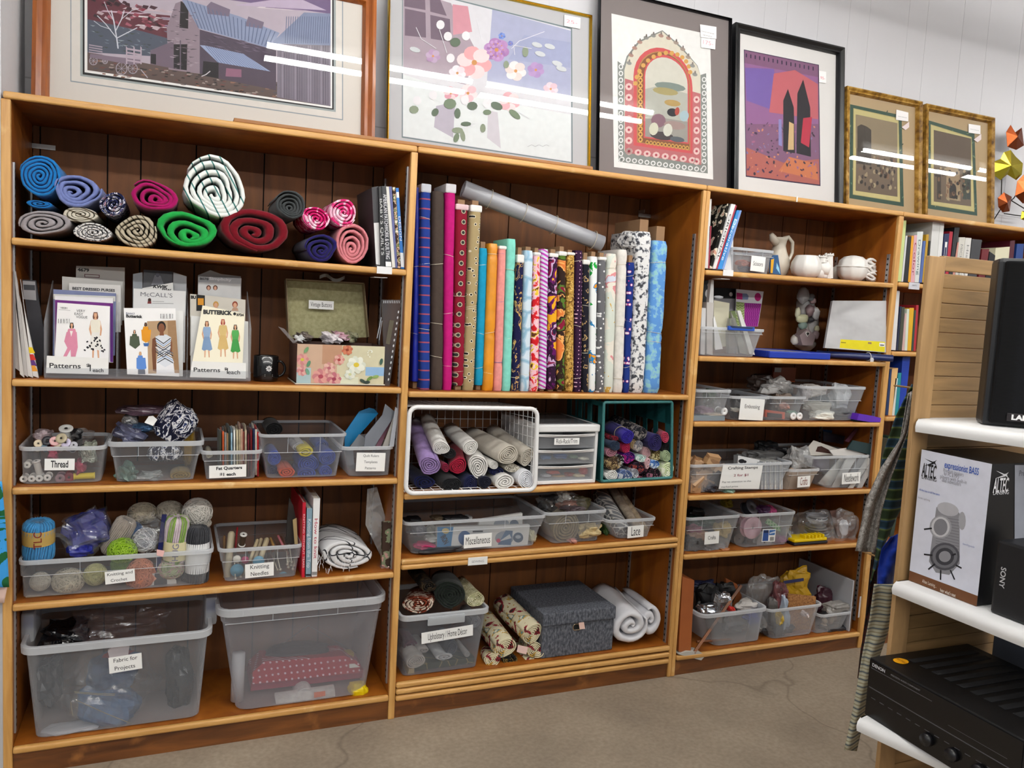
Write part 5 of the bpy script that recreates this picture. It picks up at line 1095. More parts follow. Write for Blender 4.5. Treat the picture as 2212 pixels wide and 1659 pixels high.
bag('dark shiny bag at the back left of the fabric for projects tub', *z(560, 470), 100, 50, .22, .07, plain('0e0d10', .15, 0, 14, .9, .02, .9), lump=.6)
bag('black folded cloth in clear wrap at the right inside the fabric for projects tub', *z(1570, 860), 66, 150, .17, .08, plain('1c1e22', .25, 0, 16, .9, .015, .8), name='folded_cloth', cat='folded fabric', lump=.4)
bag('charcoal cloth inside the left of the fabric for projects tub', *z(430, 900), 60, 120, .2, .07, plain('34343a', .3, 0, 16, .8, .015, .8), name='folded_cloth', cat='folded fabric', lump=.4)
bag('long white folded strip on the floor of the fabric for projects tub', *z(620, 1300), 140, 14, .07, .04, plain('c4c4c8', .5), name='folded_cloth', cat='folded fabric', rot=-.02, lump=.3)
o, A = sl('reel_package', 'white rounded paper reel above the fabric for projects label', 'paper reel', [(960, 700), (1120, 690), (1132, 610), (1085, 565), (1010, 562), (945, 640)], .05, .02, plain('d8c8c8', .6))
bag('dark red scrap behind the white reel', *z(1040, 660), 60, 22, .085, .02, cloth('8c2834'), name='fabric_scrap', cat='fabric scrap')
z = Z(4.739, 440, 1250)
b9, g = bin_on('large frosted storage tub with red polka dot fabric inside', (z(150, 330), z(1900, 165), z(335, 1395), z(1680, 1185)), 'a5', depth=.37, step=.14, a=.14, rough=.45, r=.045, rimh=.026, lip=.012, ribs=6, yf=.012, tint='d6d6dc')
PD = pattern('dots', [(0, 'e8c8d4'), (.17, 'a8102e'), (1, 'b01434')], 44, rough=.5)
sl('folded_fabric', 'red fabric with white polka dots folded inside the second frosted tub', 'folded fabric', [(500, 1080), (1600, 960), (1600, 880), (1560, 840), (1450, 790), (620, 850), (500, 960)], .1, .16, PD, .15)
sl('folded_fabric', 'raspberry pink fabric lying under the polka dot fabric', 'folded fabric', [(480, 1150), (1660, 1010), (1650, 930), (490, 1060)], .12, .16, plain('a02848', .8), 0)
sl('fabric_tag', 'small white tag on the polka dot fabric', 'price tag', [(1492, 915), (1600, 905), (1545, 872), (1490, 875)], .09, .002, WHITE)
bag('dark grey folded cloth behind the polka dot fabric', *z(960, 760), 150, 34, .22, .07, plain('3a3c42', .8), name='folded_cloth', cat='folded fabric', lump=.25)
roll('white rolled interfacing lying at the bottom of the second frosted tub', *z(1030, 1215), 22, 21, cloth('d8d6d4'), 4, .1, .06, yaw=0, name='interfacing_roll')
p, q = at(*z(730, 1270), .07), at(*z(1330, 1180), .07); d = q-p
t = wthing('interfacing_roll', 'white roll with an orange price tag lying across the floor of the second frosted tub', 'rolled fabric', ((p+q)/2).to_tuple())
MB().tube([p, q], 20*mpp(700, 1500, .07), 20).build('fabric', cloth('dcdad6'), t, True)
sl('price_card', 'orange price sticker on the white roll in the second frosted tub', 'price tag', [(1130, 1220), (1245, 1200), (1245, 1150), (1130, 1165)], .03, .001, plain('e07850', .6))
p, q = at(*z(340, 1240), .09), at(*z(360, 760), .09)
MB_ = MB().tube([p, q], 14*mpp(510, 1450, .09), 20); tag(MB_.build('paper_roll', plain('c8c8cc', .6), None, True), 'upright white paper roll at the left inside the second frosted tub', 'paper roll')
bag('bright yellow packet at the bottom right of the second frosted tub', *z(1575, 1135), 46, 34, .06, .04, plain('e0c400', .5), name='yellow_packet', cat='packet', lump=.2)
bag('small yellow tape roll behind the polka dot fabric', *z(1480, 770), 26, 14, .2, .03, plain('b09030', .5), name='tape_roll', cat='tape', lump=.1)
wire = MB().tube([at(*z(610, 805), .25), at(*z(1070, 480), .3), at(*z(1640, 800), .25)], .0012, 5); tag(wire.build('bent_wire', plain('4c4c50', .5)), 'thin bent wire standing inside the second frosted tub', 'wire')
# ================================================================ BAY 2, LOWER SHELVES
def roll2(label, F, rx, rz, Rr, m, turns=3.2, Yf=.0, Yr=.32, name='fabric_roll', rot=0, lobe=.06, sd=None, band=None, cat='rolled fabric', core=(0, 0)):
    """roll seen end-on: F = end centre, Rr = centre of the far end (zoom pixels)"""
    a_, b_ = at(*z(*F), Yf), at(*z(*Rr), Yr)
    if math.hypot(F[0]-Rr[0], F[1]-Rr[1])*ZS < 26: b_ = a_+Vector((0, Yr-Yf, 0))
    d = b_-a_; L = d.length; s_ = mpp(*z(*F), Yf)*ZS
    q = d.to_track_quat('Y', 'Z'); turns = min(turns*1.3, 5.5)
    o = roll_mesh(rx*s_, rz*s_, L, turns, lobe*1.4, F[0]*.07+F[1]*.013 if sd is None else sd, core, rot, .2).build(name, m, None, True, a_, q.to_euler())
    if band: band_on(o, rx*s_, rz*s_, L*band)
    return tag(o, label, cat)
z = Z(5.027, 860, 840); ZS = 1/5.027
WM = plain('e8e8e8', .35)
BK = [at(885, 879, -.03), at(1161, 883, -.03), at(1156, 1058, -.03), at(876, 1066, -.03)]
t = wthing('wire_basket', 'white wire basket tipped on its side and filled with fabric rolls', 'basket', (BK[3].x+.2, .15, BK[3].z))
def rr3(c, r, n=5):
    P = []
    for i in range(4):
        p, a_, b_ = c[i], c[i-1], c[(i+1) % 4]; u = (a_-p).normalized(); v = (b_-p).normalized()
        for k in range(n+1):
            th = PI/2*k/n; P.append(p+u*r*(1-math.sin(th))+v*r*(1-math.cos(th)))
    return P
MB().tube(rr3(BK, .03), .0085, 10, closed=True).build('rim', WM, t, True)
BK = [Vector((p.x, p.y, p.z if i < 2 else zs('b2', BK[3].x, BK[2].x)+.004)) for i, p in enumerate(BK)]; BB = [p+Vector((.02 if i in (0, 3) else -.02, .36, -.02 if i < 2 else 0)) for i, p in enumerate(BK)]
g = MB()
def ln(a_, b_, r=.0013): g.tube([a_, b_], r, 5)
for k in range(15): f = k/14; ln(BB[0].lerp(BB[1], f), BB[3].lerp(BB[2], f)); ln(BK[0].lerp(BK[1], f)+Vector((0, .008, 0)), BB[0].lerp(BB[1], f)); ln(BK[3].lerp(BK[2], f)+Vector((0, .008, .001)), BB[3].lerp(BB[2], f))
for k in range(9): f = k/8; ln(BB[0].lerp(BB[3], f), BB[1].lerp(BB[2], f)); ln(BK[1].lerp(BK[2], f)+Vector((0, .008, 0)), BB[1].lerp(BB[2], f)); ln(BK[0].lerp(BK[3], f)+Vector((0, .008, 0)), BB[0].lerp(BB[3], f))
for k in range(1, 9):
    f = k/9; P = [a_.lerp(b_, f) for a_, b_ in zip(BK, BB)]
    for i in range(4): ln(P[i], P[(i+1) % 4])
g.build('wire_mesh', plain('dcdcdc', .35), t, True)
WC = cloth('e2e0dc', .05); CR = cloth('d8d0c2', .06); NV = cloth('0d1440'); BKC = cloth('0b0b10')
for a_ in (
 ('lavender fabric roll, large, at the left of the wire basket', (340, 830), 128, 120, (190, 400), cloth('a58ac4'), 3.6),
 ('white fabric roll leaning on the lavender one in the wire basket', (470, 645), 96, 84, (310, 330), WC, 4),
 ('white tied fabric roll in the upper middle of the wire basket', (790, 640), 92, 84, (560, 440), WC, 3.6),
 ('round white fabric roll with a wide spiral, below the upper middle roll', (868, 850), 108, 130, (790, 700), WC, 4),
 ('large cream fabric roll right of the middle of the wire basket', (1200, 715), 120, 110, (800, 505), CR, 4),
 ('cream fabric roll at the right of the wire basket, behind the large cream one', (1395, 745), 84, 100, (1010, 475), CR, 3.4),
 ('crimson fabric roll in the wire basket', (650, 845), 98, 92, (600, 640), cloth('b80c38'), 3.6),
 ('folded crimson striped cloth between the lavender and crimson rolls', (515, 860), 48, 56, (500, 800), cloth('8c1038'), 2.4),
 ('black fabric roll under the white ones in the upper wire basket', (565, 700), 76, 70, (500, 600), BKC, 2.6),
 ('navy fabric roll at the bottom left of the wire basket', (290, 1020), 140, 74, (280, 950), NV, 2.6),
 ('black fabric roll second along the bottom of the wire basket', (590, 1040), 108, 84, (580, 960), BKC, 4),
 ('navy fabric roll third along the bottom, drooping over the basket rim', (785, 1040), 78, 108, (780, 940), NV, 4),
 ('black navy fabric roll fourth along the bottom of the wire basket', (950, 1015), 72, 76, (940, 940), cloth('090d24'), 3.2),
 ('navy folded cloth above the bottom rolls of the wire basket', (1070, 900), 84, 56, (1060, 850), NV, 2.2),
 ('small white fabric roll behind the navy cloth in the wire basket', (1040, 825), 56, 46, (1020, 790), WC, 3),
 ('cream lace roll under the large cream roll', (1235, 865), 94, 44, (1200, 820), pattern('noise', [(.4, '8c8474'), (.5, 'cfc8ba'), (.6, 'ddd8cc')], 120, const=False), 3),
 ('loose white fabric roll at the bottom right of the wire basket', (1160, 1015), 122, 84, (1150, 930), WC, 2.8),
 ('tight white fabric roll in the bottom right corner of the wire basket', (1390, 985), 92, 104, (1360, 900), plain('e4e6ec', .9), 4.2),
 ('black fabric roll at the right edge behind the cream rolls', (1425, 845), 60, 54, (1400, 800), BKC, 2.4)):
    roll2(*a_[:7], Yf=-.005+.02*((a_[1][0]//7) % 3))
# drawer unit
P0, P1, PT = at(*z(1500, 1035), .015), at(*z(2160, 1030), .015), at(*z(2190, 385), .015)
zb = zs('b2', 2)+.001; x0, x1 = P0.x-.02, PT.x-.004; zt = PT.z; d1 = .36
t = wthing('drawer_unit', 'white three-drawer plastic cabinet holding rick-rack and trim', 'plastic drawers', ((x0+x1)/2, .2, zb))
PW = plain('e6e6e6', .35); fr = MB()
fr.rbox(x0-.004, .008, zt-.03, x1+.004, d1, zt, .006).rbox(x0, .016, zb, x1, d1, zb+.014, .003)
for xa in (x0, x1-.012): fr.box(xa, .016, zb+.01, xa+.012, .045, zt-.028)
fr.box(x0, d1-.03, zb+.01, x1, d1-.004, zt-.02); fr.box(x0, .045, zb+.01, x0+.003, d1-.03, zt-.028); fr.box(x1-.003, .045, zb+.01, x1, d1-.03, zt-.028)
fr.build('body', PW, t); MB().box(x0+.02, .03, zt-.001, x1-.02, d1-.03, zt+.0006).build('grey_top_panel', plain('6e7074', .25), t)
H = (zt-.034-zb-.016)/3
DR = clear(.14, 'd4d6da', .3, .4)
for k in range(3):
    z0 = zb+.016+k*H; dr = MB(); n = 8
    for a_, b_, c_, d_ in ((x0+.016, .02, x1-.016, .024), (x0+.016, .024, x0+.018, .3), (x1-.018, .024, x1-.016, .3), (x0+.016, .3, x1-.016, .303)): dr.box(a_, b_, z0+.003, c_, d_, z0+H-.01)
    dr.box(x0+.016, .02, z0+.001, x1-.016, .303, z0+.003); o = dr.build('drawer', DR, t)
    MB().sheet(lambda u, v: (x0+.014+(x1-x0-.028)*u, .018-.012*math.sin(PI*u)*v, z0+H-.004-.010*(1-v)-.004*math.sin(PI*u)), 14, 3, .003).build('handle_lip', PW, o, 'auto')
card(t, *z(1832, 570), 58, 14, .012, ['Rick-Rack/Trim'], .75, fill=.84)
rnd = random.Random(2)
for i, (x, y, w, h, c) in enumerate(((1600, 740, 26, 9, '3c5c84'), (1760, 730, 30, 10, '2c5088'), (1900, 735, 20, 7, '6c8c6c'), (1560, 735, 12, 9, '8c8878'), (2010, 755, 24, 6, 'd0ccb8'), (1600, 940, 22, 5, 'c8c8cc'), (1740, 950, 34, 6, 'c0a078'), (1680, 905, 30, 8, 'a84838'), (1960, 940, 26, 6, 'd8c8a4'), (2010, 890, 18, 14, 'a82020'), (1860, 930, 26, 8, '8c3428'))):
    bag(('blue', 'deep blue', 'green', 'grey', 'cream', 'pale grey', 'tan', 'rust red', 'ivory', 'bright red', 'brown red')[i]+' packet of trim in the '+('middle' if i < 5 else 'bottom')+' drawer', *z(x, y), w, h, .06+.01*(i % 4), .02, plain(c, .5), name='trim_packet', cat='trim', lump=.3)
# teal crate
z = Z(6.144, 1140, 840); ZS = 1/6.144
TL = plain('1c5a5c', .45); C0 = [at(*z(*p), .0) for p in ((1012, 180), (1915, 172), (1905, 1215), (978, 1222))]
t = wthing('plastic_crate', 'dark teal plastic crate on its side packed with small fabric rolls', 'crate', (C0[3].x+.15, .15, zs('b2', C0[3].x)+.001))
for c in C0[2:]: c.z = zs('b2', c.x)+.008
C1 = [c+Vector((0, .33, 0)) for c in C0]
MB().tube(rr3(C0, .008, 3), .0065, 8, closed=True).build('rim', plain('2f6a6a', .4), t, True)
cr = MB()
def plate(a_, b_, c_, d_, off): quadbox(cr, a_, b_, c_, d_, off)
for i, j, off in ((3, 0, Vector((.003, 0, 0))), (1, 2, Vector((-.003, 0, 0)))):
    A_, B_, A2, B2 = C0[i], C0[j], C1[i], C1[j]
    for f0, f1 in ((0, .14), (.32, .42), (.58, .68), (.88, 1)):
        plate(A_.lerp(A2, f0), A_.lerp(A2, f1), B_.lerp(B2, f1), B_.lerp(B2, f0), off)
    for f0, f1 in ((0, .3), (.62, .72), (.94, 1)): plate(A_.lerp(B_, f0), A2.lerp(B2, f0), A2.lerp(B2, f1), A_.lerp(B_, f1), off)
plate(C0[3]-Vector((0, 0, .006)), C0[2]-Vector((0, 0, .006)), C1[2]-Vector((0, 0, .006)), C1[3]-Vector((0, 0, .006)), Vector((0, 0, .003)))
for f0, f1 in ((0, .12), (.4, .5), (.8, 1)): plate(C0[0].lerp(C1[0], f0), C0[1].lerp(C1[1], f0), C0[1].lerp(C1[1], f1), C0[0].lerp(C1[0], f1), Vector((0, 0, -.003)))
for k in range(9): f = k/8; plate(C1[3].lerp(C1[2], f*.97), C1[3].lerp(C1[2], f*.97+.03), C1[0].lerp(C1[1], f*.97+.03), C1[0].lerp(C1[1], f*.97), Vector((0, -.003, 0)))
plate(C1[3], C1[2], C1[2].lerp(C1[1], .4), C1[3].lerp(C1[0], .4), Vector((0, .003, 0)))
cr.build('lattice_walls', TL, t)
def P2(c1, c2, s_=70, d=1.5): return pattern('noise', [(0, c1), (.5, c1), (.53, c2), (1, c2)], s_, dist=d)
CRL = [
 ('black and grey paisley roll on top of the pile', (1500, 590), 88, 88, (1150, 420), P2('23232a', '8c8480', 50), 4), ('bright indigo roll with an elastic band, upper left', (1325, 640), 82, 82, (1050, 490), cloth('2e1e9c'), 4, .3),
 ('dark violet roll, upper right', (1690, 720), 108, 100, (1600, 620), cloth('1e1450'), 4, .3), ('coral pink roll at the top right', (1825, 640), 50, 76, (1680, 560), cloth('c43c5c'), 2.6),
 ('dark slate blue roll at the left', (1165, 755), 76, 62, (1040, 680), cloth('1c2c44'), 3.4, .3), ('crimson and dark print scrap behind the slate roll', (1150, 665), 64, 40, (1080, 620), P2('7c1a2c', '2c1018', 60), 2.4),
 ('crimson pink small roll in the centre', (1312, 785), 64, 66, (1300, 740), cloth('c02454'), 2.8), ('tan small roll beside the crimson pink one', (1412, 735), 54, 64, (1400, 700), cloth('a8906c'), 2.8),
 ('grey and cream striped roll under the paisley roll', (1472, 765), 58, 72, (1460, 720), P2('6c6c74', 'b8b0a8', 60), 3.4), ('black roll at the far right', (1835, 780), 58, 62, (1800, 740), BKC, 3),
 ('dusty pink folded roll at the left side', (1110, 840), 88, 58, (1100, 800), cloth('b07888'), 2.4), ('pale pink roll right of centre', (1582, 850), 60, 66, (1570, 800), cloth('dcb0b4'), 3.4),
 ('purple and magenta folded roll in the centre', (1345, 915), 88, 84, (1340, 860), P2('3c1060', '9c2478', 40), 3), ('mint and white folded cloth', (1510, 920), 80, 54, (1500, 880), P2('a8ccc4', 'dce8e4', 50), 2.6),
 ('cream and brown striped folded cloth', (1712, 890), 70, 74, (1700, 850), P2('6c5c34', 'd8cc9c', 50), 2.6), ('pale green roll at the right', (1848, 890), 66, 70, (1830, 850), cloth('b0c49a'), 2.8),
 ('brown and tan roll at the lower left', (1140, 990), 104, 92, (1130, 930), P2('4c3a2c', 'a89068', 50), 4.2), ('black and white thin folded cloth left of the purple roll', (1238, 950), 44, 88, (1230, 900), P2('101014', 'b8b8b8', 40), 2.6),
 ('dark red and navy striped roll, lower centre', (1480, 1045), 92, 84, (1480, 990), P2('241828', '8c3c38', 40), 3.4), ('pale pink cloth hanging down right of centre', (1602, 985), 38, 88, (1600, 930), cloth('e0b4b8'), 1.6),
 ('blue and white print roll at the lower right', (1690, 1010), 66, 54, (1680, 970), P2('3c68a8', 'c8d4e0', 60), 2.8), ('pale green and cream large roll, bottom right', (1855, 1085), 84, 112, (1840, 1020), P2('ccd8ac', 'e8ead8', 40), 3.4),
 ('white folded roll, bottom left', (1110, 1150), 92, 72, (1100, 1100), WC, 2.8), ('blue, grey and white roll, second along the bottom', (1298, 1160), 96, 86, (1290, 1100), P2('50628c', 'c4c8cc', 40), 4),
 ('silver grey roll, third along the bottom', (1430, 1130), 56, 60, (1425, 1080), P2('84848c', 'c8c8cc', 60), 2.6), ('mauve and pink roll, lowest at the bottom', (1472, 1210), 62, 48, (1465, 1160), P2('7c4458', 'c89ca4', 50), 2.8),
 ('black and pink print roll, bottom right of centre', (1685, 1150), 84, 86, (1680, 1090), P2('141016', '9c6478', 50), 4)]
for q in CRL: roll2(q[0]+' of the teal crate', q[1], q[2], q[3], q[4], q[5], q[6], Yf=.0+.012*((q[1][0]//11) % 3), Yr=.25, band=q[7] if len(q) > 7 else None)
# ---- miscellaneous shelf
z = Z(3.511, 850, 1040); ZS = 1/3.511
def sl(name, label, cat, P, Y, th, m, tilt=0, yaw=0, group=None): return slab(name, label, cat, [z(*p) for p in P], Y, th, m if not isinstance(m, str) else plain(m, .6), tilt, yaw, group)
t1, g = bin_on('wide clear plastic bin labelled miscellaneous', (z(85, 308), z(1162, 255), z(150, 565), z(1080, 497)), 'b3', depth=.34, step=.35, ribs=7)
card(t1, *z(640, 448), 64, 30, .01, ['Miscellaneous'], .6, fill=.88, skew=-.02)
o, A = sl('craft_kit', 'white boxed craft kit with blue printed drawings in the miscellaneous bin', 'craft kit', [(330, 500), (1015, 505), (1035, 330), (455, 345), (330, 345)], .045, .02, 'd8d8d6')
A.px([z(330, 500), z(435, 500), z(455, 345), z(332, 345)], '3c7cac'); A.ell(*z(395, 375), 8, 6, 'c8b478', px=True); A.ell(*z(540, 430), 14, 16, '2c5c94', px=True); A.ell(*z(840, 430), 20, 15, '8c94a0', px=True); A.px([z(790, 480), z(890, 482), z(905, 375), z(850, 372)], '44688c'); A.px([z(800, 455), z(880, 400), z(895, 430)], 'c8ccd0')
A.ell(*z(795, 448), 4.4, 4.4, 'c8285c', px=True); A.ell(*z(945, 425), 11, 11, '34506c', px=True); A.ell(*z(945, 420), 6, 4, 'a0acb8', px=True); A.px([z(600, 386), z(678, 384), z(678, 372), z(600, 374)], '2c2c30'); A.build('printed_design', o)
u_, v_ = A.uv(*z(385, 440)); text('IRON', .03, plain('17181c', .6), o, 'lettering', A.o+A.ax*u_+A.az*v_+A.n*.002, (.55, 0, -1), (1, 0, .55), .001, 0, 'CENTER', .036)
o, A = sl('craft_kit', 'second white craft kit standing behind in the miscellaneous bin', 'craft kit', [(640, 480), (980, 480), (978, 240), (650, 290)], .1, .015, 'dcdcda')
A.ell(*z(820, 325), 17, 12, '8c94a0', px=True); A.ell(*z(915, 325), 10, 10, '34506c', px=True); A.build('printed_design', o)
for lab, x, y, w, h, c, Y in (('hot pink tool handle', 230, 480, 46, 14, 'b01c5c', .06), ('black flat tool', 350, 515, 110, 16, '1c1d22', .05), ('grey cord loops', 330, 270, 30, 8, '6c5c48', .2), ('dark crumpled bag', 460, 275, 60, 14, '18181c', .18), ('black strap heap', 140, 290, 46, 14, '101014', .18), ('grey bag', 190, 370, 30, 26, '6c6c74', .12), ('pale grey packet', 285, 370, 22, 24, '94948c', .1), ('cream packet', 1045, 410, 18, 24, 'c8c4a0', .08), ('white knob', 570, 270, 12, 8, 'c8c8c8', .2), ('small white packet', 280, 430, 26, 12, 'b8b8b4', .07)):
    bag(lab+' in the miscellaneous bin', *z(x, y), w, h, Y, .03, plain(c, .5, 0, 20, .4, .008, .5), name='notion', cat='sewing notion', lump=.4)
t2, g = bin_on('clear plastic bin with a large coil of burlap ribbon', (z(1150, 245), z(1622, 205), z(1215, 487), z(1565, 452)), 'b3', depth=.33, step=.36)
roll('coil of natural burlap ribbon in the clear bin beside miscellaneous', *z(1310, 350), 30, 33, cloth('9c8c6c', .25), 4.6, .13, .05, name='ribbon_coil')
for lab, x, y, w, h, c, Y in (('cream braided trim loops', 1490, 370, 40, 24, 'b8a478', .05), ('black gauze bag', 1190, 170, 56, 34, '18171a', .15), ('white paper scrap', 1290, 110, 26, 20, 'c8c8c4', .12), ('olive ribbon bundle', 1400, 160, 40, 28, '5c5638', .15), ('pink brown ribbon bundle', 1310, 175, 44, 16, '8c5c4c', .12), ('purple trimmed packet', 1350, 205, 40, 12, '54484c', .08), ('dark lace heap', 1460, 425, 40, 16, '443a30', .07), ('green leaf garland', 1600, 350, 12, 28, '3c5c2c', .12), ('pink flower scrap', 1350, 445, 18, 10, 'c89084', .05)):
    bag(lab+' in the burlap ribbon bin', *z(x, y), w, h, Y, .03, plain(c, .6, 0, 24, .6, .01, .5, 0, .3), name='trim_bundle', cat='trim', lump=.8)
bag('shiny cellophane over the burlap ribbon bin', *z(1300, 170), 92, 42, .12, .05, film('ffffff', .05, 20), lump=.6)
t3, g = bin_on('small clear plastic bin labelled lace', (z(1625, 292), z(1995, 275), z(1712, 465), z(1950, 437)), 'b3', depth=.3, step=.4)
card(t3, *z(1836, 380), 37, 24, .012, ['Lace'], .8, fill=.55, skew=-.03)
LC = pattern('edge', [(0, 'e4e2dc'), (.06, 'c8c8c4'), (.12, '84868a'), (1, '8c8e92')], 40)
for lab, F, rx, Rr, m in (('wide grey lace roll leaning back in the lace bin', (1740, 400), 62, (1560, 100), LC), ('left one of two slim cream lace rolls', (1850, 360), 36, (1655, 60), cloth('b8a894', .3)), ('right one of two slim cream lace rolls', (1905, 380), 34, (1700, 70), cloth('c0ac90', .3))):
    roll2(lab, F, rx, rx, Rr, m, 4, .05, .28, 'lace_roll', cat='rolled lace')
c = at(*z(638, 605), -.0135); sg = MB().rbox(c.x-.04, -.0165, c.z-.014, c.x+.04, -.0135, c.z+.017, .001).build('shelf_sign', WHITE)
tag(sg, 'small white sign reading sewing clipped under the double shelf', 'sign'); text('SEWING', .012, plain('8a8a8c', .5), sg, 'lettering', (c.x, -.0168, c.z), (1, 0, .0), (0, 0, 1), 0, 0, 'CENTER', .05)
# ---- bottom shelf
z = Z(3.456, 840, 1220); ZS = 1/3.456
t4, g = bin_on('grey clear tub with lid rim labelled upholstery and home decor', (z(85, 385), z(748, 320), z(112, 868), z(665, 795)), 'b5', depth=.33, step=0, a=.1, rimh=.02, lip=.01, tint='b8bcc4', ribs=0)
card(t4, *z(438, 518), 118, 25, .006, ['Upholstery / Home Décor'], .62, fill=.76, skew=-.055)
xx = at(*z(430, 400), .008); MB().rbox(xx.x-.075, .004, xx.z-.022, xx.x+.075, .012, xx.z+.012, .003).build('latch', clear(.5, 'e4e8ec', .3), t4, 'auto')
UP = pattern('noise', [(0, '3a3430'), (.38, '8c2430'), (.44, 'd8cfae'), (.56, 'ddd4b8'), (.6, 'c09840'), (.64, '5c8a94'), (.68, 'ddd6bc')], 22, dist=.4)
for a_ in (
 ('rust brown and white fabric roll lying on the upholstery tub', (215, 295), 124, 66, (260, 200), P2('6c2c18', 'c8b8a8', 30), 3.2), ('dark green fabric roll lying on the upholstery tub', (460, 228), 112, 106, (420, 130), cloth('161f18'), 4), ('small cream and green fabric roll on the right of the upholstery tub', (648, 260), 66, 60, (600, 200), P2('b8b48c', 'dcd8b8', 50), 4.4),
 ('black and tan cloth at the back of the upholstery tub', (300, 160), 60, 50, (290, 120), P2('14100e', '3c3020', 30), 2.6)):
    roll2(*a_[:7], Yf=.05, Yr=.25, name='upholstery_roll')
for a_ in (
 ('cream patterned upholstery roll with an ochre motif, left of the pile', (868, 625), 84, 76, (700, 400), UP, 4.6), ('cream patterned upholstery roll on top, with dark red squares', (1070, 520), 78, 78, (840, 290), UP, 4.2), ('cream patterned upholstery roll against the grey box', (1095, 640), 66, 58, (1000, 560), UP, 4), ('cream and red upholstery roll at the bottom left of the pile', (775, 712), 66, 48, (700, 620), UP, 3.6),
 ('folded cream upholstery piece at the bottom of the pile', (1060, 722), 74, 24, (1050, 690), UP, 2), ('black and gold upholstery roll at the bottom middle of the pile', (905, 715), 60, 42, (900, 670), P2('12100e', '6c5c34', 50), 3)):
    roll2(*a_[:7], Yf=.04, Yr=.3, name='upholstery_roll')
sl('price_tag', 'pale pink paper tag between the upholstery rolls', 'price tag', [(955, 650), (1025, 670), (1040, 615), (965, 598)], .025, .001, 'e8c8c0')
for a_ in (('white rolled cloth inside the lower left of the upholstery tub', (205, 720), 76, 54, 'c8c0b8', .05, 4.4), ('grey rolled cloth inside the right of the upholstery tub', (470, 625), 50, 58, '5c6068', .08, 4), ('white crumpled cloth inside the upholstery tub', (420, 690), 80, 30, 'd0d0d0', .07, 2), ('small white roll at the lower right inside the upholstery tub', (585, 672), 26, 20, 'b0aca8', .06, 3), ('white roll at the upper right inside the upholstery tub', (645, 430), 44, 46, 'a8a8ac', .1, 3), ('dusty maroon cloth inside the left of the upholstery tub', (160, 610), 64, 48, '6a2c44', .14, 2.4), ('white cloth loop above the lower left roll', (265, 640), 50, 24, 'b8b0ac', .09, 2)):
    roll(a_[0], *z(*a_[1]), a_[2]/3.456, a_[3]/3.456, cloth(a_[4]), a_[6], .14, a_[5], name='upholstery_roll')
sl('folded_fabric', 'grey green quilted diamond cloth on the floor of the upholstery tub', 'folded fabric', [(150, 850), (640, 785), (640, 690), (170, 750)], .07, .12, pattern('edge', [(0, '9c8c60'), (.03, '54584c'), (1, '5c6054')], 18, (1, 1, 1), (0, .7, 0)))
sl('folded_fabric', 'cream striped cloth edge at the left floor of the upholstery tub', 'folded fabric', [(135, 850), (190, 845), (190, 775), (150, 780)], .05, .08, 'b8a47c')
# grey fabric storage box
P0, P1 = at(*z(1135, 693), .03), at(*z(1665, 637), .03); zb = zs('b5', P0.x, P1.x)+.001; PT = at(*z(1690, 330), .025); zt = at(*z(1125, 348), .025).z
zt = (zt+PT.z)/2; GF = pattern('noise', [(.35, '3c3f46'), (.5, '53565e'), (.65, '6a6d75')], 130, (1, 1, .5), const=False)
t = wthing('fabric_box', 'charcoal grey fabric storage box with lid and metal handle', 'storage box', ((P0.x+P1.x)/2, .18, zb))
MB().rbox(P0.x, .03, zb, P1.x, .36, zt-.012, .003).build('body', GF, t); MB().rbox(P0.x-.005, .022, zt-.055, PT.x+.004, .368, zt, .006).build('lid', GF, t)
c = at(*z(1405, 462), .03); ring = [Vector((c.x+math.copysign(.011, math.cos(a_))+.009*math.cos(a_), .0275, c.z+.013*math.sin(a_))) for a_ in [2*PI*(i+.5)/24 for i in range(24)]]
MB().tube(ring, .0022, 6, closed=True).build('metal_handle', plain('c8b8a0', .2, 1), t, True); k_ = MB().prism([(p.x-0, p.z) for p in ring], .0292, .0298); k_.build('handle_opening', plain('0a0a0a', .8), t)
sl('price_card', 'pale pink price sticker on the handle of the charcoal box', 'price tag', [(1425, 482), (1465, 478), (1452, 402), (1413, 406)], .024, .0008, 'e8c4b8')
roll2('thick white quilt batting roll at the right of the bottom shelf', (1815, 455), 150, 146, (1600, 230), plain('d9d9de', .95, 0, 30, .4, .006, .2), 1.75, .02, .33, 'batting_roll', lobe=.04, sd=5.2, cat='rolled batting')
roll2('outer flap of the white quilt batting against the right side panel', (1955, 415), 86, 140, (1760, 260), plain('d4d4d9', .95, 0, 30, .4, .006, .2), 1.3, .03, .3, 'batting_roll', lobe=.03, cat='rolled batting')
# ================================================================ BAY 3
z = Z(4.809, 1500, 380); ZS = 1/4.809
def bk(label, tl, tr, bl, br, c, title=None, ink=None, Y=.03, depth=.2, bands=(), name='book', cat='book'): return book(label, z(*tl), z(*tr), z(*bl), z(*br), c, Y, depth, title, plain(ink, .5) if ink else None, None, bands=bands, name=name, cat=cat)
bk('thin white book at the far left of the craft books', (155, 240), (180, 240), (108, 957), (140, 962), 'd8d8d4')
bk('short dark red book behind the thin white one', (158, 520), (178, 520), (141, 960), (156, 960), '8c1c34')
bk('black and white floral book leaning to the right', (343, 288), (370, 285), (155, 962), (185, 963), pattern('noise', [(0, '14120f'), (.5, '201c18'), (.55, 'd8d0bc'), (.62, 'c89480')], 26), Y=.035, depth=.22)
bk('white spiral bound book among the leaning craft books', (385, 290), (428, 298), (190, 964), (222, 966), 'dcdcdc', 'ORIGINAL', '1c1c20')
bk('crimson softcover book among the leaning craft books', (429, 303), (442, 310), (223, 966), (238, 968), 'a01c38')
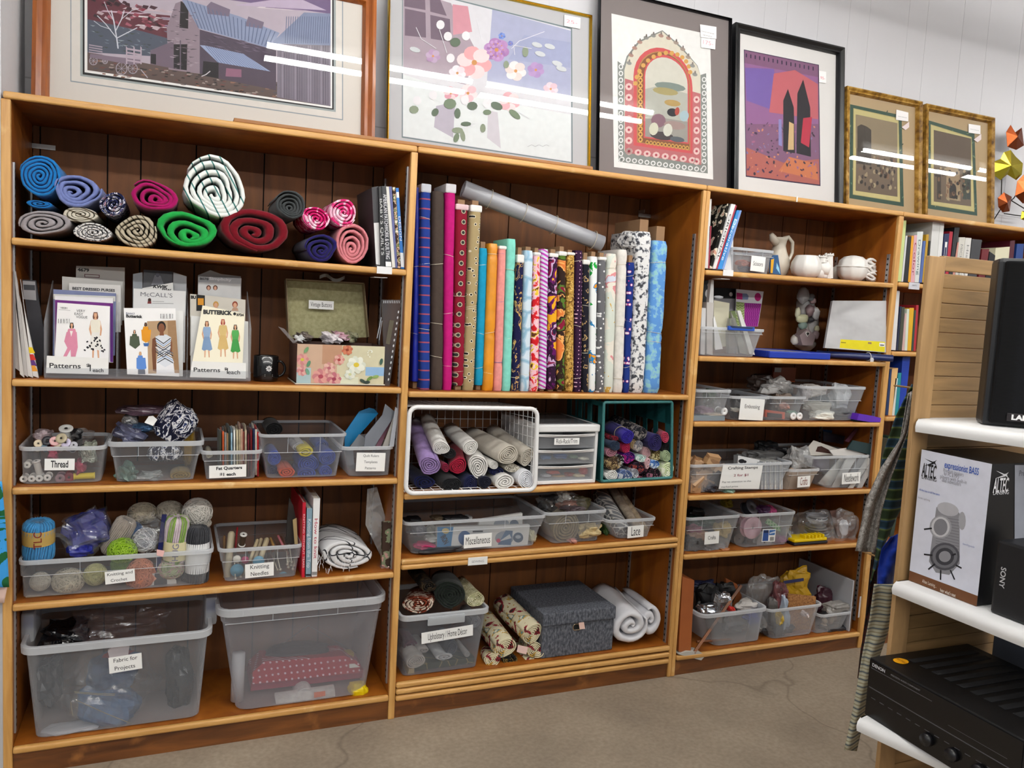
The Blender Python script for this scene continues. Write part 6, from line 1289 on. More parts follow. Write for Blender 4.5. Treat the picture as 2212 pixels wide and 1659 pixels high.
bk('bright blue book with white lettering among the leaning craft books', (444, 355), (470, 358), (242, 966), (284, 968), '2884cc', 'Decorative', 'e8f0f8', bands=((.7, .85, '7cc0e8'),))
bk('pale blue softcover book, last of the leaning craft books', (472, 356), (492, 360), (287, 968), (308, 969), '7494cc')
o, A = slab('bookend', 'tall white bookend plate beside the scissors bin', 'bookend', [z(300, 968), z(403, 985), z(403, 640), z(380, 660)], .05, .0015, plain('dcdcde', .4), 0)
t1, g = bin_on('small clear plastic bin labelled scissors', (z(408, 745), z(838, 772), z(432, 985), z(795, 1008)), 'c1', depth=.2, step=.3, a=.12)
card(t1, *z(660, 915), 33, 28, .014, ['Scissors'], .3, fill=.68, skew=.03)
for lab, x, y, w, h, c in (('orange handled scissors', 500, 910, 22, 14, 'c06040'), ('dark violet handled scissors', 560, 965, 40, 14, '382c4c'), ('red handled scissors', 545, 920, 14, 12, 'a83830')): bag(lab+' seen through the scissors bin', *z(x, y), w, h, .08, .03, plain(c, .5), name='scissors', cat='scissors', lump=.4)
o, A = sl('scissors_packet', 'blue and yellow scissors packet leaning right of the scissors bin', 'packet', [(790, 1010), (900, 1028), (870, 822), (820, 822), (792, 860)], .03, .008, '1c4c7c')
A.px([z(790, 1008), z(812, 1012), z(828, 860), z(795, 870)], 'd8a020'); A.px([z(850, 960), z(890, 1020), z(880, 960), z(855, 900)], '8cc4e0'); A.build('printed_design', o)
CER = plain('e6e4e0', .35, 0, 0, 0, 0, .5, .1)
# pitcher
Yp = .2; s_ = mpp(*z(870, 800), Yp); q = s_/4.809; zb = zs('c1', at(*z(880, 900), Yp).x); cx = at(*z(868, 900), Yp).x; zt = at(*z(850, 640), Yp).z; H = zt-zb
t = wthing('pitcher', 'cream ceramic pitcher with a looping handle behind the scissors bin', 'pitcher', (cx, Yp, zb))
MB().lathe([(.03, 0), (.034, .004), (.048, H*.12), (.056, H*.28), (.052, H*.45), (.036, H*.66), (.029, H*.8), (.033, H*.93), (.04, H), (.037, H), (.03, H*.9), (.026, H*.8), (.033, H*.66), (.05, H*.4), (.045, H*.15), (.001, .01)], 28, 0, Matrix.Translation((cx, Yp, zb+.0005)), False).build('body', plain('c9c0b0', .35), t, True)
MB().tube([(cx-.026, Yp-.005, zb+H*.86), (cx-.05, Yp-.01, zb+H*.97), (cx-.064, Yp-.012, zb+H*1.07)], [.02, .018, .009], 12).build('spout', plain('c9c0b0', .35), t, True)
P = [at(*z(*p), Yp) for p in ((905, 700), (935, 645), (975, 635), (1018, 690), (1015, 800), (975, 890), (925, 910))]
MB().tube(P, [.008, .009, .009, .009, .008, .008, .007], 10).build('handle', plain('c9c0b0', .35), t, True)
def pot(label, x, ytop, ybot, rx, Y=.09, name='ceramic_mug', cat='mug', open_=True):
    A_, B_ = at(*z(x, ytop), Y), at(*z(x, ybot), Y); zb = zs('c1', B_.x)+.001; H = A_.z-zb; r = rx*mpp(*z(x, ybot), Y)/4.809
    t = wthing(name, label, cat, (B_.x, Y, zb)); seg = 40; pr_ = [(.5, 0), (.62, .03), (.9, .2), (1, .45), (.95, .7), (.74, .96), (.72, 1), (.66, 1), (.68, .92), (.85, .6), (.6, .1), (.01, .08)] if open_ else [(.3, 0), (.62, .03), (.9, .2), (1, .5), (.9, .8), (.6, .95), (.2, 1), (.01, 1)]
    mb = MB(); mb.lathe([(r*a_, H*b_) for a_, b_ in pr_], seg, 0, Matrix.Translation((B_.x, Y, zb)), False)
    v = []
    for i, p in enumerate(mb.v):
        k = i % seg; f = 1+.03*math.cos(k*2*PI/seg*8)*(1 if i < 6*seg else 0); v.append(((p[0]-B_.x)*f+B_.x, (p[1]-Y)*f+Y, p[2]))
    mb.v = v; mb.build('body', CER, t, True); return t, B_, r, H, zb
t, B_, r, H, zb = pot('round white ceramic mug with moulded ribs on the ceramics shelf', 1150, 828, 1052, 118)
MB().tube([(B_.x+r*.8+r*.38*math.sin(a_), .085, zb+H*.55+H*.3*math.cos(a_)) for a_ in [PI*i/10 for i in range(11)]], .006, 8).build('handle', CER, t, True)
t, B_, r, H, zb = pot('round white lidded ceramic jar right of the castle shaped one', 1632, 826, 1082, 112, Y=.08, name='ceramic_jar', cat='jar', open_=False)
MB().tube([(B_.x+r*1.01*math.cos(a_), .08+r*1.01*math.sin(a_), zb+H*.55) for a_ in [2*PI*i/28 for i in range(28)]], .003, 6, closed=True).build('ridge', CER, t, True)
# castle shaped figurine
t = wthing('castle_figurine', 'white ceramic castle figurine with turrets and a face', 'figurine', at(*z(1350, 1060), .08).to_tuple()); mb = MB()
def blob(mb, x, y, rx, ry, Y=.08, sq=.8): s_ = mpp(*z(x, y), Y)/4.809; mb.ball(at(*z(x, y), Y), 1, 12, 8, 0, (rx*s_, min(rx, ry)*s_*sq, ry*s_), .25, x)
b0 = MB()
for x, y, rx, ry in ((1345, 1030, 92, 38), (1340, 960, 70, 70), (1300, 1010, 50, 50)): blob(b0, x, y, rx, ry)
b0.build('body', CER, t, True)
for x, y0_, y1_, r_ in ((1400, 1065, 830, 30), (1345, 960, 880, 26), (1330, 900, 850, 30)):
    p = at(*z(x, y0_), .07); q_ = at(*z(x, y1_), .07); R_ = r_*mpp(*z(x, y0_), .07)/4.809
    mb = MB().tube([p, q_], R_, 12); mb.tube([q_, q_+Vector((0, 0, .006))], R_*1.25, 12)
    for k in range(6): c = q_+Vector((R_*math.cos(k*PI/3), R_*math.sin(k*PI/3), .009)); mb.box(c.x-.002, c.y-.002, c.z-.003, c.x+.002, c.y+.002, c.z+.003)
    mb.build('turret', CER, t)
# wavy haired head figurine
t = wthing('hair_figurine', 'white ceramic figurine with long wavy locks, rightmost of the ceramics', 'figurine', at(*z(1800, 1090), .1).to_tuple()); mb = MB()
blob(mb, 1800, 985, 64, 90, .11); blob(mb, 1825, 1070, 50, 30, .1); mb.build('head', CER, t, True); mb = MB()
for k in range(9):
    y = 870+k*22; mb.tube([at(*z(1745+140*u+8*math.sin(u*9+k), y+40*u*(.3+k*.06)+14*math.sin(u*7+k*2)), .07) for u in [i/8 for i in range(9)]], [.0065]*6+[.006, .005, .003], 7)
mb.build('locks', CER, t, True)
t = MB(); blob(t, 1480, 1010, 50, 60, .16); tag(t.build('ceramic_bowl', plain('b9b4ac', .4), None, True), 'beige ceramic lump half hidden behind the round lidded jar', 'ceramic')
# ---- second shelf of bay 3
z = Z(4.608, 1480, 580); ZS = 1/4.608
t1, g = bin_on('clear plastic bin with a blue latch holding white tools', (z(150, 592), z(798, 590), z(165, 865), z(705, 885)), 'c2', depth=.26, step=.2, a=.10)
c0, c1 = at(*z(425, 570), .008), at(*z(680, 625), .008); MB().rbox(c0.x, .0, c1.z, c1.x, .012, c0.z, .003).build('blue_latch', plain('1c4cb0', .35), t1)
MB().prism([(c0.x+.006, c0.z+.001), (c1.x-.006, c0.z-.002), (c1.x-.018, c0.z-.009), (c0.x+.018, c0.z-.008)], -.001, .0005).build('latch_recess', plain('14284c', .5), t1)
def up(label, P, Y, c, th=.012, name='tool', cat='craft tool', tilt=0, yaw=0): return sl(name, label, cat, P, Y, th, c if not isinstance(c, str) else plain(c, .45, 0, 0, 0, 0, .5), tilt, yaw)
o, A = up('black package with a hanging hole and white print at the left of the tool bin', [(165, 390), (215, 390), (262, 110), (190, 125)], .12, '141416'); A.ell(*z(245, 165), 5, 6, 'e8e8e8', px=True); A.ell(*z(222, 250), 5, 9, 'dcdcdc', px=True); A.build('printed_design', o)
up('tall white plastic holder with slots at the left of the tool bin', [(215, 850), (275, 860), (285, 115), (262, 110), (240, 300)], .07, 'd8d8d8', .02)
up('white printed tube package in the tool bin', [(150, 850), (195, 860), (208, 395), (165, 390)], .06, 'd0d0d0', .03)
up('grey cylinder label package in the tool bin', [(215, 850), (270, 855), (285, 340), (215, 335)], .055, 'b8b4b0', .03)
up('large cream plastic block standing in the tool bin', [(290, 800), (420, 770), (442, 345), (285, 315)], .1, 'c8c4ac', .04)
up('white sheet of plastic leaning forward in the tool bin', [(300, 810), (375, 800), (290, 470), (282, 500)], .05, 'e0e0e0', .002)
up('clear blade package in the tool bin, right of the middle', [(435, 840), (525, 850), (520, 600), (500, 490), (450, 500), (430, 620)], .05, clear(.35, 'a4a4a0', .2), .02)
up('pale grey angled tool at the right of the tool bin', [(545, 840), (640, 860), (520, 560), (455, 430)], .07, '8c8c84', .012)
up('long white ruler leaning right in the tool bin', [(640, 850), (695, 860), (605, 570), (552, 418), (520, 420)], .06, 'd4d4d0', .01)
up('green and copper striped package behind the tools', [(440, 560), (520, 560), (500, 420), (440, 425)], .12, '6c7c4c', .01)
mb = MB(); blob(mb, 330, 285, 50, 14, .12); tag(mb.build('bottle_cap', plain('b8bcc4', .4), None, True), 'pale blue cap resting on the cream plastic block', 'cap')
o, A = up('black topped grey scrapbook card behind the tool bin', [(285, 560), (500, 560), (510, 200), (290, 190)], .3, '8e8e94', .004, 'craft_card', 'card'); A.px([z(285, 298), z(505, 300), z(510, 200), z(290, 190)], '0e0e12'); A.ell(*z(456, 257), 3.8, 4.5, 'd8d8d8', px=True); A.build('printed_design', o)
o, A = up('magenta and green patterned craft card with a white header', [(500, 575), (725, 578), (782, 230), (510, 205)], .28, 'd8d8de', .004, 'craft_card', 'card')
A.px([z(505, 575), z(590, 575), z(590, 340), z(508, 330)], '8ca060'); A.px([z(590, 575), z(722, 577), z(758, 350), z(590, 342)], '8c1484'); A.px([z(510, 305), z(570, 310), z(570, 248), z(512, 240)], 'b0186c'); A.px([z(570, 310), z(625, 310), z(632, 275), z(615, 250), z(570, 248)], '7c8cb0'); A.ell(*z(723, 284), 7, 9, 'b81474', px=True)
for j in range(6):
    for i in range(8): A.line([z(604+i*19+j*-3, 352+j*37), z(598+i*19-j*3, 372+j*37), z(604+i*19-j*3, 390+j*37)], .0016, 'd060c0', True, A.k+.02)
for j in range(9): A.line([z(508+i*20, 350+j*26+(i % 2)*14) for i in range(5)], .002, 'd8e0a8', True, A.k+.02)
A.build('printed_design', o)
# blue framed tray
BL = plain('1432a0', .35); c = [at(*z(*p), .01) for p in ((838, 885), (1445, 905))]; zb = zs('c2', c[0].x)+.002; x0, x1 = c[0].x, c[1].x; h = .03
t = wthing('light_board', 'bright blue framed drawing board lying flat in the middle of the shelf', 'drawing board', ((x0+x1)/2, .15, zb)); mb = MB()
mb.rbox(x0, .01, zb, x1, .03, zb+h, .004); mb.rbox(x0, .30, zb, x1, .32, zb+h, .004); mb.rbox(x0, .03, zb, x0+.02, .30, zb+h, .004); mb.rbox(x1-.02, .03, zb, x1, .3, zb+h, .004); mb.box(x0+.01, .02, zb, x1-.01, .31, zb+.01)
mb.build('frame', BL, t); MB().box(x0+.018, .028, zb+.01, x1-.018, .302, zb+h-.004).build('white_surface', plain('dcdce4', .2), t)
# birdhouse figurine
t = wthing('birdhouse_figurine', 'tall pale ceramic birdhouse and flowers figurine standing behind the blue board', 'figurine', at(*z(1190, 790), .26).to_tuple()); Yb = .26
def bl(x, y, rx, ry, c, nm, Y=Yb, lump=.25):
    Y = Yb+(.03 if nm in ('base', 'trunk') else -.012); mb = MB(); s_ = mpp(*z(x, y), Y)/4.608; mb.ball(at(*z(x, y), Y), 1, 12, 8, 0, (rx*s_, min(rx, ry)*s_*.8, ry*s_), lump, x); mb.build(nm, plain(c, .5), t, True)
for q_ in ((1200, 760, 110, 42, 'c8c4bc', 'base'), (1170, 640, 50, 90, 'bcb8b4', 'trunk'), (1250, 560, 60, 150, 'c0bebc', 'trunk'), (1190, 400, 76, 120, 'a8a8a8', 'trunk'), (1175, 270, 50, 60, '9c9c9c', 'top_leaf'), (1090, 710, 36, 40, 'cfcac2', 'bird'), (1130, 730, 30, 26, 'a89c9c', 'bird'), (1250, 285, 34, 30, '74787a', 'leaf'), (1270, 320, 28, 26, 'b09494', 'rose'), (1195, 300, 26, 24, '6c6c70', 'leaf'), (1300, 450, 36, 50, 'c4c4c4', 'leaf'), (1165, 500, 60, 36, 'c8c8a4', 'flower'), (1120, 440, 24, 40, 'c4c4a8', 'leaf'), (1170, 570, 40, 34, '7c9088', 'leaf'), (1258, 510, 28, 18, '3c3c40', 'leaf'), (1300, 660, 30, 36, 'a08c90', 'leaf'), (1310, 600, 24, 26, 'c8c4a4', 'flower'), (1240, 420, 40, 46, '8a7478', 'small_house')): bl(*q_)
Hs = [at(*z(*p), Yb-.05) for p in ((1170, 765), (1270, 768), (1300, 670), (1220, 600), (1140, 665))]
mb = MB(); mb.add(Hs+[p+Vector((0, .04, 0)) for p in Hs], [(0, 1, 2, 3, 4), (9, 8, 7, 6, 5)]+[(i, i+5, (i+1) % 5+5, (i+1) % 5) for i in range(5)]); mb.build('birdhouse', plain('8a7a7c', .5), t)
hp = at(*z(1218, 650), Yb-.052); mb = MB().prism([(hp.x+.013*(16*math.sin(a_)**3)/17, hp.z+.013*(13*math.cos(a_)-5*math.cos(2*a_)-2*math.cos(3*a_)-math.cos(4*a_))/15) for a_ in [2*PI*i/20 for i in range(20)]], Yb-.054, Yb-.05); mb.build('heart_rim', plain('e0dcd4', .5), t)
mb = MB().prism([(hp.x+.009*(16*math.sin(a_)**3)/17, hp.z+.009*(13*math.cos(a_)-5*math.cos(2*a_)-2*math.cos(3*a_)-math.cos(4*a_))/15) for a_ in [2*PI*i/20 for i in range(20)]], Yb-.0552, Yb-.0538); mb.build('heart_hole', plain('141210', .8), t)
# foil wrapped canvas pack
o, A = up('shrink wrapped white canvas panels with a yellow label, leaning at the right', [(1390, 790), (2010, 838), (2065, 322), (1468, 320)], .1, plain('b4b4b6', .25, 0, 6, .5, .02, .6), .02, 'canvas_pack', 'canvas pack', .1, yaw=-.34)
A.px([z(1537, 790), z(1985, 832), z(1990, 730), z(1548, 705)], 'dccf10'); A.px([z(1932, 775), z(1985, 778), z(1986, 742), z(1934, 738)], 'e8e8e8'); A.px([z(1940, 768), z(1980, 770), z(1980, 758), z(1941, 756)], '55565a'); A.px([z(1550, 740), z(1600, 744), z(1600, 735), z(1551, 730)], '8a7c10'); A.px([z(1820, 750), z(1855, 752), z(1855, 735), z(1820, 733)], '8c6c50'); A.build('printed_design', o, .3)
p, q_ = at(*z(1310, 815), .16), at(*z(2070, 890), -.05); d = q_-p; d.z = 0; p.z = q_.z = zs('c2', q_.x)+.021; d = q_-p
rl = roll_mesh(.019, .019, d.length, 3, .01, 2); M = Matrix.Translation(q_) @ (-d).to_track_quat('Y', 'Z').to_matrix().to_4x4(); rl.v = [tuple(M @ Vector(v)) for v in rl.v]
o = tag(rl.build('vinyl_roll', plain('142458', .35), None, True), 'navy blue rolled sheet sticking out past the end of the shelf', 'rolled sheet'); c = q_-d.normalized()*.11
tg = MB().tube([c+Vector((0, .0195*math.cos(a_), .0195*math.sin(a_)+.001)) for a_ in [2*PI*i/14 for i in range(14)]], .002, 5, closed=True); tg.box(c.x-.009, -.045+c.y+.02, c.z-.03, c.x+.012, -.043+c.y+.02, c.z-.002); tag(tg.build('price_tag', plain('c8c8cc', .6)), 'pale price tag looped around the navy rolled sheet', 'price tag')
# ---- embossing shelf
z = Z(4.514, 1470, 770); ZS = 1/4.514
def many(rows, name, cat, tail, lump=.5):
    for lab, x, y, w, h, c, Y in rows:
        bag(lab+tail, *z(x, y), w, h, Y, .03, c if not isinstance(c, str) else plain(c, .45, 0, 24, .4, .008, .5, 0, .15), name=name, cat=cat, lump=lump)
FM = film('ffffff', .1, 20)
sl('organiser', 'grey translucent divided organiser under the leftmost embossing bin', 'organiser', [(125, 628), (432, 626), (432, 582), (130, 578)], .02, .2, plain('7c8890', .3))
t1, g = bin_on('clear plastic bin at the left end of the embossing shelf', (z(130, 322), z(507, 326), z(140, 578), z(445, 585)), 'c3', depth=.33, step=.3, z0=zs('c3', 2.6)+.02)
spool('white capped bottle in the left embossing bin', *z(395, 530), 7, 'c8c4c0', Y=.06, L=.05, name='capped_bottle', flange='eeeeee', hole=.1)
many((('pink and grey beads packet', 215, 530, 40, 16, '8c7484', .08), ('green leaf packet', 290, 400, 22, 30, '4c5c4c', .15), ('clear crinkled packet', 300, 470, 40, 30, FM, .09), ('beige paper strip', 290, 562, 50, 8, 'a89c90', .06)), 'craft_packet', 'craft packet', ' in the left embossing bin')
t2, g = bin_on('clear plastic bin with a white embossing label', (z(502, 388), z(882, 388), z(528, 612), z(805, 620)), 'c3', depth=.32, step=0)
card(t2, *z(695, 516), 56, 40, .008, ['', 'Embossing', '', ''], .78, fill=.62, skew=.04)
many((('white box', 545, 520, 14, 8, 'd8d4c8', .06), ('black tray', 550, 570, 22, 16, '24262c', .08), ('dark heat tool', 540, 440, 20, 26, '3c3a3a', .12)), 'craft_packet', 'craft supply', ' in the labelled embossing bin')
t3, g = bin_on('clear plastic bin of white capped jars right of the embossing label', (z(880, 388), z(1235, 392), z(835, 616), z(1168, 622)), 'c3', depth=.32, step=.3)
for x in (1065, 1126): spool(('left' if x < 1100 else 'right')+' one of two white jar caps in the bin right of the embossing label', *z(x, 575), 6.3, 'b8c4b8', Y=.05, L=.05, name='capped_jar', flange='f0f0f0', hole=.08)
sl('orange_tray', 'small orange plastic frame with black teeth in the jar bin', 'craft tool', [(825, 590), (1015, 612), (1020, 545), (830, 520)], .04, .02, plain('cc5c40', .4)); sl('orange_tray', 'black toothed part of the orange frame in the jar bin', 'craft tool', [(850, 592), (990, 606), (990, 562), (850, 548)], .035, .004, plain('26262c', .4))
many((('crumpled grey bag heaped up', 960, 310, 50, 36, plain('8c8a88', .3, 0, 20, .7, .01, .8, 0, .3), .12), ('white envelope', 860, 320, 40, 18, 'b0b0b0', .1), ('brown stamp packet', 980, 440, 36, 34, '5c4c40', .09), ('pink tool', 1000, 480, 16, 12, 'c8988c', .06), ('mint box', 1060, 545, 22, 8, '8cb4a0', .07)), 'craft_packet', 'craft packet', ' over the jar bin')
t4, g = bin_on('large clear plastic bin of white tools at the right of the embossing shelf', (z(1190, 292), z(1818, 294), z(1180, 612), z(1712, 622)), 'c3', depth=.36, step=.42)
many((('white plastic hand tool', 1280, 340, 56, 22, 'c0bcb8', .08), ('white round bowl in a bag', 1545, 410, 44, 44, plain('c4c8cc', .2, 0, 12, .5, .01, .8), .09), ('pale cream gadget', 1330, 490, 60, 20, 'bcbab0', .07), ('white cutting gadget', 1370, 570, 48, 18, 'dcdcd4', .05), ('black roller handle', 1570, 540, 52, 12, '34363a', .06), ('dark grey case', 1540, 590, 60, 14, '4a5058', .09), ('small blue cap', 1690, 595, 10, 12, '5c8cc0', .04), ('grey blue box', 1330, 400, 50, 18, '5c6870', .12), ('white nozzle', 1200, 370, 18, 30, 'b0acac', .06)), 'craft_tool', 'craft tool', ' in the large bin of white tools')
sl('craft_card', 'orange packaged card standing against the back of the embossing shelf', 'card', [(900, 240), (1115, 250), (1130, 110), (912, 105)], .33, .01, plain('a04c1c', .4)); sl('price_card', 'barcode sticker on the orange packaged card', 'sticker', [(915, 152), (980, 155), (985, 112), (920, 108)], .318, .001, plain('b8b8b4', .5))
many((('brown paper bag tail', 780, 260, 56, 30, plain('3c302c', .3, 0, 16, .7, .01, .8), .22),), 'plastic_bag', 'plastic bag', ' behind the embossing bins')
mb = MB(); p = [at(*z(*q_), -.01) for q_ in ((1722, 620), (1850, 640), (1948, 640), (1955, 600), (1850, 575), (1740, 560))]; n = len(p)
mb.add(p+[v+Vector((0, .06, 0)) for v in p], [tuple(range(n)), tuple(range(2*n-1, n-1, -1))]+[(i, i+n, (i+1) % n+n, (i+1) % n) for i in range(n)]); tag(mb.build('tape_dispenser', plain('5c28b0', .4)), 'purple plastic tape dispenser hanging over the right end of the embossing shelf', 'tape dispenser')
# ---- stamps shelf
z = Z(4.706, 1460, 900); ZS = 1/4.706
t1, g = bin_on('wide clear plastic bin labelled crafting stamps', (z(140, 485), z(1192, 462), z(140, 775), z(1085, 748)), 'c4', depth=.34, step=.35, ribs=7, a=.12)
cp = [z(*p) for p in ((435, 735), (845, 735), (885, 495), (480, 490))]
o, A = slab('paper_sign', None, None, cp, .004, .0008, WHITE, 0, parent=t1)
def wz(s_, x, y, w, size, col, bold=0): wr(A, s_, x, y, w, size, col, bold, z, o)
wz('Crafting Stamps', 682, 520, 300, .017, '1c1c20', .0002); wz('2 for $1', 665, 595, 145, .015, '7c2438', .0002); wz('Pay no attention to the', 617, 660, 290, .011, '3c3c44'); wz('marked price.', 548, 712, 172, .011, '3c3c44')
rnd = random.Random(21)
for k in range(26):
    x = rnd.uniform(150, 450); y = rnd.uniform(430, 740); Yk = rnd.uniform(.03, .1); s_ = mpp(*z(x, y), Yk); w = rnd.uniform(7, 13)*s_
    o = MB().rbox(-w, -w*.5, -w*.8, w, w*.5, w*.8, .001)
    o = o.build('wooden_stamp', plain(rnd.choice(('a8845c', 'b89068', '8c6848', '3c3840', 'c09c78')), .5), None, False, at(*z(x, y), Yk), (rnd.uniform(-.5, .5), rnd.uniform(-.8, .8), rnd.uniform(-.5, .5)))
    tag(o, 'small wooden block stamp heaped at the left of the stamps bin', 'rubber stamp', 'wooden stamps heaped in the stamps bin')
o, A = sl('wooden_stamp', 'large wooden stamp with a smiling face at the bottom left of the stamps bin', 'rubber stamp', [(150, 775), (250, 778), (262, 680), (155, 672)], .03, .03, plain('a88058', .5)); A.line([z(205+34*math.cos(a_), 725+32*math.sin(a_)) for a_ in [2*PI*i/16 for i in range(17)]], .001, '5c3c28', True); A.line([z(188, 738), z(205, 746), z(222, 738)], .001, '5c3c28', True); A.build('printed_design', o)
for k in range(13):
    x = 870+k*17; sl('stamp_case', 'clear upright stamp case filed at the right of the stamps bin', 'stamp case', [(x, 740), (x+11, 740), (x+14, 470-(k % 3)*6), (x+3, 470-(k % 3)*6)], .03+.002*(k % 2), .2, plain(('c4c8cc', '9ca0a8', 'd4d4d0')[k % 3], .35), 0, 0, 'clear stamp cases filed in the stamps bin')
o, A = sl('stamp_sheet', 'white sheet with black scroll print tucked in the stamps bin', 'stamp sheet', [(630, 475), (860, 475), (850, 440), (635, 395)], .06, .004, plain('dcdcdc', .5)); A.ell(*z(668, 452), 7, 4.5, '18181c', px=True); A.ell(*z(700, 458), 4, 3, '18181c', px=True); A.build('printed_design', o)
many((('dark striped stamp folders', 880, 400, 90, 22, '4c4c4c', .15), ('black bag', 910, 310, 46, 24, '1c1e22', .22), ('dark crinkled bag', 1030, 370, 60, 24, '1a1a1e', .18), ('bright cellophane bag', 1250, 420, 52, 42, plain('a8a8a8', .15, 0, 20, .9, .015, .9, 0, .5), .1), ('navy box', 340, 720, 34, 16, '30323c', .05), ('pale green block', 520, 752, 26, 8, '8cb0a0', .04)), 'craft_packet', 'craft packet', ' on the crafting stamps shelf')
t2, g = bin_on('small clear plastic bin labelled crafts between the stamps and needlework bins', (z(1150, 540), z(1472, 522), z(1125, 722), z(1395, 728)), 'c4', depth=.25, step=.3, a=.3, tint='d8c8b8')
card(t2, *z(1300, 660), 29, 20, .01, ['Crafts'], .75, fill=.58, skew=-.04, ink=plain('7c4030', .6))
many((('pinkish beige craft bundle', 1230, 600, 42, 30, 'a08c7c', .08),), 'craft_packet', 'craft packet', ' in the small crafts bin')
t3, g = bin_on('clear plastic bin labelled needlework, full of white frames', (z(1385, 402), z(2062, 388), z(1570, 748), z(1965, 740)), 'c4', depth=.34, step=.42)
card(t3, *z(1782, 625), 42, 20, .006, ['Needlework'], .75, fill=.8, skew=-.02)
for i, (P, c, Y, lab) in enumerate((([(1580, 740), (1640, 745), (1850, 400), (1750, 400)], 'd8d8d4', .05, 'white card slanting in the needlework bin, leftmost'), ([(1450, 680), (1560, 720), (1780, 400), (1700, 395)], 'e0e0da', .08, 'broad white frame slanting in the needlework bin'), ([(1660, 745), (1720, 745), (1940, 420), (1890, 400)], '8c8e90', .05, 'grey card slanting in the needlework bin'), ([(1740, 745), (1790, 745), (1990, 440), (1950, 410)], 'c8c8c4', .06, 'pale card slanting in the needlework bin, near the right'), ([(1830, 745), (1880, 745), (2020, 480), (1995, 420)], 'b0b0b0', .05, 'light grey card at the right of the needlework bin'), ([(1380, 560), (1560, 560), (1560, 420), (1400, 420)], '7c7484', .13, 'violet grey packet at the left of the needlework bin'), ([(1600, 395), (1950, 392), (1740, 320), (1560, 340)], 'd4d0cc', .15, 'white stack of packets at the back of the needlework bin'), ([(1740, 330), (1990, 390), (2050, 290), (1800, 240)], '1c3438', .2, 'dark teal shiny package at the back of the needlework bin'), ([(1500, 250), (1700, 280), (1720, 200), (1500, 150)], '1c1c2c', .28, 'dark boxed kit at the back of the needlework bin'), ([(1500, 250), (1570, 255), (1590, 140), (1505, 130)], '3c6ca0', .27, 'blue box behind the needlework bin'), ([(1720, 250), (1760, 260), (1860, 125), (1830, 115)], '4c2434', .22, 'maroon strip standing behind the needlework bin'))):
    sl('needlework_kit', lab, 'needlework kit', P, Y, .006, plain(c, .4))
o, A = sl('picture_mat', 'white picture mat with a dark brown opening lying over the needlework bin', 'picture mat', [(1330, 395), (1840, 395), (1400, 240), (1340, 310)], .1, .004, plain('d8d4cc', .5), .5); A.px([z(1420, 355), z(1660, 390), z(1480, 300), z(1440, 305)], '3c1c14'); A.build('printed_design', o)
# ---- crafts shelf
z = Z(4.706, 1450, 1060); ZS = 1/4.706
t1, g = bin_on('clear plastic bin labelled crafts at the left of the fifth shelf', (z(155, 268), z(708, 250), z(140, 638), z(612, 618)), 'c5', depth=.34, step=.38)
card(t1, *z(412, 478), 33, 24, .01, ['', 'Crafts', ''], .95, fill=.55, skew=-.02)
many((('yellow and white box', 520, 390, 34, 30, 'b8a060', .07), ('pink bag', 230, 400, 36, 20, '9c5c70', .1), ('peach stick bundle', 260, 470, 44, 26, 'a8826c', .08), ('charcoal yarn bundle', 220, 550, 40, 34, '2a2a2e', .06), ('crinkled foil bag', 420, 580, 60, 20, plain('7c7c80', .2, .3, 30, .9, .01, .8, 0, .5), .06), ('dark green packet', 300, 320, 56, 20, '2c4c40', .15), ('black cloth heap', 240, 220, 40, 20, '101012', .2), ('clear crinkled packet', 470, 520, 50, 34, FM, .07), ('orange stick packet', 510, 585, 24, 6, 'b87c54', .05), ('yellow black tape', 560, 130, 20, 16, 'a89c30', .25)), 'craft_packet', 'craft packet', ' in the left crafts bin')
t2, g = bin_on('clear plastic bin of ribbon spools with a blue sticker', (z(732, 240), z(1272, 212), z(740, 592), z(1192, 572)), 'c5', depth=.34, step=.42)
o, A = slab('store_sticker', None, None, [z(*p) for p in ((918, 522), (1052, 516), (1066, 390), (932, 392))], .006, .0008, WHITE, 0, parent=t2)
A.px([z(926, 512), z(984, 510), z(992, 400), z(938, 400)], '2c4c8c'); A.px([z(940, 430), z(990, 428), z(992, 400), z(942, 402)], '182850', None); A.px([z(992, 452), z(1050, 450), z(1060, 398), z(998, 400)], '3464a4'); A.px([z(1000, 440), z(1054, 426), z(1056, 410), z(1002, 426)], 'c8d4e4')
for k in range(6): A.px([z(1002+k*7, 508), z(1006+k*7, 508), z(1009+k*7, 470), z(1005+k*7, 470)], '2c2c30', A.k+.01)
A.build('printed_design', o)
spool('large pink and white ribbon spool facing out in the ribbon bin', *z(808, 370), 19.5, 'd8a0b4', Y=.05, L=.03, name='ribbon_spool', flange='dcb0bc', hole=.1)
spool('white ribbon spool low in the ribbon bin', *z(925, 515), 16, 'd8d8d8', Y=.07, L=.03, name='ribbon_spool', flange='d4d4d4', hole=.1)
spool('dark ribbon spool on top at the back of the ribbon bin', *z(790, 180), 14, '3c3c44', Y=.15, L=.04, rot=(.9, .4, 0), name='ribbon_spool', flange='54545c')
spool('grey ribbon spool at the far left of the ribbon bin', *z(670, 480), 11, '8c8884', Y=.1, L=.03, name='ribbon_spool', flange='8c8884', hole=.1)
sl('ribbon_strip', 'pale green dotted ribbon slanting in the ribbon bin', 'ribbon', [(960, 330), (1110, 420), (1110, 370), (990, 280)], .06, .006, pattern('dots', [(0, '5c9c5c'), (.3, 'b0d0a0'), (1, 'b8d8a8')], 60))
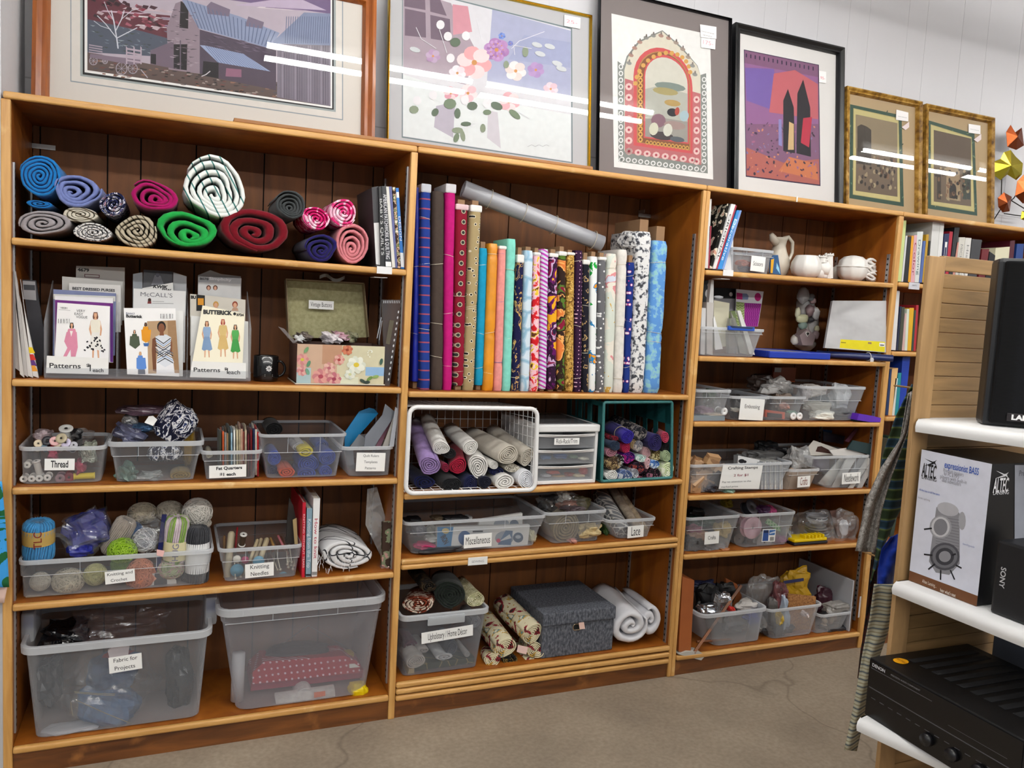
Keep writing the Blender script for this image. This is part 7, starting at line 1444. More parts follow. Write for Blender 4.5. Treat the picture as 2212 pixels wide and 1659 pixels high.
many((('violet ribbon loops', 920, 190, 34, 16, '4c2854', .15), ('pink edged ribbon curl', 1000, 200, 14, 18, 'c04c84', .15), ('pink and purple packet', 1090, 500, 26, 20, '8c4c78', .07), ('beaded chain', 1160, 480, 12, 40, '9c9c9c', .08), ('dark purple reel', 770, 500, 24, 34, '3c3040', .12), ('clear cellophane', 1100, 420, 44, 50, FM, .09), ('rose packet', 700, 290, 14, 18, 'b07880', .1)), 'craft_packet', 'craft packet', ' in the ribbon bin')
mb = MB(); cc = at(*z(1380, 500), .05); zb = zs('c5', cc.x)+.001
t = wthing('cutting_tool', 'yellow and black toothed plastic cutting tool in front of the plates', 'craft tool', (cc.x, .05, zb)); x0, x1 = at(*z(1205, 500), .04).x, at(*z(1545, 520), .04).x
MB().rbox(x0, .01, zb, x1, .1, zb+.014, .006).build('black_base', plain('14121c', .4), t); MB().rbox(x0+.004, .014, zb+.014, x1-.002, .098, zb+.03, .006).build('yellow_body', plain('e8c800', .35), t)
mb = MB()
for k in range(6): xa = x0+(x1-x0)*(.32+k*.105); mb.rbox(xa, .012, zb+.028, xa+.009, .05, zb+.046, .003)
mb.build('teeth', plain('e8c800', .35), t)
c = at(*z(1465, 460), .13); zb = zs('c5', c.x)
PL = plain('a4a6ac', .25, 0, 0, 0, 0, .6)
for k in range(5):
    r_ = .062-.003*k; tag(MB().lathe([(.02, 0), (r_*.7, .002), (r_, .011), (r_*1.01, .012), (r_*.7, .005), (.001, .004)], 32, cap=False).build('plate', PL, None, True, (c.x-.004*k, .12, zb+.002+k*.0125)), 'grey glass plate stacked beside the ribbon bin', 'plate', 'plates stacked on the crafts shelf')
for k in range(2): tag(MB().lathe([(.02, 0), (.03, .002), (.05, .03), (.052, .031), (.03, .006), (.001, .005)], 28, cap=False).build('bowl', PL, None, True, (c.x-.012, .12, zb+.068+k*.014)), ('lower', 'upper')[k]+' grey bowl on top of the plate stack', 'bowl')
bag('clear wrap tied over the stack of plates', *z(1450, 360), 88, 62, .11, .07, FM, name='cellophane_wrap', cat='cellophane', lump=.4)
many((('round white object in a clear bag', 1730, 380, 40, 44, plain('bcc0c8', .25, 0, 10, .4, .01, .7), .1), ('clear crinkled bag', 1760, 390, 56, 60, FM, .08)), 'bagged_item', 'bagged item', ' at the right of the crafts shelf')
sl('packaged_frame', 'flat brown and clear package leaning at the right of the crafts shelf', 'package', [(1700, 480), (1860, 462), (1885, 305), (1680, 195), (1612, 205)], .17, .01, plain('5c4038', .3), .1)
wire = MB().tube([at(*z(1280, 240), .3), at(*z(1310, 110), .33), at(*z(1420, 65), .33), at(*z(1540, 110), .3), at(*z(1620, 200), .28)], .0012, 5); tag(wire.build('wire_loop', plain('4c4c50', .4)), 'thin wire hoop standing at the back of the crafts shelf', 'wire')
# ---- bottom shelf of bay 3
z = Z(4.608, 1440, 1190); ZS = 1/4.608
OW = wood('8c4a22', 'a55c2c', (1, 1, .5), .45)
sl('folded_paper', 'white papers sticking out under the orange wooden block', 'paper', [(120, 1030), (345, 1090), (390, 1040), (330, 1005), (200, 1000)], -.01, .05, plain('b8b4ac', .6))
P = [at(*z(*q_), .0) for q_ in ((120, 1000), (238, 1034), (276, 295), (158, 262))]; mb = MB(); mb.add(P+[v+Vector((.01, .2, 0)) for v in P], [(0, 1, 2, 3), (7, 6, 5, 4), (0, 4, 5, 1), (1, 5, 6, 2), (2, 6, 7, 3), (3, 7, 4, 0)]); tag(mb.build('wooden_block', OW), 'tall orange brown wooden box standing at the left of the lowest craft shelf', 'wooden box')
p, q_ = at(*z(270, 1015), -.005), at(*z(740, 345), .12); tag(MB().tube([p, q_], [.0085, .0085], 4).build('wooden_rod', wood('5c3014', '8c5426', (2, 2, 2), .4)), 'dark wooden stick leaning diagonally across the lowest craft bins', 'wooden stick')
mb = MB(); a_, b_ = at(*z(300, 905), .05), at(*z(640, 880), .05); mb.tube([a_, b_], .006, 4); tag(mb.build('wooden_rod', wood('5c3014', '8c5426', (2, 2, 2), .4)), 'short wooden stick lying on the lowest shelf behind the diagonal one', 'wooden stick')
t1, g = bin_on('frosted clear bin with black and silver items on the lowest craft shelf', (z(345, 655), z(1012, 542), z(500, 888), z(965, 800)), 'c6', depth=.33, step=0, a=.16, rough=.35, r=.035, rimh=.016, lip=.01)
many((('black round tin', 400, 480, 56, 56, '0c0c10', .16), ('silver ribbed reel', 530, 540, 36, 54, plain('a8a8ac', .15, .8, 30, .6, .01), .12), ('black cup', 560, 440, 40, 56, '08080a', .2), ('white paper disc', 790, 545, 46, 22, 'c4c0bc', .1), ('red heart trinket', 632, 575, 10, 10, 'c83028', .08), ('chrome bowl', 400, 570, 40, 18, plain('b8bcc4', .12, .9), .1), ('blue cloth', 840, 665, 26, 20, '3c4c9c', .07), ('grey wad', 670, 720, 56, 34, '5c5c60', .1), ('clear bag of beads', 890, 720, 40, 30, FM, .07), ('dark scarf', 360, 350, 60, 20, '2c3050', .22)), 'craft_item', 'craft item', ' in the frosted bin on the lowest shelf')
sl('wooden_board', 'reddish brown board leaning at the back of the lowest craft shelf', 'board', [(610, 620), (760, 480), (700, 330), (590, 270)], .2, .015, OW)
t2, g = bin_on('clear bin with a cork board and bagged ribbons on the lowest shelf', (z(1012, 575), z(1558, 535), z(1062, 908), z(1468, 862)), 'c6', depth=.33, step=0, a=.13, r=.03)
sl('cork_tile', 'square cork tile sticking up out of the middle bin', 'cork tile', [(1215, 800), (1475, 790), (1487, 455), (1212, 428)], .06, .008, pattern('noise', [(.35, '7a5030'), (.5, '9c6c40'), (.65, 'b08050')], 120, const=False))
many((('bag of striped ribbons', 1110, 500, 36, 60, plain('6c3c40', .25, 0, 20, .7, .01, .7, 0, .6), .1), ('blue white ribbon strips', 1150, 640, 20, 70, 'a8b4c4', .07), ('grey netting', 1060, 660, 40, 60, '54504e', .09), ('yellow scrap', 1110, 670, 10, 22, 'c8a840', .05), ('dark tangle', 1100, 770, 60, 34, '28262a', .07), ('rose brown strap', 1250, 830, 90, 16, '7c5c58', .07), ('yellow bag with a blue zip', 1290, 320, 60, 60, plain('c89c1c', .3, 0, 10, .4, .01, .7, 0, .2), .15), ('clear crumpled bag', 950, 420, 70, 70, FM, .14), ('white note', 1365, 625, 8, 10, 'e8dcdc', .05)), 'craft_packet', 'craft packet', ' in the cork board bin')
sl('zip_strip', 'navy and white zip strip across the yellow bag', 'zip strip', [(1165, 330), (1365, 300), (1365, 270), (1165, 300)], .1, .002, plain('1c2458', .3))
t3, g = bin_on('small clear bin of wooden knobs at the right of the lowest shelf', (z(1530, 640), z(1842, 598), z(1500, 832), z(1765, 805)), 'c6', depth=.26, step=0, a=.14)
rnd = random.Random(4)
for k in range(12): x = rnd.uniform(1530, 1700); y = rnd.uniform(665, 790); s_ = mpp(*z(x, y), .08); tag(MB().ball((0, 0, 0), 4.5*s_, 10, 6, 0, (1, 1, 1.3)).build('wooden_knob', plain(rnd.choice(('b09078', 'a8a8ac', 'c0a890', '5c5c60')), .4), None, True, at(*z(x, y), .06+rnd.random()*.04), (rnd.random()*3, rnd.random()*3, 0)), 'small knob in the bin beside the white boards', 'bead', 'knobs in the small bin')  # these are loose knobs, modelled as stretched balls
many((('folded grey plastic sheet', 1700, 560, 60, 18, plain('8c8884', .3, 0, 20, .6, .01, .7), .12), ('maroon lace packet', 1560, 480, 40, 40, plain('4c2434', .3, 0, 20, .6, .01, .7, 0, .3), .16), ('dark beads', 1650, 770, 50, 16, '2c2c30', .06)), 'craft_packet', 'craft packet', ' over the small knob bin')
Xw = at(*z(1840, 820), .02).x-.026
for k, (c, dx) in enumerate((('b8bcc4', 0), ('5c4434', .009), ('6c5444', .018), ('54402f', .027), ('7c6450', .035))):
    X = Xw+dx; f = .015+.006*k; zb = zs('c6', X)+.001; zf = at(*z(1895, 290), .02).z-.002*k; zr = onx(*z(1265, 45), Xw).z
    mb = MB().prism([(f, zb), (.385, zb), (.385, zf+.0), (.3, zf+.0), (f, zf)], X, X+.0065, 0, Matrix(((0, 1, 0, 0), (1, 0, 0, 0), (0, 0, 1, 0), (0, 0, 0, 1)))) if True else None
    tag(mb.build('white_board' if k == 0 else 'hardboard_panel', plain(c, .4)), ('white board standing at the right side, face towards the knobs' if k == 0 else ('first', 'second', 'third', 'fourth')[k-1]+' brown panel edge behind the white board'), 'board')
sl('paper_wrap', 'white paper strip wrapped around the brown panel edges', 'paper', [(1905, 665), (1960, 650), (1990, 442), (1925, 455)], .005, .001, plain('d4d4d8', .5))
# ================================================================ BAY 4: books
z = Z(3.606, 1900, 440); ZS = 1/3.606
for r_ in (
 ('tall lime edged white book at the left end of the top right shelf', (188, 130), (210, 130), (140, 605), (168, 608), 'c8d890'), ('thin white book beside the lime edged one', (205, 250), (218, 250), (170, 608), (184, 608), 'd0d0d4'),
 ('black spiral bound book on the top right shelf', (222, 255), (248, 255), (186, 608), (220, 610), '17171b'), ('orange yellow book on the top right shelf', (250, 250), (268, 250), (222, 610), (240, 612), 'e0a01c'), ('white and pink book on the top right shelf', (270, 245), (292, 245), (242, 612), (272, 612), 'd8a8b0', 'Color', '8c2c44'),
 ('pale grey green book on the top right shelf', (294, 218), (340, 218), (274, 612), (305, 614), 'd4dad8', 'Drawing', '5c7478'), ('slate blue book on the top right shelf', (342, 290), (362, 290), (307, 614), (330, 614), '4c64a0'), ('yellow and black thin book right of the slate blue one', (364, 240), (384, 240), (332, 614), (352, 615), 'b8901c'), ('black thin book before the big white binders', (385, 290), (398, 290), (354, 615), (372, 615), '1c1a18'),
 ('large white binder, left of the pair', (415, 135), (472, 132), (375, 615), (432, 615), 'd4d4d2'), ('large white binder, right of the pair', (474, 135), (505, 137), (434, 615), (466, 615), 'dcdcda'),
 ('navy dictionary with a white circle', (505, 235), (545, 232), (470, 615), (505, 615), '18204c', 'D', 'e8e8e8'), ('red and navy book beside the dictionary', (546, 215), (572, 218), (507, 615), (530, 615), 'a81830'), ('black spiral notebook leaning right', (585, 185), (625, 185), (532, 615), (560, 616), '202024'),
 ('small red and white book behind the slatted rack', (600, 300), (618, 300), (562, 616), (580, 616), 'c88c80'), ('cream hardback book behind the slatted rack', (622, 262), (668, 262), (585, 616), (630, 616), 'cfccc4', 'MICHENER', '8c8c8c'), ('white hardback book right of the cream one', (670, 265), (716, 268), (632, 616), (680, 616), 'd8d6d2', 'History', '8c8c8c'), ('grey hardback with a black edge', (722, 275), (798, 282), (684, 616), (750, 616), '3a3a3e'),
 ('maroon hardback low on the top right shelf', (800, 352), (855, 352), (765, 616), (815, 618), '64141c'), ('small black book beside the maroon hardback', (858, 372), (902, 404), (820, 618), (870, 618), '17171a'), ('pale yellow book lying behind the loudspeaker', (905, 345), (1016, 335), (875, 618), (985, 618), 'd8d4b8'), ('dark maroon tall book at the right of the top right shelf', (1018, 290), (1056, 285), (990, 618), (1025, 618), '4c1020'), ('blue ribbed book at the far right', (1072, 312), (1125, 312), (1040, 620), (1100, 620), '1c3c7c')):
    lab, tl, tr, bl, br, c = r_[:6]; bk(lab, tl, tr, bl, br, c, r_[6] if len(r_) > 6 else None, r_[7] if len(r_) > 7 else None, Y=.04, depth=.2)
for r_ in (('tall white file at the left of the second right shelf', (135, 678), (158, 680), (85, 1138), (125, 1142), 'dcdcdc'), ('navy thin book beside the white file', (160, 800), (172, 800), (130, 1142), (143, 1143), '1c2440'), ('dark olive book on the second right shelf', (174, 805), (196, 805), (145, 1143), (172, 1144), '3c4034'), ('pink beige book on the second right shelf', (198, 855), (212, 855), (174, 1144), (192, 1144), 'c8a8a4'), ('white and green book on the second right shelf', (214, 820), (232, 820), (194, 1144), (215, 1145), 'd0d8c8'), ('yellow and black book on the second right shelf', (234, 812), (268, 812), (217, 1145), (245, 1146), 'd8a81c'), ('dark green book by the slatted rack', (270, 830), (285, 830), (247, 1146), (262, 1146), '2c4438'), ('red and blue book by the slatted rack', (287, 790), (305, 790), (264, 1146), (280, 1146), 'a82430'),
 ('navy book on the third right shelf', (80, 1290), (96, 1290), (45, 1645), (66, 1648), '18305c'), ('peach and orange book on the third right shelf', (98, 1285), (145, 1280), (68, 1648), (96, 1650), 'e0b478'), ('white book with black band on the third right shelf', (124, 1360), (142, 1360), (98, 1650), (116, 1650), 'd8dcd8'), ('teal book on the third right shelf', (146, 1318), (174, 1318), (118, 1650), (142, 1652), '1c8490'), ('tall royal blue book on the third right shelf', (180, 1195), (240, 1190), (145, 1652), (190, 1655), '1438a0')):
    lab, tl, tr, bl, br, c = r_[:6]; bk(lab, tl, tr, bl, br, c, None, None, Y=.04, depth=.2)
for i, (x, c, k) in enumerate(((1922, '8c9484', 950), (1931, '3c5c4c', 945), (1940, 'c8c0a8', 955), (1906, '5c4c3c', 1120), (1915, '84603c', 1110), (1925, '2c3c34', 1118), (1897, '1c2c3c', 1215), (1906, 'a0987c', 1208), (1916, '4c2c2c', 1225), (1927, '30343c', 1212))):
    y1 = (1043, 1166, 1340)[0 if i < 3 else 1 if i < 6 else 2]
    book(('grey green', 'dark green', 'cream', 'brown', 'tan', 'green black', 'navy', 'khaki', 'dark red', 'slate')[i]+' book on the '+('fourth', 'fifth', 'bottom')[0 if i < 3 else 1 if i < 6 else 2]+' shelf behind the hanging fabrics', (x+4, k), (x+12, k), (x-4, y1), (x+4, y1), c, .05, .2)
c = at(*z(268, 638), -.0125); sg = MB().box(c.x-.035, -.0145, c.z-.018, c.x+.035, -.0125, c.z+.014).build('shelf_sign', plain('c8c8d0', .5)); tag(sg, 'small pale sign clipped on the shelf edge under the art books', 'sign'); text('CRAFTS', .01, plain('6a6a70', .5), sg, 'lettering', (c.x, -.0148, c.z), (1, 0, 0), (0, 0, 1), 0, 0, 'CENTER', .03)
# ================================================================ FRAMED PICTURES ON TOP
LEAN = math.radians(6); AZ = Vector((0, math.sin(LEAN), math.cos(LEAN))); AXX = Vector((1, 0, 0)); NN_ = AXX.cross(AZ)
def picture(label, pl, pr, ptop, mw, mm, md, matcol, Yb=.30, sides=None, H=None, prof=0):
    """pl/pr: pixels on the outer left/right edge near the bottom, ptop: pixel on the outer top edge; mw, md moulding width and depth"""
    O = Vector((0, Yb, TOP+.001)); A = Art(O, AXX, AZ, 0); u0 = A.uv(*pl)[0]; u1 = A.uv(*pr)[0]; h = H or A.uv(*ptop)[1]
    P = lambda u, w, d=0: O+AXX*u+AZ*w+NN_*d
    t = wthing('framed_picture', label, 'picture', P((u0+u1)/2, 0)); mb = MB()
    pf = [(0, 0), (0, md), (mw*.25, md+.003), (mw*.55, md*.75), (mw*.8, md*.85), (mw, md*.35), (mw, 0)]
    C_ = [(u0, 0, 1, 1), (u1, 0, -1, 1), (u1, h, -1, -1), (u0, h, 1, -1)]; K = len(pf)
    mb.add([P(cu+sx*a_, cw+sy*a_, d_) for cu, cw, sx, sy in C_ for a_, d_ in pf], [(i*K+j, ((i+1) % 4)*K+j, ((i+1) % 4)*K+(j+1) % K, i*K+(j+1) % K) for i in range(4) for j in range(K)])
    mb.build('moulding', mm, t, 'auto')
    b = MB(); m = mw*.8; vs = [P(u, w, d) for d in (.0005, .006) for u, w in ((u0+m, m), (u1-m, m), (u1-m, h-m), (u0+m, h-m))]
    b.add(vs, [(3, 2, 1, 0), (4, 5, 6, 7)]+[(i, (i+1) % 4, (i+1) % 4+4, i+4) for i in range(4)]).build('mat_board', plain(matcol, .8), t)
    g = MB(); vs = [P(u, w, d) for d in (.0095, .0105) for u, w in ((u0+m, m), (u1-m, m), (u1-m, h-m), (u0+m, h-m))]
    g.add(vs, [(3, 2, 1, 0), (4, 5, 6, 7)]+[(i, (i+1) % 4, (i+1) % 4+4, i+4) for i in range(4)]).build('glass', glassmat(), t)
    A = Art(P(0, 0, .006), AXX, AZ, .0001); A.obj = None; return t, A
def stick(t, pts, Yb, words, col='efecec'):
    A = Art(Vector((0, Yb, TOP+.001))+NN_*.0108, AXX, AZ, .0003); Q = [A.uv(*p) for p in pts]; o = MB()
    V = [A.o+AXX*u+AZ*w for u, w in Q]; o.add(V+[v+NN_*.0006 for v in V], [(3, 2, 1, 0), (4, 5, 6, 7)]+[(i, (i+1) % 4, (i+1) % 4+4, i+4) for i in range(4)]); o = o.build('price_sticker', plain(col, .6), t)
    for s_, px, py, w, sz, c in words:
        u, v = A.uv(px, py); u2 = A.uv(px+w, py)[0]; text(s_, sz, plain(c, .6), o, 'lettering', A.o+AXX*u+AZ*v+NN_*.0009, AXX, AZ, 0, 0, 'CENTER', u2-u)
OAK = wood('7a3c14', 'a8602a', (8, 8, .7), .25)
# 1: barn
t, A = picture('large oak framed print of a weathered barn and hay wagon', (70, 212), (806, 292), None, .05, OAK, .03, 'd6d0c8', H=.62)
q = lambda x, y: (x/2.665, y/2.665)
def pp(pts, c, k=None): A.px([q(*p) for p in pts], c, k)
def box_px(l, t_, r, bl, br, c): pp([(l, bl), (r, br), (r, t_), (l, t_)], c)
pp([(405, 470), (1975, 693), (1975, -600), (405, -600)], '8f99a0'); pp([(411, 464), (1969, 686), (1969, -600), (411, -600)], 'dad5ce'); pp([(462, 437), (1933, 645), (1933, -550), (462, -550)], '9aa3a3'); pp([(476, 428), (1921, 632), (1921, -540), (476, -540)], '15161a'); pp([(487, 416), (1912, 624), (1912, -540), (487, -540)], 'ecebea')
pp([(503, 404), (1903, 612), (1903, -530), (503, -530)], 'b3a7b4')
rnd = random.Random(8)
for k in range(30): x = rnd.uniform(560, 1600); y = rnd.uniform(-120, 150); pp([(x, y), (x+rnd.uniform(150, 290), y+18), (x+200, y+24), (x-20, y+8)], rnd.choice(('cfc6cb', 'a594a8', 'c4b0b8', '8d7a98', 'bda0b0')), 8)
pp([(1250, -10), (1903, 80), (1903, -120), (1300, -140)], '6e5a80', 9); pp([(1350, 30), (1880, 60), (1700, -20)], 'b8a8c0', 9.2)
pp([(503, 110), (980, 230), (980, 90), (830, 75), (700, 20), (620, -60), (503, -60)], '5c2634')
for k in range(46): x = rnd.uniform(520, 940); y = (x-500)*.2+rnd.uniform(-45, 85); pp([(x, y), (x+rnd.uniform(15, 46), y+rnd.uniform(4, 20)), (x+20, y+26), (x-10, y+14)], rnd.choice(('8c3a4c', '3c1c28', '9c5464', '2a1a24', 'b8a4ac')), 12)
pp([(503, 300), (980, 330), (980, 225), (820, 180), (503, 110)], '4a5262')
for k in range(60): x = rnd.uniform(510, 960); y = rnd.uniform(140, 290)+(x-500)*.08; pp([(x, y), (x+rnd.uniform(10, 40), y+4), (x+18, y+9)], rnd.choice(('2c3038', '6c7888', '8a949c', '3c4438')), 14)
pp([(503, 404), (1903, 612), (1903, 520), (1580, 470), (1100, 400), (870, 370), (503, 300)], '5c4c48')
for k in range(150): x = rnd.uniform(520, 1880); y = 330+(x-520)*.13+rnd.uniform(10, 90); pp([(x, y), (x+rnd.uniform(8, 36), y+3), (x+16, y+10), (x-4, y+7)], rnd.choice(('2c2628', '8a6454', '3c3438', '9a8c88', '6c4440', '4c4850')), 16)
pp([(970, 400), (1150, 425), (1150, 170), (1060, 0), (1010, 20), (960, 160)], '8c7c88'); pp([(1150, 425), (1590, 500), (1590, 290), (1150, 170)], '4a3f50')
for k in range(60): x = rnd.uniform(975, 1120); y = rnd.uniform(30, 400); pp([(x, y), (x+rnd.uniform(20, 40), y+3), (x+10, y+6)], rnd.choice(('6c5c68', 'a898a4', '4c4450')), 19)
for k in range(50): x = rnd.uniform(1160, 1540); y = rnd.uniform(190, 260)+(x-1150)*.15; pp([(x, y), (x+rnd.uniform(20, 60), y+12), (x+20, y+12)], rnd.choice(('3a3040', '5c5064', '6a5c70')), 19)
pp([(1033, 160), (1083, 165), (1085, 40), (1040, 5)], '1a161c'); pp([(1048, 0), (1145, 165), (1555, 280), (1610, 190), (1380, 95), (1075, 0), (1048, -8)], '8792b0')
for k in range(22): f = k/22; pp([(1075+f*530, 0+f*190), (1080+f*530, 2+f*190), (1146+f*420, 160+f*115), (1140+f*420, 160+f*115)], '5f6a88', 22)
pp([(1195, 80), (1320, 95), (1325, 55), (1215, 10), (1190, 35)], '74687c'); pp([(1410, 150), (1510, 165), (1520, 128), (1430, 95)], '74687c')
pp([(1000, 395), (1075, 405), (1078, 255), (1000, 255)], '17131a'); pp([(1035, 400), (1042, 400), (1042, 230), (1035, 230)], '5c5060'); pp([(865, 370), (1000, 395), (1000, 235), (865, 290)], '6c5c6c'); pp([(868, 365), (898, 372), (898, 312), (868, 310)], '17131a')
pp([(1150, 260), (1255, 360), (1558, 412), (1400, 310), (1180, 262)], '93a0c2')
for k in range(16): f = k/16; pp([(1180+f*230, 263+f*48), (1186+f*230, 264+f*48), (1262+f*290, 361+f*50), (1256+f*290, 360+f*50)], '6a779a', 28)
pp([(1165, 435), (1258, 452), (1258, 362), (1170, 352)], '17131a'); pp([(1258, 452), (1590, 520), (1590, 420), (1258, 362)], '4c4050'); pp([(1298, 440), (1390, 445), (1390, 400), (1302, 392)], '8a5c74')
pp([(1595, 560), (1903, 612), (1903, 250), (1595, 255)], '77707e'); pp([(1560, 250), (1903, 262), (1903, 78), (1750, 72)], '7f89a6')
for k in range(24): x = 1612+k*12.4; pp([(x, 560+k*2), (x+4, 560+k*2), (x+4, 262), (x, 262)], rnd.choice(('58505e', '948c9a', '6a6270')), 33)
for k in range(20): x = 1640+k*13; pp([(x, 250), (x+4, 250), (x+12, 95), (x+8, 95)], '5f6985', 33)
for pts, w in (([(680, 280), (672, 220), (655, 120), (640, 60)], .004), ([(672, 220), (610, 140), (560, 90)], .003), ([(665, 180), (700, 110), (715, 60)], .003), ([(672, 220), (740, 185), (790, 160)], .003), ([(640, 170), (580, 150), (540, 120)], .002), ([(660, 130), (620, 60), (600, 10)], .002), ([(700, 110), (760, 60), (800, 50)], .002)): A.line([q(*p) for p in pts], w, 'c9cbd6', True)
for x, y, r_ in ((700, 395, 32), (765, 395, 26), (538, 350, 22), (605, 352, 14)):
    A.line([q(x+r_*math.cos(a_), y+r_*1.1*math.sin(a_)) for a_ in [2*PI*i/16 for i in range(17)]], .0025, 'a39ba8', True)
    for i in range(4): A.line([q(x-r_*math.cos(i*PI/4), y-r_*math.sin(i*PI/4)), q(x+r_*math.cos(i*PI/4), y+r_*math.sin(i*PI/4))], .0012, 'a39ba8', True)
pp([(515, 330), (760, 375), (810, 365), (810, 345), (520, 310)], '7c6c7c')
for k in range(4): pp([(725, 285+k*22), (815, 300+k*22), (815, 290+k*22), (725, 275+k*22)], 'b3a2b0'); pp([(512, 262+k*14), (590, 275+k*14), (590, 268+k*14), (512, 255+k*14)], 'a394a2')
for x in (725, 768, 808): pp([(x, 370), (x+8, 370), (x+8, 275), (x, 265)], 'b3a2b0')
A.line([q(810, 400), q(850, 448)], .003, 'b0aab8', True); A.line([q(1160, 440), q(1185, 430), q(1210, 410)], .003, 'c9c4cc', True)
A.build('art_print', t)
# 2: flowers
t, A = picture('brass framed floral watercolour print priced twenty five', (833, 300), (1271, 358), (1262, 34), .009, plain('b89a3c', .25, 1), .02, 'b9b9bc', Yb=.31)
q = lambda x, y: (800+x/4.366, y/4.366)
pp([(296, 1298), (1908, 1540), (1903, 265), (600, -60), (300, -140)], '6c7c80'); pp([(306, 1286), (1896, 1528), (1891, 276), (600, -48), (308, -125)], 'd3d2d8')
pp([(310, 640), (900, 800), (1000, 480), (760, 30), (310, -110)], 'a3939f'); pp([(1100, 760), (1890, 900), (1890, 290), (1150, 90)], 'a4a8c4', None); pp([(1300, 560), (1890, 640), (1890, 400), (1450, 330)], '9aa0c0'); pp([(310, 1280), (1890, 1520), (1890, 1080), (900, 900), (310, 700)], 'dadfe0')
for P in ([(325, 335), (525, 355), (520, 120), (325, 80)], [(570, 365), (760, 395), (750, 180), (565, 140)], [(320, 60), (520, 95), (515, -40), (320, -100)], [(565, 110), (720, 150), (660, 0), (560, -30)]): pp(P, '6c5a6a')
pp([(780, 330), (960, 300), (920, 60), (775, 40)], 'c88a98'); pp([(600, 1200), (780, 1300), (800, 960), (620, 1000)], 'b4aebc'); pp([(1100, 1300), (1230, 1400), (1200, 1060), (1110, 1040)], 'c8c4cc')
fl = lambda x, y, r_, c1, c2, n=6: ([A.ell(*q(x+r_*.6*math.cos(2*PI*k/n+.3), y+r_*.6*math.sin(2*PI*k/n+.3)), r_/4.366*.00125, r_/4.366*.0009, (c1, c2)[k % 2], -2*PI*k/n, 12, None, False) for k in range(0)], [A.ell(*q(x+r_*.55*math.cos(2*PI*k/n+.3), y+r_*.55*math.sin(2*PI*k/n+.3)), r_*.48/4.366, r_*.4/4.366, (c1, c2)[k % 2], 0, 12, None, True) for k in range(n)], A.ell(*q(x, y), r_*.16/4.366, r_*.16/4.366, 'c88c50', 0, 8, None, True))
for x, y, r_, c1, c2 in ((1190, 470, 120, 'a878b0', 'b488bc'), (1560, 660, 80, 'b090c0', 'a888bc'), (980, 590, 165, 'dfa0a4', 'e8ced0'), (920, 880, 90, 'e6d6d8', 'e2b8c0'), (760, 880, 70, 'd89aa8', 'e4c8cc'), (1310, 960, 100, 'dca8b0', 'e6d2d4'), (1370, 670, 100, 'e8e0e0', 'e4d0cc'), (820, 690, 80, 'e4dce2', 'dcd0d8'), (1240, 340, 34, '5c78c4', '7890d0'), (1320, 410, 26, '6870b8', '7c84c4'), (590, 530, 70, 'b090b4', 'b8a0bc'), (1700, 840, 70, 'dccad4', 'e0b8c4')): fl(x, y, r_, c1, c2)
for k in range(9): a_ = k*.7; fl(1190+60*math.cos(a_), 470+60*math.sin(a_), 38, ('b080b4', '9c6ca8')[k % 2], 'bc94c4', 5)
for x, y in ((660, 235), (730, 345), (900, 340), (755, 550), (590, 900), (440, 950), (1100, 980), (890, 945)): A.ell(*q(x, y), 9, 10, 'e2e0e4', 0, 12, None, True)
for x, y, a_, b_, r_ in ((410, 1035, 45, 38, 0), (610, 1060, 32, 40, .5), (1190, 1000, 60, 36, .4), (1100, 1060, 40, 26, 0), (750, 980, 60, 50, 0), (1060, 1210, 26, 42, 0), (900, 1170, 50, 22, 0), (820, 1230, 54, 28, 0), (810, 1300, 26, 46, .3), (870, 1280, 22, 56, -.2), (1360, 1080, 66, 30, .7), (960, 1000, 50, 40, 0), (820, 1070, 30, 50, 0), (1460, 490, 30, 50, 0), (1280, 610, 26, 36, 0), (800, 400, 50, 44, 0)): A.ell(*q(x, y), a_/4.366, b_/4.366, rnd.choice(('6f8068', '86927c', '5c6c5a')), r_, 10, None, True)
for x, y in ((1570, 425), (1690, 440), (1600, 510), (1760, 600), (1800, 650), (420, 470)): A.ell(*q(x, y), 12, 5.5, 'c8ccd0', .3, 10, None, True)
for pts in ([(430, 260), (480, 370), (620, 460)], [(650, 280), (720, 500)], [(1000, 170), (1050, 370)], [(1330, 460), (1400, 390), (1640, 300)], [(1360, 520), (1350, 430), (1520, 460)], [(870, 1220), (1000, 1160)], [(1400, 1060), (1500, 1120)]): A.line([q(*p) for p in pts], .0025, 'dcdce2', True)
A.line([q(x, 1375+8*math.sin(x*.09)) for x in range(1480, 1690, 12)], .0012, '8c8c94', True); A.build('art_print', t)
stick(t, [q(1828, 245), q(1978, 272), q(1982, 170), q(1830, 140)], .31, [('25-', *q(1900, 210), 24, .02, 'e08898')])
# 3: arched miniature
t, A = picture('black framed print of an arched red border with a hunting scene', (1287, 350), (1571, 402), (1560, 40), .008, plain('17171b', .25, .5), .022, '7c7372', Yb=.31)
q = lambda x, y: (1260+x/3.95, y/3.95)
pp([(262, 1425), (1108, 1532), (1082, 295), (240, 115)], 'e4e4e2'); pp([(300, 1380), (1062, 1480), (1048, 625), (1000, 640), (975, 560), (840, 400), (675, 258), (470, 350), (370, 480), (345, 560), (292, 520)], '7f8480')
pp([(350, 1290), (1008, 1400), (1000, 640), (970, 560), (830, 410), (675, 268), (480, 362), (380, 490), (350, 600)], 'cfc9b8'); pp([(355, 1300), (1005, 1408), (1000, 800), (930, 780), (930, 1310), (440, 1240), (425, 690), (355, 670)], 'b06468')
def arch(c, l, r, b0, b1, ty, cy_, k=None): pp([(l, b0), (r, b1)]+[((l+r)/2+(r-l)/2*math.cos(a_), cy_+(r-l)/2*math.cos(a_)*.2-(cy_-ty)*math.sin(a_)) for a_ in [PI*i/14 for i in range(15)]], c, k)
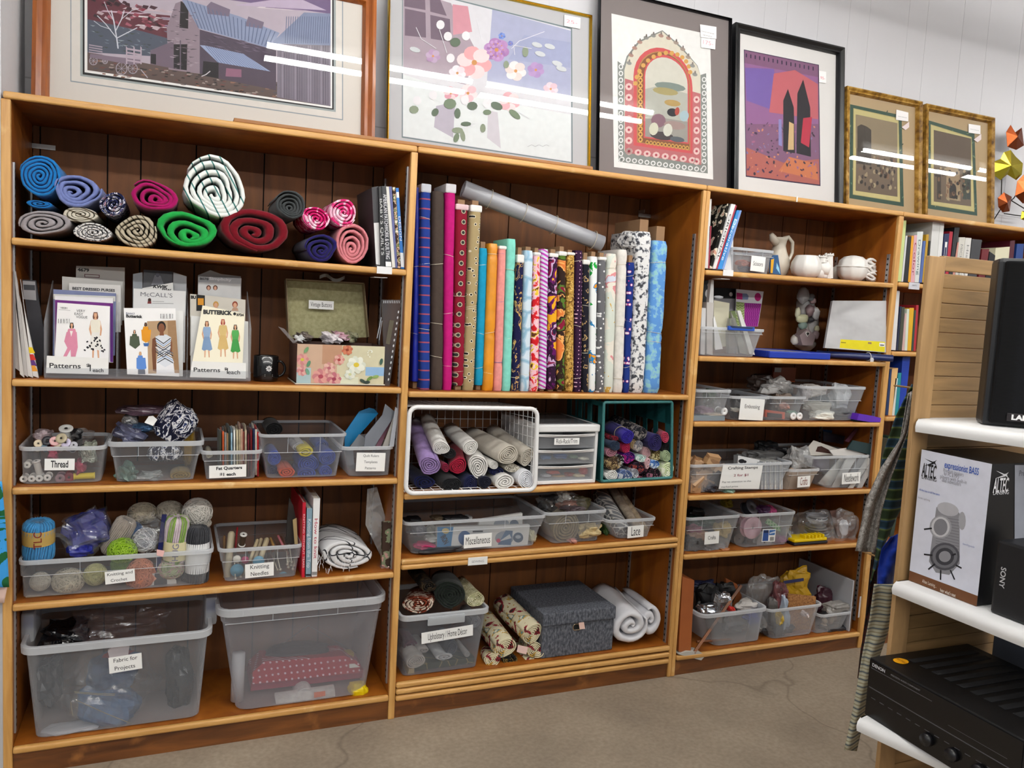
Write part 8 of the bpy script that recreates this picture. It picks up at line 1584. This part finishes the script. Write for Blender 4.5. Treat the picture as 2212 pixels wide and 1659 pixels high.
arch('c04c50', 428, 932, 1240, 1312, 410, 700); arch('a88048', 458, 912, 1215, 1285, 442, 700); arch('7c4c30', 466, 905, 1210, 1278, 450, 700); arch('c04c50', 515, 902, 1175, 1230, 470, 700); arch('c6c4b8', 528, 890, 1165, 1215, 492, 690)
for k in range(14): a_ = PI*(k+.5)/14; A.ell(*q(678-235*math.cos(a_), 690-48*math.cos(a_)*-1-235*math.sin(a_)), 5, 5, 'c89850', 0, 8, None, True)
for k in range(13): y = 640+k*46; A.ell(*q(487, y), 5, 6, 'd0a050', 0, 8, 60, True); A.ell(*q(487, y), 2.4, 3, '6c3c28', 0, 6, 61, True)
for k in range(12): A.ell(*q(545+k*31, 1215+k*4.4), 4, 5, 'c09448', 0, 8, 60, True); A.ell(*q(545+k*31, 1215+k*4.4), 2, 2.5, '5c3424', 0, 6, 61, True)
for k in range(15): y = 570+k*57; A.ell(*q(320, y), 5.2, 6, 'dedede', 0, 8, 60, True); A.ell(*q(320, y), 3, 3.6, '7f8480', 0, 6, 61, True)
for k in range(14): y = 680+k*58; A.ell(*q(1030, y), 5.2, 6, 'dedede', 0, 8, 60, True); A.ell(*q(1030, y), 3, 3.6, '7f8480', 0, 6, 61, True)
for k in range(14): A.ell(*q(330+k*53, 1358+k*7), 5.6, 5.6, 'dedede', 0, 8, 60, True); A.ell(*q(330+k*53, 1358+k*7), 3.2, 3.2, '7f8480', 0, 6, 61, True)
for k in range(7): A.ell(*q(388, 740+k*92), 8, 8, 'd8b8b4', 0, 8, 60, True); A.ell(*q(388, 740+k*92), 3, 3, 'a03848', 0, 6, 61, True); A.ell(*q(966, 850+k*88), 7, 8, 'd8b8b4', 0, 8, 60, True); A.ell(*q(966, 850+k*88), 3, 3, 'a03848', 0, 6, 61, True)
for k in range(8): A.ell(*q(390+k*77, 1290+k*11), 8, 7, 'd8b8b4', 0, 8, 60, True); A.ell(*q(390+k*77, 1290+k*11), 3, 3, 'a03848', 0, 6, 61, True)
for k in range(13):
    a_ = PI*(k+.6)/13.5; x, y = 672-285*math.cos(a_), 640-60*math.cos(a_)-(300+40*math.sin(a_))*math.sin(a_)*.98; A.ell(*q(x, y), 6, 4, rnd.choice(('9c8c80', 'a88478', '8c8c88')), .3, 8, 60, True); A.ell(*q(x+3, y-18), 2, 4, '7c7470', 0, 6, 60, True)
pp([(528, 1000), (890, 1060), (890, 800), (750, 760), (610, 740), (528, 760)], 'a9aaa0', 62); pp([(528, 1165), (890, 1215), (890, 1040), (700, 1010), (528, 1010)], '8f8c86', 62.2); A.k = 63
for x, y, a_, b_, c in ((740, 740, 34, 9, '75827c'), (700, 780, 28, 8, '9c9060'), (760, 880, 18, 7, 'a88c54'), (640, 1030, 16, 15, '7c5c68'), (760, 960, 12, 9, '1c1c24'), (800, 950, 5, 9, 'a03c30'), (670, 1160, 26, 9, '3c3438'), (800, 1190, 16, 6, '4c545c'), (780, 1070, 24, 9, '96807c'), (860, 990, 10, 12, '9cb4bc'), (600, 1100, 10, 14, 'c4c4b0'), (720, 1110, 10, 14, 'c8c8bc')): A.ell(*q(x, y), a_, b_, c, .15, 12, None, True)
A.build('art_print', t)
stick(t, [q(1003, 318), q(1135, 332), q(1135, 230), q(995, 208)], .31, [('framed lithograph', *q(1062, 278), 28, .007, '4c4c50'), ('signed print', *q(1058, 305), 20, .007, '4c4c50')]); stick(t, [q(1005, 405), q(1125, 422), q(1128, 335), q(1005, 322)], .31, [('175-', *q(1060, 368), 22, .026, 'e89aa4')])
# 4: plain stand-in in purple and coral
t, A = picture('wide black framed print in purple and coral with dark upright shapes', (1577, 400), (1812, 432), (1800, 104), .036, plain('0e0f12', .35), .03, 'dcdad8', Yb=.31)
q = lambda x, y: (1540+x/3.95, 40+y/3.95)
pp([(280, 1350), (918, 1430), (904, 395), (264, 264)], '2a1c40'); pp([(286, 1340), (910, 1418), (898, 400), (270, 272)], '7c5474'); pp([(286, 900), (900, 900), (898, 500), (270, 380)], '8c5c8c'); pp([(286, 700), (560, 800), (520, 430), (274, 420)], '7058a0'); pp([(480, 800), (898, 860), (895, 560), (700, 440), (520, 470)], 'b85c64')
pp([(286, 1340), (910, 1418), (905, 1200), (600, 1230), (286, 1100)], 'a85c54'); pp([(560, 1300), (900, 1380), (880, 1240), (650, 1180)], 'c07048')
for k in range(120): x = rnd.uniform(290, 890); y = rnd.uniform(880, 1350); A.ell(*q(x, y), rnd.uniform(1, 5), rnd.uniform(1, 3), rnd.choice(('3a2440', '9c5c7c', '5c3858', 'c88060', '2c1c30', '7c6c98')), rnd.random()*3, 6, 9, True)
pp([(600, 1130), (700, 1150), (690, 760), (640, 600), (600, 700)], '140f1c', 10); pp([(712, 1150), (836, 1180), (830, 760), (770, 520), (720, 640)], '140f1c', 10); pp([(640, 1120), (690, 1120), (690, 900), (650, 880)], 'c8a878', 11); pp([(750, 1060), (820, 1100), (846, 840), (770, 850)], 'b02440', 11); pp([(560, 1080), (590, 1090), (585, 860), (560, 860)], '8480b8', 11)
for k in range(16): A.px([q(280+k*38, 330+k*7.5), q(290+k*38, 332+k*7.5), q(290+k*38, 300+k*7.5), q(280+k*38, 298+k*7.5)], '2c2040', 12)
A.build('art_print', t); stick(t, [q(906, 545), q(965, 552), q(965, 455), q(905, 445)], .31, [('95-', *q(936, 510), 10, .02, 'e08c98')])
# 5, 6: gilt framed engravings
GD = pattern('noise', [(.3, '5a3c14'), (.5, '96702c'), (.65, 'b8924a')], 30, rough=.35, const=False)
for i, (lab, pl, pr_, pt_, q, M_) in enumerate((('gilt framed brown engraving of a crowded courtyard, left of the pair', (1818, 430), (1981, 455), (1972, 221), lambda x, y: (1800+x/4.148, 160+y/4.148), 0), ('gilt framed brown engraving of an arched gateway, right of the pair', (1989, 450), (2137, 475), (2130, 256), lambda x, y: (1800+x/4.148, 160+y/4.148), 1))):
    t, A = picture(lab, pl, pr_, pt_, .028, GD, .03, 'b39a74', Yb=.32)
    R4 = ([(145, 1112), (632, 1188), (612, 370), (150, 270)], [(175, 1080), (600, 1148), (585, 395), (180, 305)], [(200, 1045), (575, 1100), (572, 440), (208, 362)]) if not M_ else ([(848, 1205), (1290, 1270), (1265, 535), (845, 412)], [(875, 1172), (1265, 1235), (1240, 565), (872, 450)], [(900, 1142), (1235, 1186), (1230, 578), (900, 500)])
    pp(R4[0], '2c4a3c'); 
    for k in range(70):
        x = rnd.uniform(R4[0][0][0]+6, R4[0][1][0]-8); y = rnd.uniform(R4[0][3][1]+60, R4[0][0][1]); A.ell(*q(x, y), 3, 1.2, rnd.choice(('5c7c64', '7c8c5c', '1c3428')), rnd.random()*3, 6, 2, True)
    pp(R4[1], 'b4a66c', 3); pp([(x+(6 if j in (0, 3) else -6), y+(-6 if j < 2 else 8)) for j, (x, y) in enumerate(R4[1])], 'c4b87e', 4); pp(R4[2], '6c5c4c', 5); (lx, by), (rx_, by2), (_, ty2), (_, ty) = R4[2]
    pp([(lx, ty+300), (rx_, ty2+260), (rx_, ty2), (lx, ty)], '8a7a60' if not M_ else '5c4c3e', 6)
    if not M_:
        pp([(215, 800), (215, 470), (250, 450), (300, 470), (340, 500), (340, 820)], '3c342c', 7)
        for x in (390, 445, 495): pp([(x, 830), (x+30, 835), (x+30, 780), (x+15, 755), (x, 780)], '2c2620', 8)
    else:
        pp([(1010, 1120), (1140, 1140), (1130, 800), (1015, 780)], '9c8668', 7); pp([(1040, 1110), (1100, 1120)]+[(1070+32*math.cos(a_), 1030-50*math.sin(a_)) for a_ in [PI*j/8 for j in range(9)]], '2c2a28', 8)
        for x, c in ((1160, '3c4438'), (1195, '38403a'), (930, '3c342c')): pp([(x, 1120), (x+34, 1126), (x+34, 860), (x, 850)], c, 8)
    for k in range(60): x = rnd.uniform(lx+14, rx_-20); y = rnd.uniform(by-300, by-20); A.ell(*q(x, y), rnd.uniform(1.5, 4), rnd.uniform(2, 6), rnd.choice(('3a3028', '9c8a6c', 'a89878', '4c3c30', '2c2420', '7c5c44')), 0, 7, 9, True)
    A.build('art_print', t); s_ = ([q(562, 410), q(672, 425), q(672, 345), q(565, 318)], q(618, 385), q(646, 460)) if not M_ else ([q(1212, 525), q(1318, 540), q(1318, 462), q(1212, 446)], q(1265, 500), q(1292, 570))
    stick(t, s_[0], .32, [('hand coloured', *s_[1], 18, .006, '5c5c60')]); x, y = s_[2]; stick(t, [(x-8, y+4), (x, y+10), (x+8, y+4), (x+8, y-8)], .32, [], 'e0d0d0')
# lath on top of the bookcase, in front of the pictures
a_, b_ = at(505, 262, .0), at(1281, 366, .0)
tag(MB().rbox(a_.x, .0, TOP+.0005, b_.x, .05, TOP+.013, .003).build('wooden_lath', wood('8c5a30', 'a8743e', (.8, 8, 8), .5)), 'thin wooden strip lying along the top front edge before the brass framed picture', 'wooden strip')
tag(MB().rbox(at(1722, 425, -.01).x-.004, -.012, TOP-.022, at(1722, 425, -.01).x+.003, -.009, TOP+.002, .001).build('tape_piece', WHITE), 'small white tape piece on the top board edge under the purple print', 'tape')
# metal flower wall hanging
z = Z(4.148, 1800, 160); CU = plain('8c4424', .25, 1, 20, .3, .004); BRS = plain('b8a430', .22, 1)
t = wthing('metal_flower_sculpture', 'copper and brass metal flower wall hanging at the far right', 'wall decoration', at(*z(1600, 1150), .38)); k = 0
for P, m in (([(1560, 650), (1550, 520), (1590, 455), (1620, 530), (1690, 480), (1709, 640), (1640, 680)], CU), ([(1500, 950), (1415, 890), (1425, 790), (1500, 760), (1530, 700), (1590, 680), (1635, 740), (1700, 800), (1690, 900), (1640, 950), (1560, 900)], BRS), ([(1630, 1090), (1650, 960), (1709, 900), (1740, 1150), (1700, 1160)], CU), ([(1480, 1190), (1475, 1110), (1530, 1060), (1600, 1100), (1580, 1230), (1520, 1240)], CU), ([(1680, 1300), (1690, 1230), (1740, 1220), (1740, 1320)], BRS)):
    V = [at(*z(*p), .37-.012*k) for p in P]; c = sum(V, Vector())/len(V); c.y -= .02; n = len(V); mb = MB(); mb.add(V+[c]+[v+Vector((0, .0015, 0)) for v in V]+[c+Vector((0, .0015, 0))], [(i, (i+1) % n, n) for i in range(n)]+[(2*n+1, n+1+(i+1) % n, n+1+i) for i in range(n)]+[(i, n+1+i, n+1+(i+1) % n, (i+1) % n) for i in range(n)]); mb.build('petal', m, t); k += 1
for P in ([(1430, 1320), (1500, 1210), (1620, 1110), (1680, 1000)], [(1505, 1110), (1510, 940)], [(1590, 1130), (1720, 1210)], [(1530, 1250), (1740, 1280)]): MB().tube([at(*z(*p), .385) for p in P], .003, 6).build('stem', plain('1c1814', .4, .8), t)
# ================================================================ FOREGROUND RACK
YE = -1.33; PINE = wood('9c7a50', 'c09a6a', (5, 5, .7), .55); SLAT = wood('8a6c44', 'b48e5e', (.7, 5, 6), .5)
pl_, pr_ = at(2009, 552, YE), at(2045, 552, YE); zp = pl_.z; x0, x1 = pl_.x, pr_.x
rk = wthing('display_rack', 'slatted wooden rack end with white metal shelves of stereo gear', 'display rack', (x1, YE, 0))
MB().rbox(x0, YE, 0, x1, YE+.013, zp, .002).build('post', PINE, rk)
MB().rbox(x0+1.0, YE, 0, x1+1.0, YE+.03, zp, .002).build('post', PINE, rk)
zt = zp; zz_ = [at(2060, y, YE+.02).z for y in (556, 594)]; n = 0; zc = zz_[0]; st = at(2045, 594, YE+.02).z-at(2045, 626, YE+.02).z
MB().rbox(x1, YE+.008, zc-st*1.0, x1+.965, YE+.022, zc, .002).build('slat', SLAT, rk); zc -= st*1.18
while zc > .1 and n < 40:
    MB().rbox(x1, YE+.01, zc-st*.965, x1+.965, YE+.022, zc, .002).build('slat', SLAT, rk); zc -= st; n += 1
SW = plain('e4e4e4', .35)
def wshelf(pa, pb, th=.034, w=.5):
    A_ = at(*pa, YE-.012); zt = A_.z; B_ = onz(*pb, zt); d = (B_-A_).normalized(); r_ = Vector((-d.y, d.x, 0)); r_ = r_ if r_.x > 0 else -r_; L = min(1.6, max(1.1, (B_-A_).length))
    pf = [(0, -th), (-.004, -th*.6), (0, -.008), (.012, 0), (w, 0), (w, -.004), (.02, -.004), (.004, -th)]
    V = [A_+d*l+r_*a_+Vector((0, 0, h)) for l in (0, L) for a_, h in pf]; K = len(pf)
    mb = MB().add(V, [tuple(range(K)), tuple(range(2*K-1, K-1, -1))]+[(i, i+K, (i+1) % K+K, (i+1) % K) for i in range(K)]); mb.add([A_+r_*.004+Vector((0, 0, -th)), A_+r_*w+Vector((0, 0, -th)), A_+r_*w, A_+r_*.01]+[p+d*.004 for p in (A_+r_*.004+Vector((0, 0, -th)), A_+r_*w+Vector((0, 0, -th)), A_+r_*w, A_+r_*.01)], [(0, 1, 2, 3), (7, 6, 5, 4), (0, 4, 5, 1), (1, 5, 6, 2), (2, 6, 7, 3), (3, 7, 4, 0)])
    mb.build('metal_shelf', SW, rk, 'auto'); return A_, d, r_, zt
S1 = wshelf((1980, 905), (2212, 936)); S2 = wshelf((1930, 1256), (2212, 1366)); S3 = wshelf((1853, 1552), (2070, 1652))
MB().rbox(S2[0].x+.42, YE-1.0, .0, S2[0].x+.44, YE-.01, S2[3]-.04, .002).build('back_panel', plain('6c7280', .5), rk)
def obox(A_, B_, h, dep, m, name, par, side=1, r=.002):
    """upright box with its face from A_ to B_ (floor points), going back by dep"""
    d = (B_-A_); L = d.length; d.normalize(); n = Vector((-d.y, d.x, 0))*side; M = Matrix(((d.x, n.x, 0, A_.x), (d.y, n.y, 0, A_.y), (0, 0, 1, A_.z), (0, 0, 0, 1)))
    return MB().rbox(0, 0, 0, L, dep, h, r, 0, M).build(name, m, par), d, n, L
# speaker box in its carton
z2 = S2[3]+.001; A_, B_ = onz(1963, 1253, z2), onz(2110, 1310, z2); zt = None
d = ray(1985, 970); h = (CAM+d*((A_-CAM).length*(Vector((A_.x-CAM.x, A_.y-CAM.y)).length/Vector(((A_-CAM).x, (A_-CAM).y)).length)/d.length)); hh = (h-CAM)
k_ = Vector((A_.x-CAM.x, A_.y-CAM.y)).length/Vector((d.x, d.y)).length; H = (CAM+d*k_).z-z2
t = wthing('speaker_carton', 'white and black cardboard carton for computer speakers on the middle shelf', 'carton', A_.to_tuple())
o, d, n, L = obox(A_, B_, H, .26, plain('0c0c0f', .35), 'carton', t, 1 if Vector((-(B_-A_).y, (B_-A_).x)).x > 0 else -1)
fn = -n; A = Art(A_+fn*.0004, d, (0, 0, 1), .0003); A.n = fn; A.obj = o; z = Z(3.77, 1820, 860)
A.rect(0, 0, L, H, 'd9dcea'); A.rect(0, 0, L, H*.075, '6c4428')
pp3 = lambda P, c, k=None: A.px([z(*p) for p in P], c, k)
def logo(A, x, y, s_, c, k=None):
    for P in ([(-42, -75), (40, -42), (55, -38), (30, -32)], [(-50, -10), (25, -40), (62, -62), (35, -28)], [(20, -45), (40, -50), (60, -12), (34, -34)]): A.px([z(x+a_*s_, y+b_*s_) for a_, b_ in P], c, k)
logo(A, 708, 565, 1, '15161a')
pp3([(705, 1330), (760, 1420), (870, 1440), (955, 1350), (955, 940), (900, 870), (820, 855), (765, 890)], '8a8a90'); A.ell(*z(860, 905), 24, 14, 'b4b4ba', .3, 18, None, True); A.ell(*z(975, 1000), 8, 20, 'a4a4aa', 0, 12, None, True)
for k in range(12): pp3([(760, 960+k*22), (950, 990+k*24), (950, 996+k*24), (760, 966+k*22)], '74747a', A.k+.01)
A.k += 1
for a_, b_, c in ((24, 25, '9c9ca2'), (20, 22, 'c8c8cc'), (15, 18, '7c7c82')): A.ell(*z(800, 1050), a_, b_, c, 0, 18, None, True)
for a_, b_, c in ((32, 30, '4c4c52'), (27, 25, '6c6c72'), (20, 19, '3c3c42'), (13, 12, '8c8c92')): A.ell(*z(835, 1290), a_, b_, c, 0, 20, None, True)
for x, y, x2, y2 in ((730, 1060, 665, 1068), (735, 1280, 665, 1272), (755, 1350, 700, 1395), (802, 1400, 800, 1480), (880, 1400, 915, 1478), (925, 1360, 972, 1385), (895, 1280, 925, 1268)): A.line([z(x, y), z(x2, y2)], .004, '1c1c22', True)
A.build('printed_design', o)
def w3(s_, x, y, w, sz, c, bold=0): u, v = A.uv(*z(x, y)); u0 = A.uv(*z(x-w/2, y))[0]; u1 = A.uv(*z(x+w/2, y))[0]; tx = text(s_, sz, plain(c, .5), o, 'lettering', A.o+d*u+Vector((0, 0, v))+fn*.0012, d, (0, 0, 1), bold, 0, 'CENTER', abs(u1-u0)); return tx
w3('ALTEC', 708, 600, 118, .05, '15161a', .0008); w3('LANSING', 708, 655, 120, .014, '15161a'); w3('expressionist BASS', 970, 572, 285, .024, '3058b0', .0003)
for s_, x, y in (('Premium speakers', 905, 605), ('for PC & MP3', 890, 628), ('players with built-in', 905, 662), ('dual subwoofers', 890, 685)): w3(s_, x, y, 10.5*len(s_), .014, '8c8c94')
w3('All the bass in half the space', 710, 765, 170, .008, '3058b0'); w3('Inside upfiring', 665, 820, 100, .007, '9c9ca4'); w3('down-firing woofer', 1030, 1200, 100, .007, '6c7cb0'); w3('Altec Lansing...', 710, 1510, 120, .013, 'dcd0c4'); w3("hear what's next", 860, 1585, 130, .013, 'f0ece4')
# black face towards the camera
C_ = B_; A2 = Art(C_+d*.0004, n, (0, 0, 1), .0003); A2.n = d; 
if A2.ax.dot(Vector((1, 0, 0))) < 0: A2.ax = -A2.ax
A2.px([z(1400, 1150), z(1560, 1150), z(1560, 545), z(1402, 545)], 'a8acb8'); logo(A2, 1290, 665, 1, 'e4e4e8'); A2.build('printed_logo', o)
def w4(s_, x, y, w, sz, c, b=0): u, v = A2.uv(*z(x, y)); u0 = A2.uv(*z(x-w/2, y))[0]; u1 = A2.uv(*z(x+w/2, y))[0]; text(s_, sz, plain(c, .5), o, 'lettering', A2.o+A2.ax*u+Vector((0, 0, v))+d*.0012, A2.ax, (0, 0, 1), b, 0, 'CENTER', abs(u1-u0))
w4('ALTEC', 1287, 715, 122, .05, 'e8e8ec', .0008); w4('LANSING', 1287, 770, 125, .014, 'e8e8ec'); w4('Pre', 1458, 612, 46, .02, '5c5c64')
# small black speaker in front of the carton
a_ = onz(2138, 1322, z2); b_ = a_+d*.2; k_ = ray(2147, 1164); zt = (CAM+k_*((a_-CAM).xy.length/k_.xy.length)).z
t = wthing('small_speaker', 'small black speaker standing before the black side of the carton', 'speaker', a_.to_tuple())
o_, d2, n2, L2 = obox(a_, b_, zt-z2, .12, plain('0b0c10', .45), 'cabinet', t, 1 if Vector((-(b_-a_).y, (b_-a_).x)).x > 0 else -1, .006)
c = a_+d2*.022+Vector((0, 0, (zt-z2)*.52))-n2*.001; text('SONY', .018, plain('c8c8cc', .4), o_, 'lettering', c, (0, 0, -1), d2, .0003, 0, 'CENTER', .05)
# big loudspeaker on the top shelf
z1 = S1[3]+.001; a_ = onz(2126, 918, z1); k_ = ray(2150, 556); kk = Vector((a_.x-CAM.x, a_.y-CAM.y)).length/Vector((k_.x, k_.y)).length; h = (CAM+k_*kk).z-z1
dv = Vector((math.cos(.75), -math.sin(.75), 0)); t = wthing('loudspeaker', 'large black loudspeaker standing on the top white shelf', 'loudspeaker', a_.to_tuple())
o, d6, n6, _ = obox(a_+Vector((0, .008, 0)), a_+dv*.24+Vector((0, .008, 0)), h, .085, plain('1a1c20', .4), 'cabinet', t, 1, .01)
M6 = Matrix(((d6.x, n6.x, 0, a_.x), (d6.y, n6.y, 0, a_.y), (0, 0, 1, z1), (0, 0, 0, 1)))
MB().rbox(.008, -.012, .008, .232, .006, h-.008, .006, 0, M6).build('grille', pattern('dots', [(0, '020203'), (.4, '0b0c10'), (1, '0d0e13')], 300, rough=.9), t)
u = .052
o = MB().rbox(u-.008, -.0145, .016, u+.09, -.012, .036, .001, 0, M6).build('name_plate', plain('140c10', .4), t); text('LANCER', .017, plain('ececec', .4), o, 'lettering', M6 @ Vector((u+.04, -.0148, .026)), d6, (0, 0, 1), .0009, 0, 'CENTER', .078)
# receiver on the bottom shelf
z3 = S3[3]+.001; a_ = onz(1868, 1540, z3); dd = S3[1]; k_ = ray(1878, 1419); k2 = Vector((a_.x-CAM.x, a_.y-CAM.y)).length/Vector((k_.x, k_.y)).length; H3 = (CAM+k_*k2).z-z3
bb = onz(2212, 1598.6, z3+H3); bb.z = z3; dd = (bb-a_).normalized(); b_ = a_+dd*.435
t = wthing('stereo_receiver', 'black stereo receiver with vent slots and a round yellow sticker', 'stereo receiver', a_.to_tuple())
sd_ = 1 if -(dd.y) > 0 else -1
o, d5, n5, L5 = obox(a_, b_, H3, .36, plain('0b0b0d', .4), 'chassis', t, sd_, .003)
M5 = Matrix(((d5.x, n5.x, 0, a_.x), (d5.y, n5.y, 0, a_.y), (0, 0, 1, z3), (0, 0, 0, 1)))
f = MB(); f.box(.004, -.004, 0, L5-.004, 0, H3-.004, 0, M5); f.build('front_panel', plain('08080a', .25), t)
v = MB()
for i in range(9): v.rbox(.04+i*.037, .09, H3+.0002, .06+i*.037, .33, H3+.0012, .0004, 0, M5)
v.build('vent_slots', plain('1c1d20', .7), o)
g = MB(); g.box(.01, -.0045, H3*.84, .2, -.004, H3*.85, 0, M5).box(.01, -.0045, H3*.5, L5-.01, -.004, H3*.515, 0, M5).box(.25, -.0045, H3*.62, .4, -.004, H3*.625, 0, M5)
for i in range(14): g.box(.02+i*.028, -.0046, H3*.34, .034+i*.028, -.004, H3*.35, 0, M5)
g.build('trim_lines', plain('4c4c52', .4), o)
for i in range(3): MB().lathe([(.001, 0), (.016, 0), (.015, .012), (.001, .013)], 20, 0, M5 @ Matrix.Translation((.2+i*.07, -.004, H3*.22)) @ Matrix.Rotation(PI/2, 4, 'X')).build('knob', plain('101014', .3), t, True)
text('DENON', .012, plain('c8c8cc', .4), o, 'lettering', M5 @ Vector((.035, -.0048, H3*.91)), d5, (0, 0, 1), .0003, 0, 'CENTER', .042); text('PRECISION AUDIO COMPONENT', .006, plain('8c8c90', .4), o, 'lettering', M5 @ Vector((.12, -.0048, H3*.91)), d5, (0, 0, 1), 0, 0, 'CENTER', .09)
c = onz(1946, 1428, z3+H3+.0012); st_ = MB().lathe([(.001, 0), (.021, 0), (.021, .0006), (.001, .0006)], 28, 0, Matrix.Translation(c) @ Matrix.Diagonal((1, .8, 1, 1))).build('yellow_sticker', plain('f0a810', .4), t); text('TESTED', .012, plain('a05c10', .5), st_, 'lettering', c+Vector((0, 0, .0008)), d5, -n5 if False else n5, .0002, 0, 'CENTER', .036)
# hanging fabrics beside the post
def hang(label, Lp, Rp, Y, m, amp=.012, fr=9, name='hanging_fabric', cat='fabric', nv=26):
    def lerp(P, v):
        v *= len(P)-1; i = min(int(v), len(P)-2); f = v-i; return (P[i][0]*(1-f)+P[i+1][0]*f, P[i][1]*(1-f)+P[i+1][1]*f)
    def fn(u, v):
        a_, b_ = lerp(Lp, v), lerp(Rp, v); return at(a_[0]*(1-u)+b_[0]*u, a_[1]*(1-u)+b_[1]*u, Y+amp*math.sin(u*fr+v*3)+amp*.4*noise.noise(Vector((u*3, v*9, Y))))
    tag(MB().sheet(fn, 10, nv, .003).build(name, m, None, True), label, cat)
hang('grey speckled felt backed fabric hanging left of the wooden post', [(1962, 850), (1945, 950), (1903, 1010), (1872, 1080), (1848, 1190)], [(1978, 840), (1962, 930), (1925, 1030), (1903, 1110), (1890, 1194)], -1.12, pattern('noise', [(.35, '6c6864'), (.5, '8c8884'), (.65, 'b0aca8')], 70, const=False, dist=2))
hang('green and blue plaid fabric hanging behind the wooden post', [(1970, 830), (1935, 900), (1905, 990), (1900, 1080), (1893, 1190), (1880, 1260)], [(1985, 830), (1975, 930), (1968, 1000), (1955, 1080), (1930, 1130), (1905, 1190)], -1.06, pattern('wave', [(0, '2c3c28'), (.3, '4c5c34'), (.45, '6c7c4c'), (.6, '34506c'), (.8, '223844'), (1, '5c6438')], 5, (.01, .01, 1), (0, PI/2, 0), dist=.6), .01, 5)
hang('royal blue denim cloth with white stitching hanging by the post', [(1925, 1160), (1905, 1185), (1896, 1230), (1895, 1262)], [(1948, 1150), (1942, 1190), (1932, 1230), (1926, 1264)], -1.14, cloth('1434a0'), .015, 4)
hang('cream, blue and brown striped woven cloth hanging to the floor side', [(1889, 1262), (1880, 1330), (1862, 1420), (1845, 1520), (1824, 1620)], [(1929, 1262), (1926, 1340), (1895, 1430), (1872, 1520), (1850, 1622)], -1.2, pattern('wave', [(0, '5c6468'), (.1, 'a8a48c'), (.35, 'bcb69a'), (.5, '7c8c94'), (.6, 'c4bfa4'), (.85, '98927a'), (1, '6c6c60')], 15, (.01, .01, 1), (0, PI/2, 0), dist=.4), .008, 5)
hang('dark red edged textile behind the striped woven cloth', [(1886, 1200), (1875, 1300), (1860, 1400), (1853, 1465)], [(1905, 1200), (1900, 1300), (1880, 1400), (1862, 1470)], -1.0, P2('3c1c18', '1c1614', 40), .01, 4)
for (px_, py_) in ((1972, 838), (1896, 1203)):
    c = at(px_, py_, -1.05); MB().tube([(c.x, YE+.02, c.z), (c.x, -.98, c.z)], .003, 8).build('hanging_rod', PINE, rk, True)
# blue printed cloth at the far left
hang('bright blue and green printed fabric hanging at the left edge', [(-60, 1035), (-60, 1120), (-60, 1270)], [(4, 1040), (12, 1130), (20, 1268)], -.06, pattern('noise', [(0, 'e8e050'), (.36, '1c5c34'), (.43, '3c98dc'), (.56, '4cacec'), (.64, 'c8e4f4')], 11, dist=1), .006, 4)
hang('pale peach paper tag hanging under the blue printed fabric', [(-40, 1255), (-40, 1305)], [(17, 1262), (9, 1302)], -.045, plain('dcbcb0', .6), .001, 1, 'paper_tag', 'tag', 3)
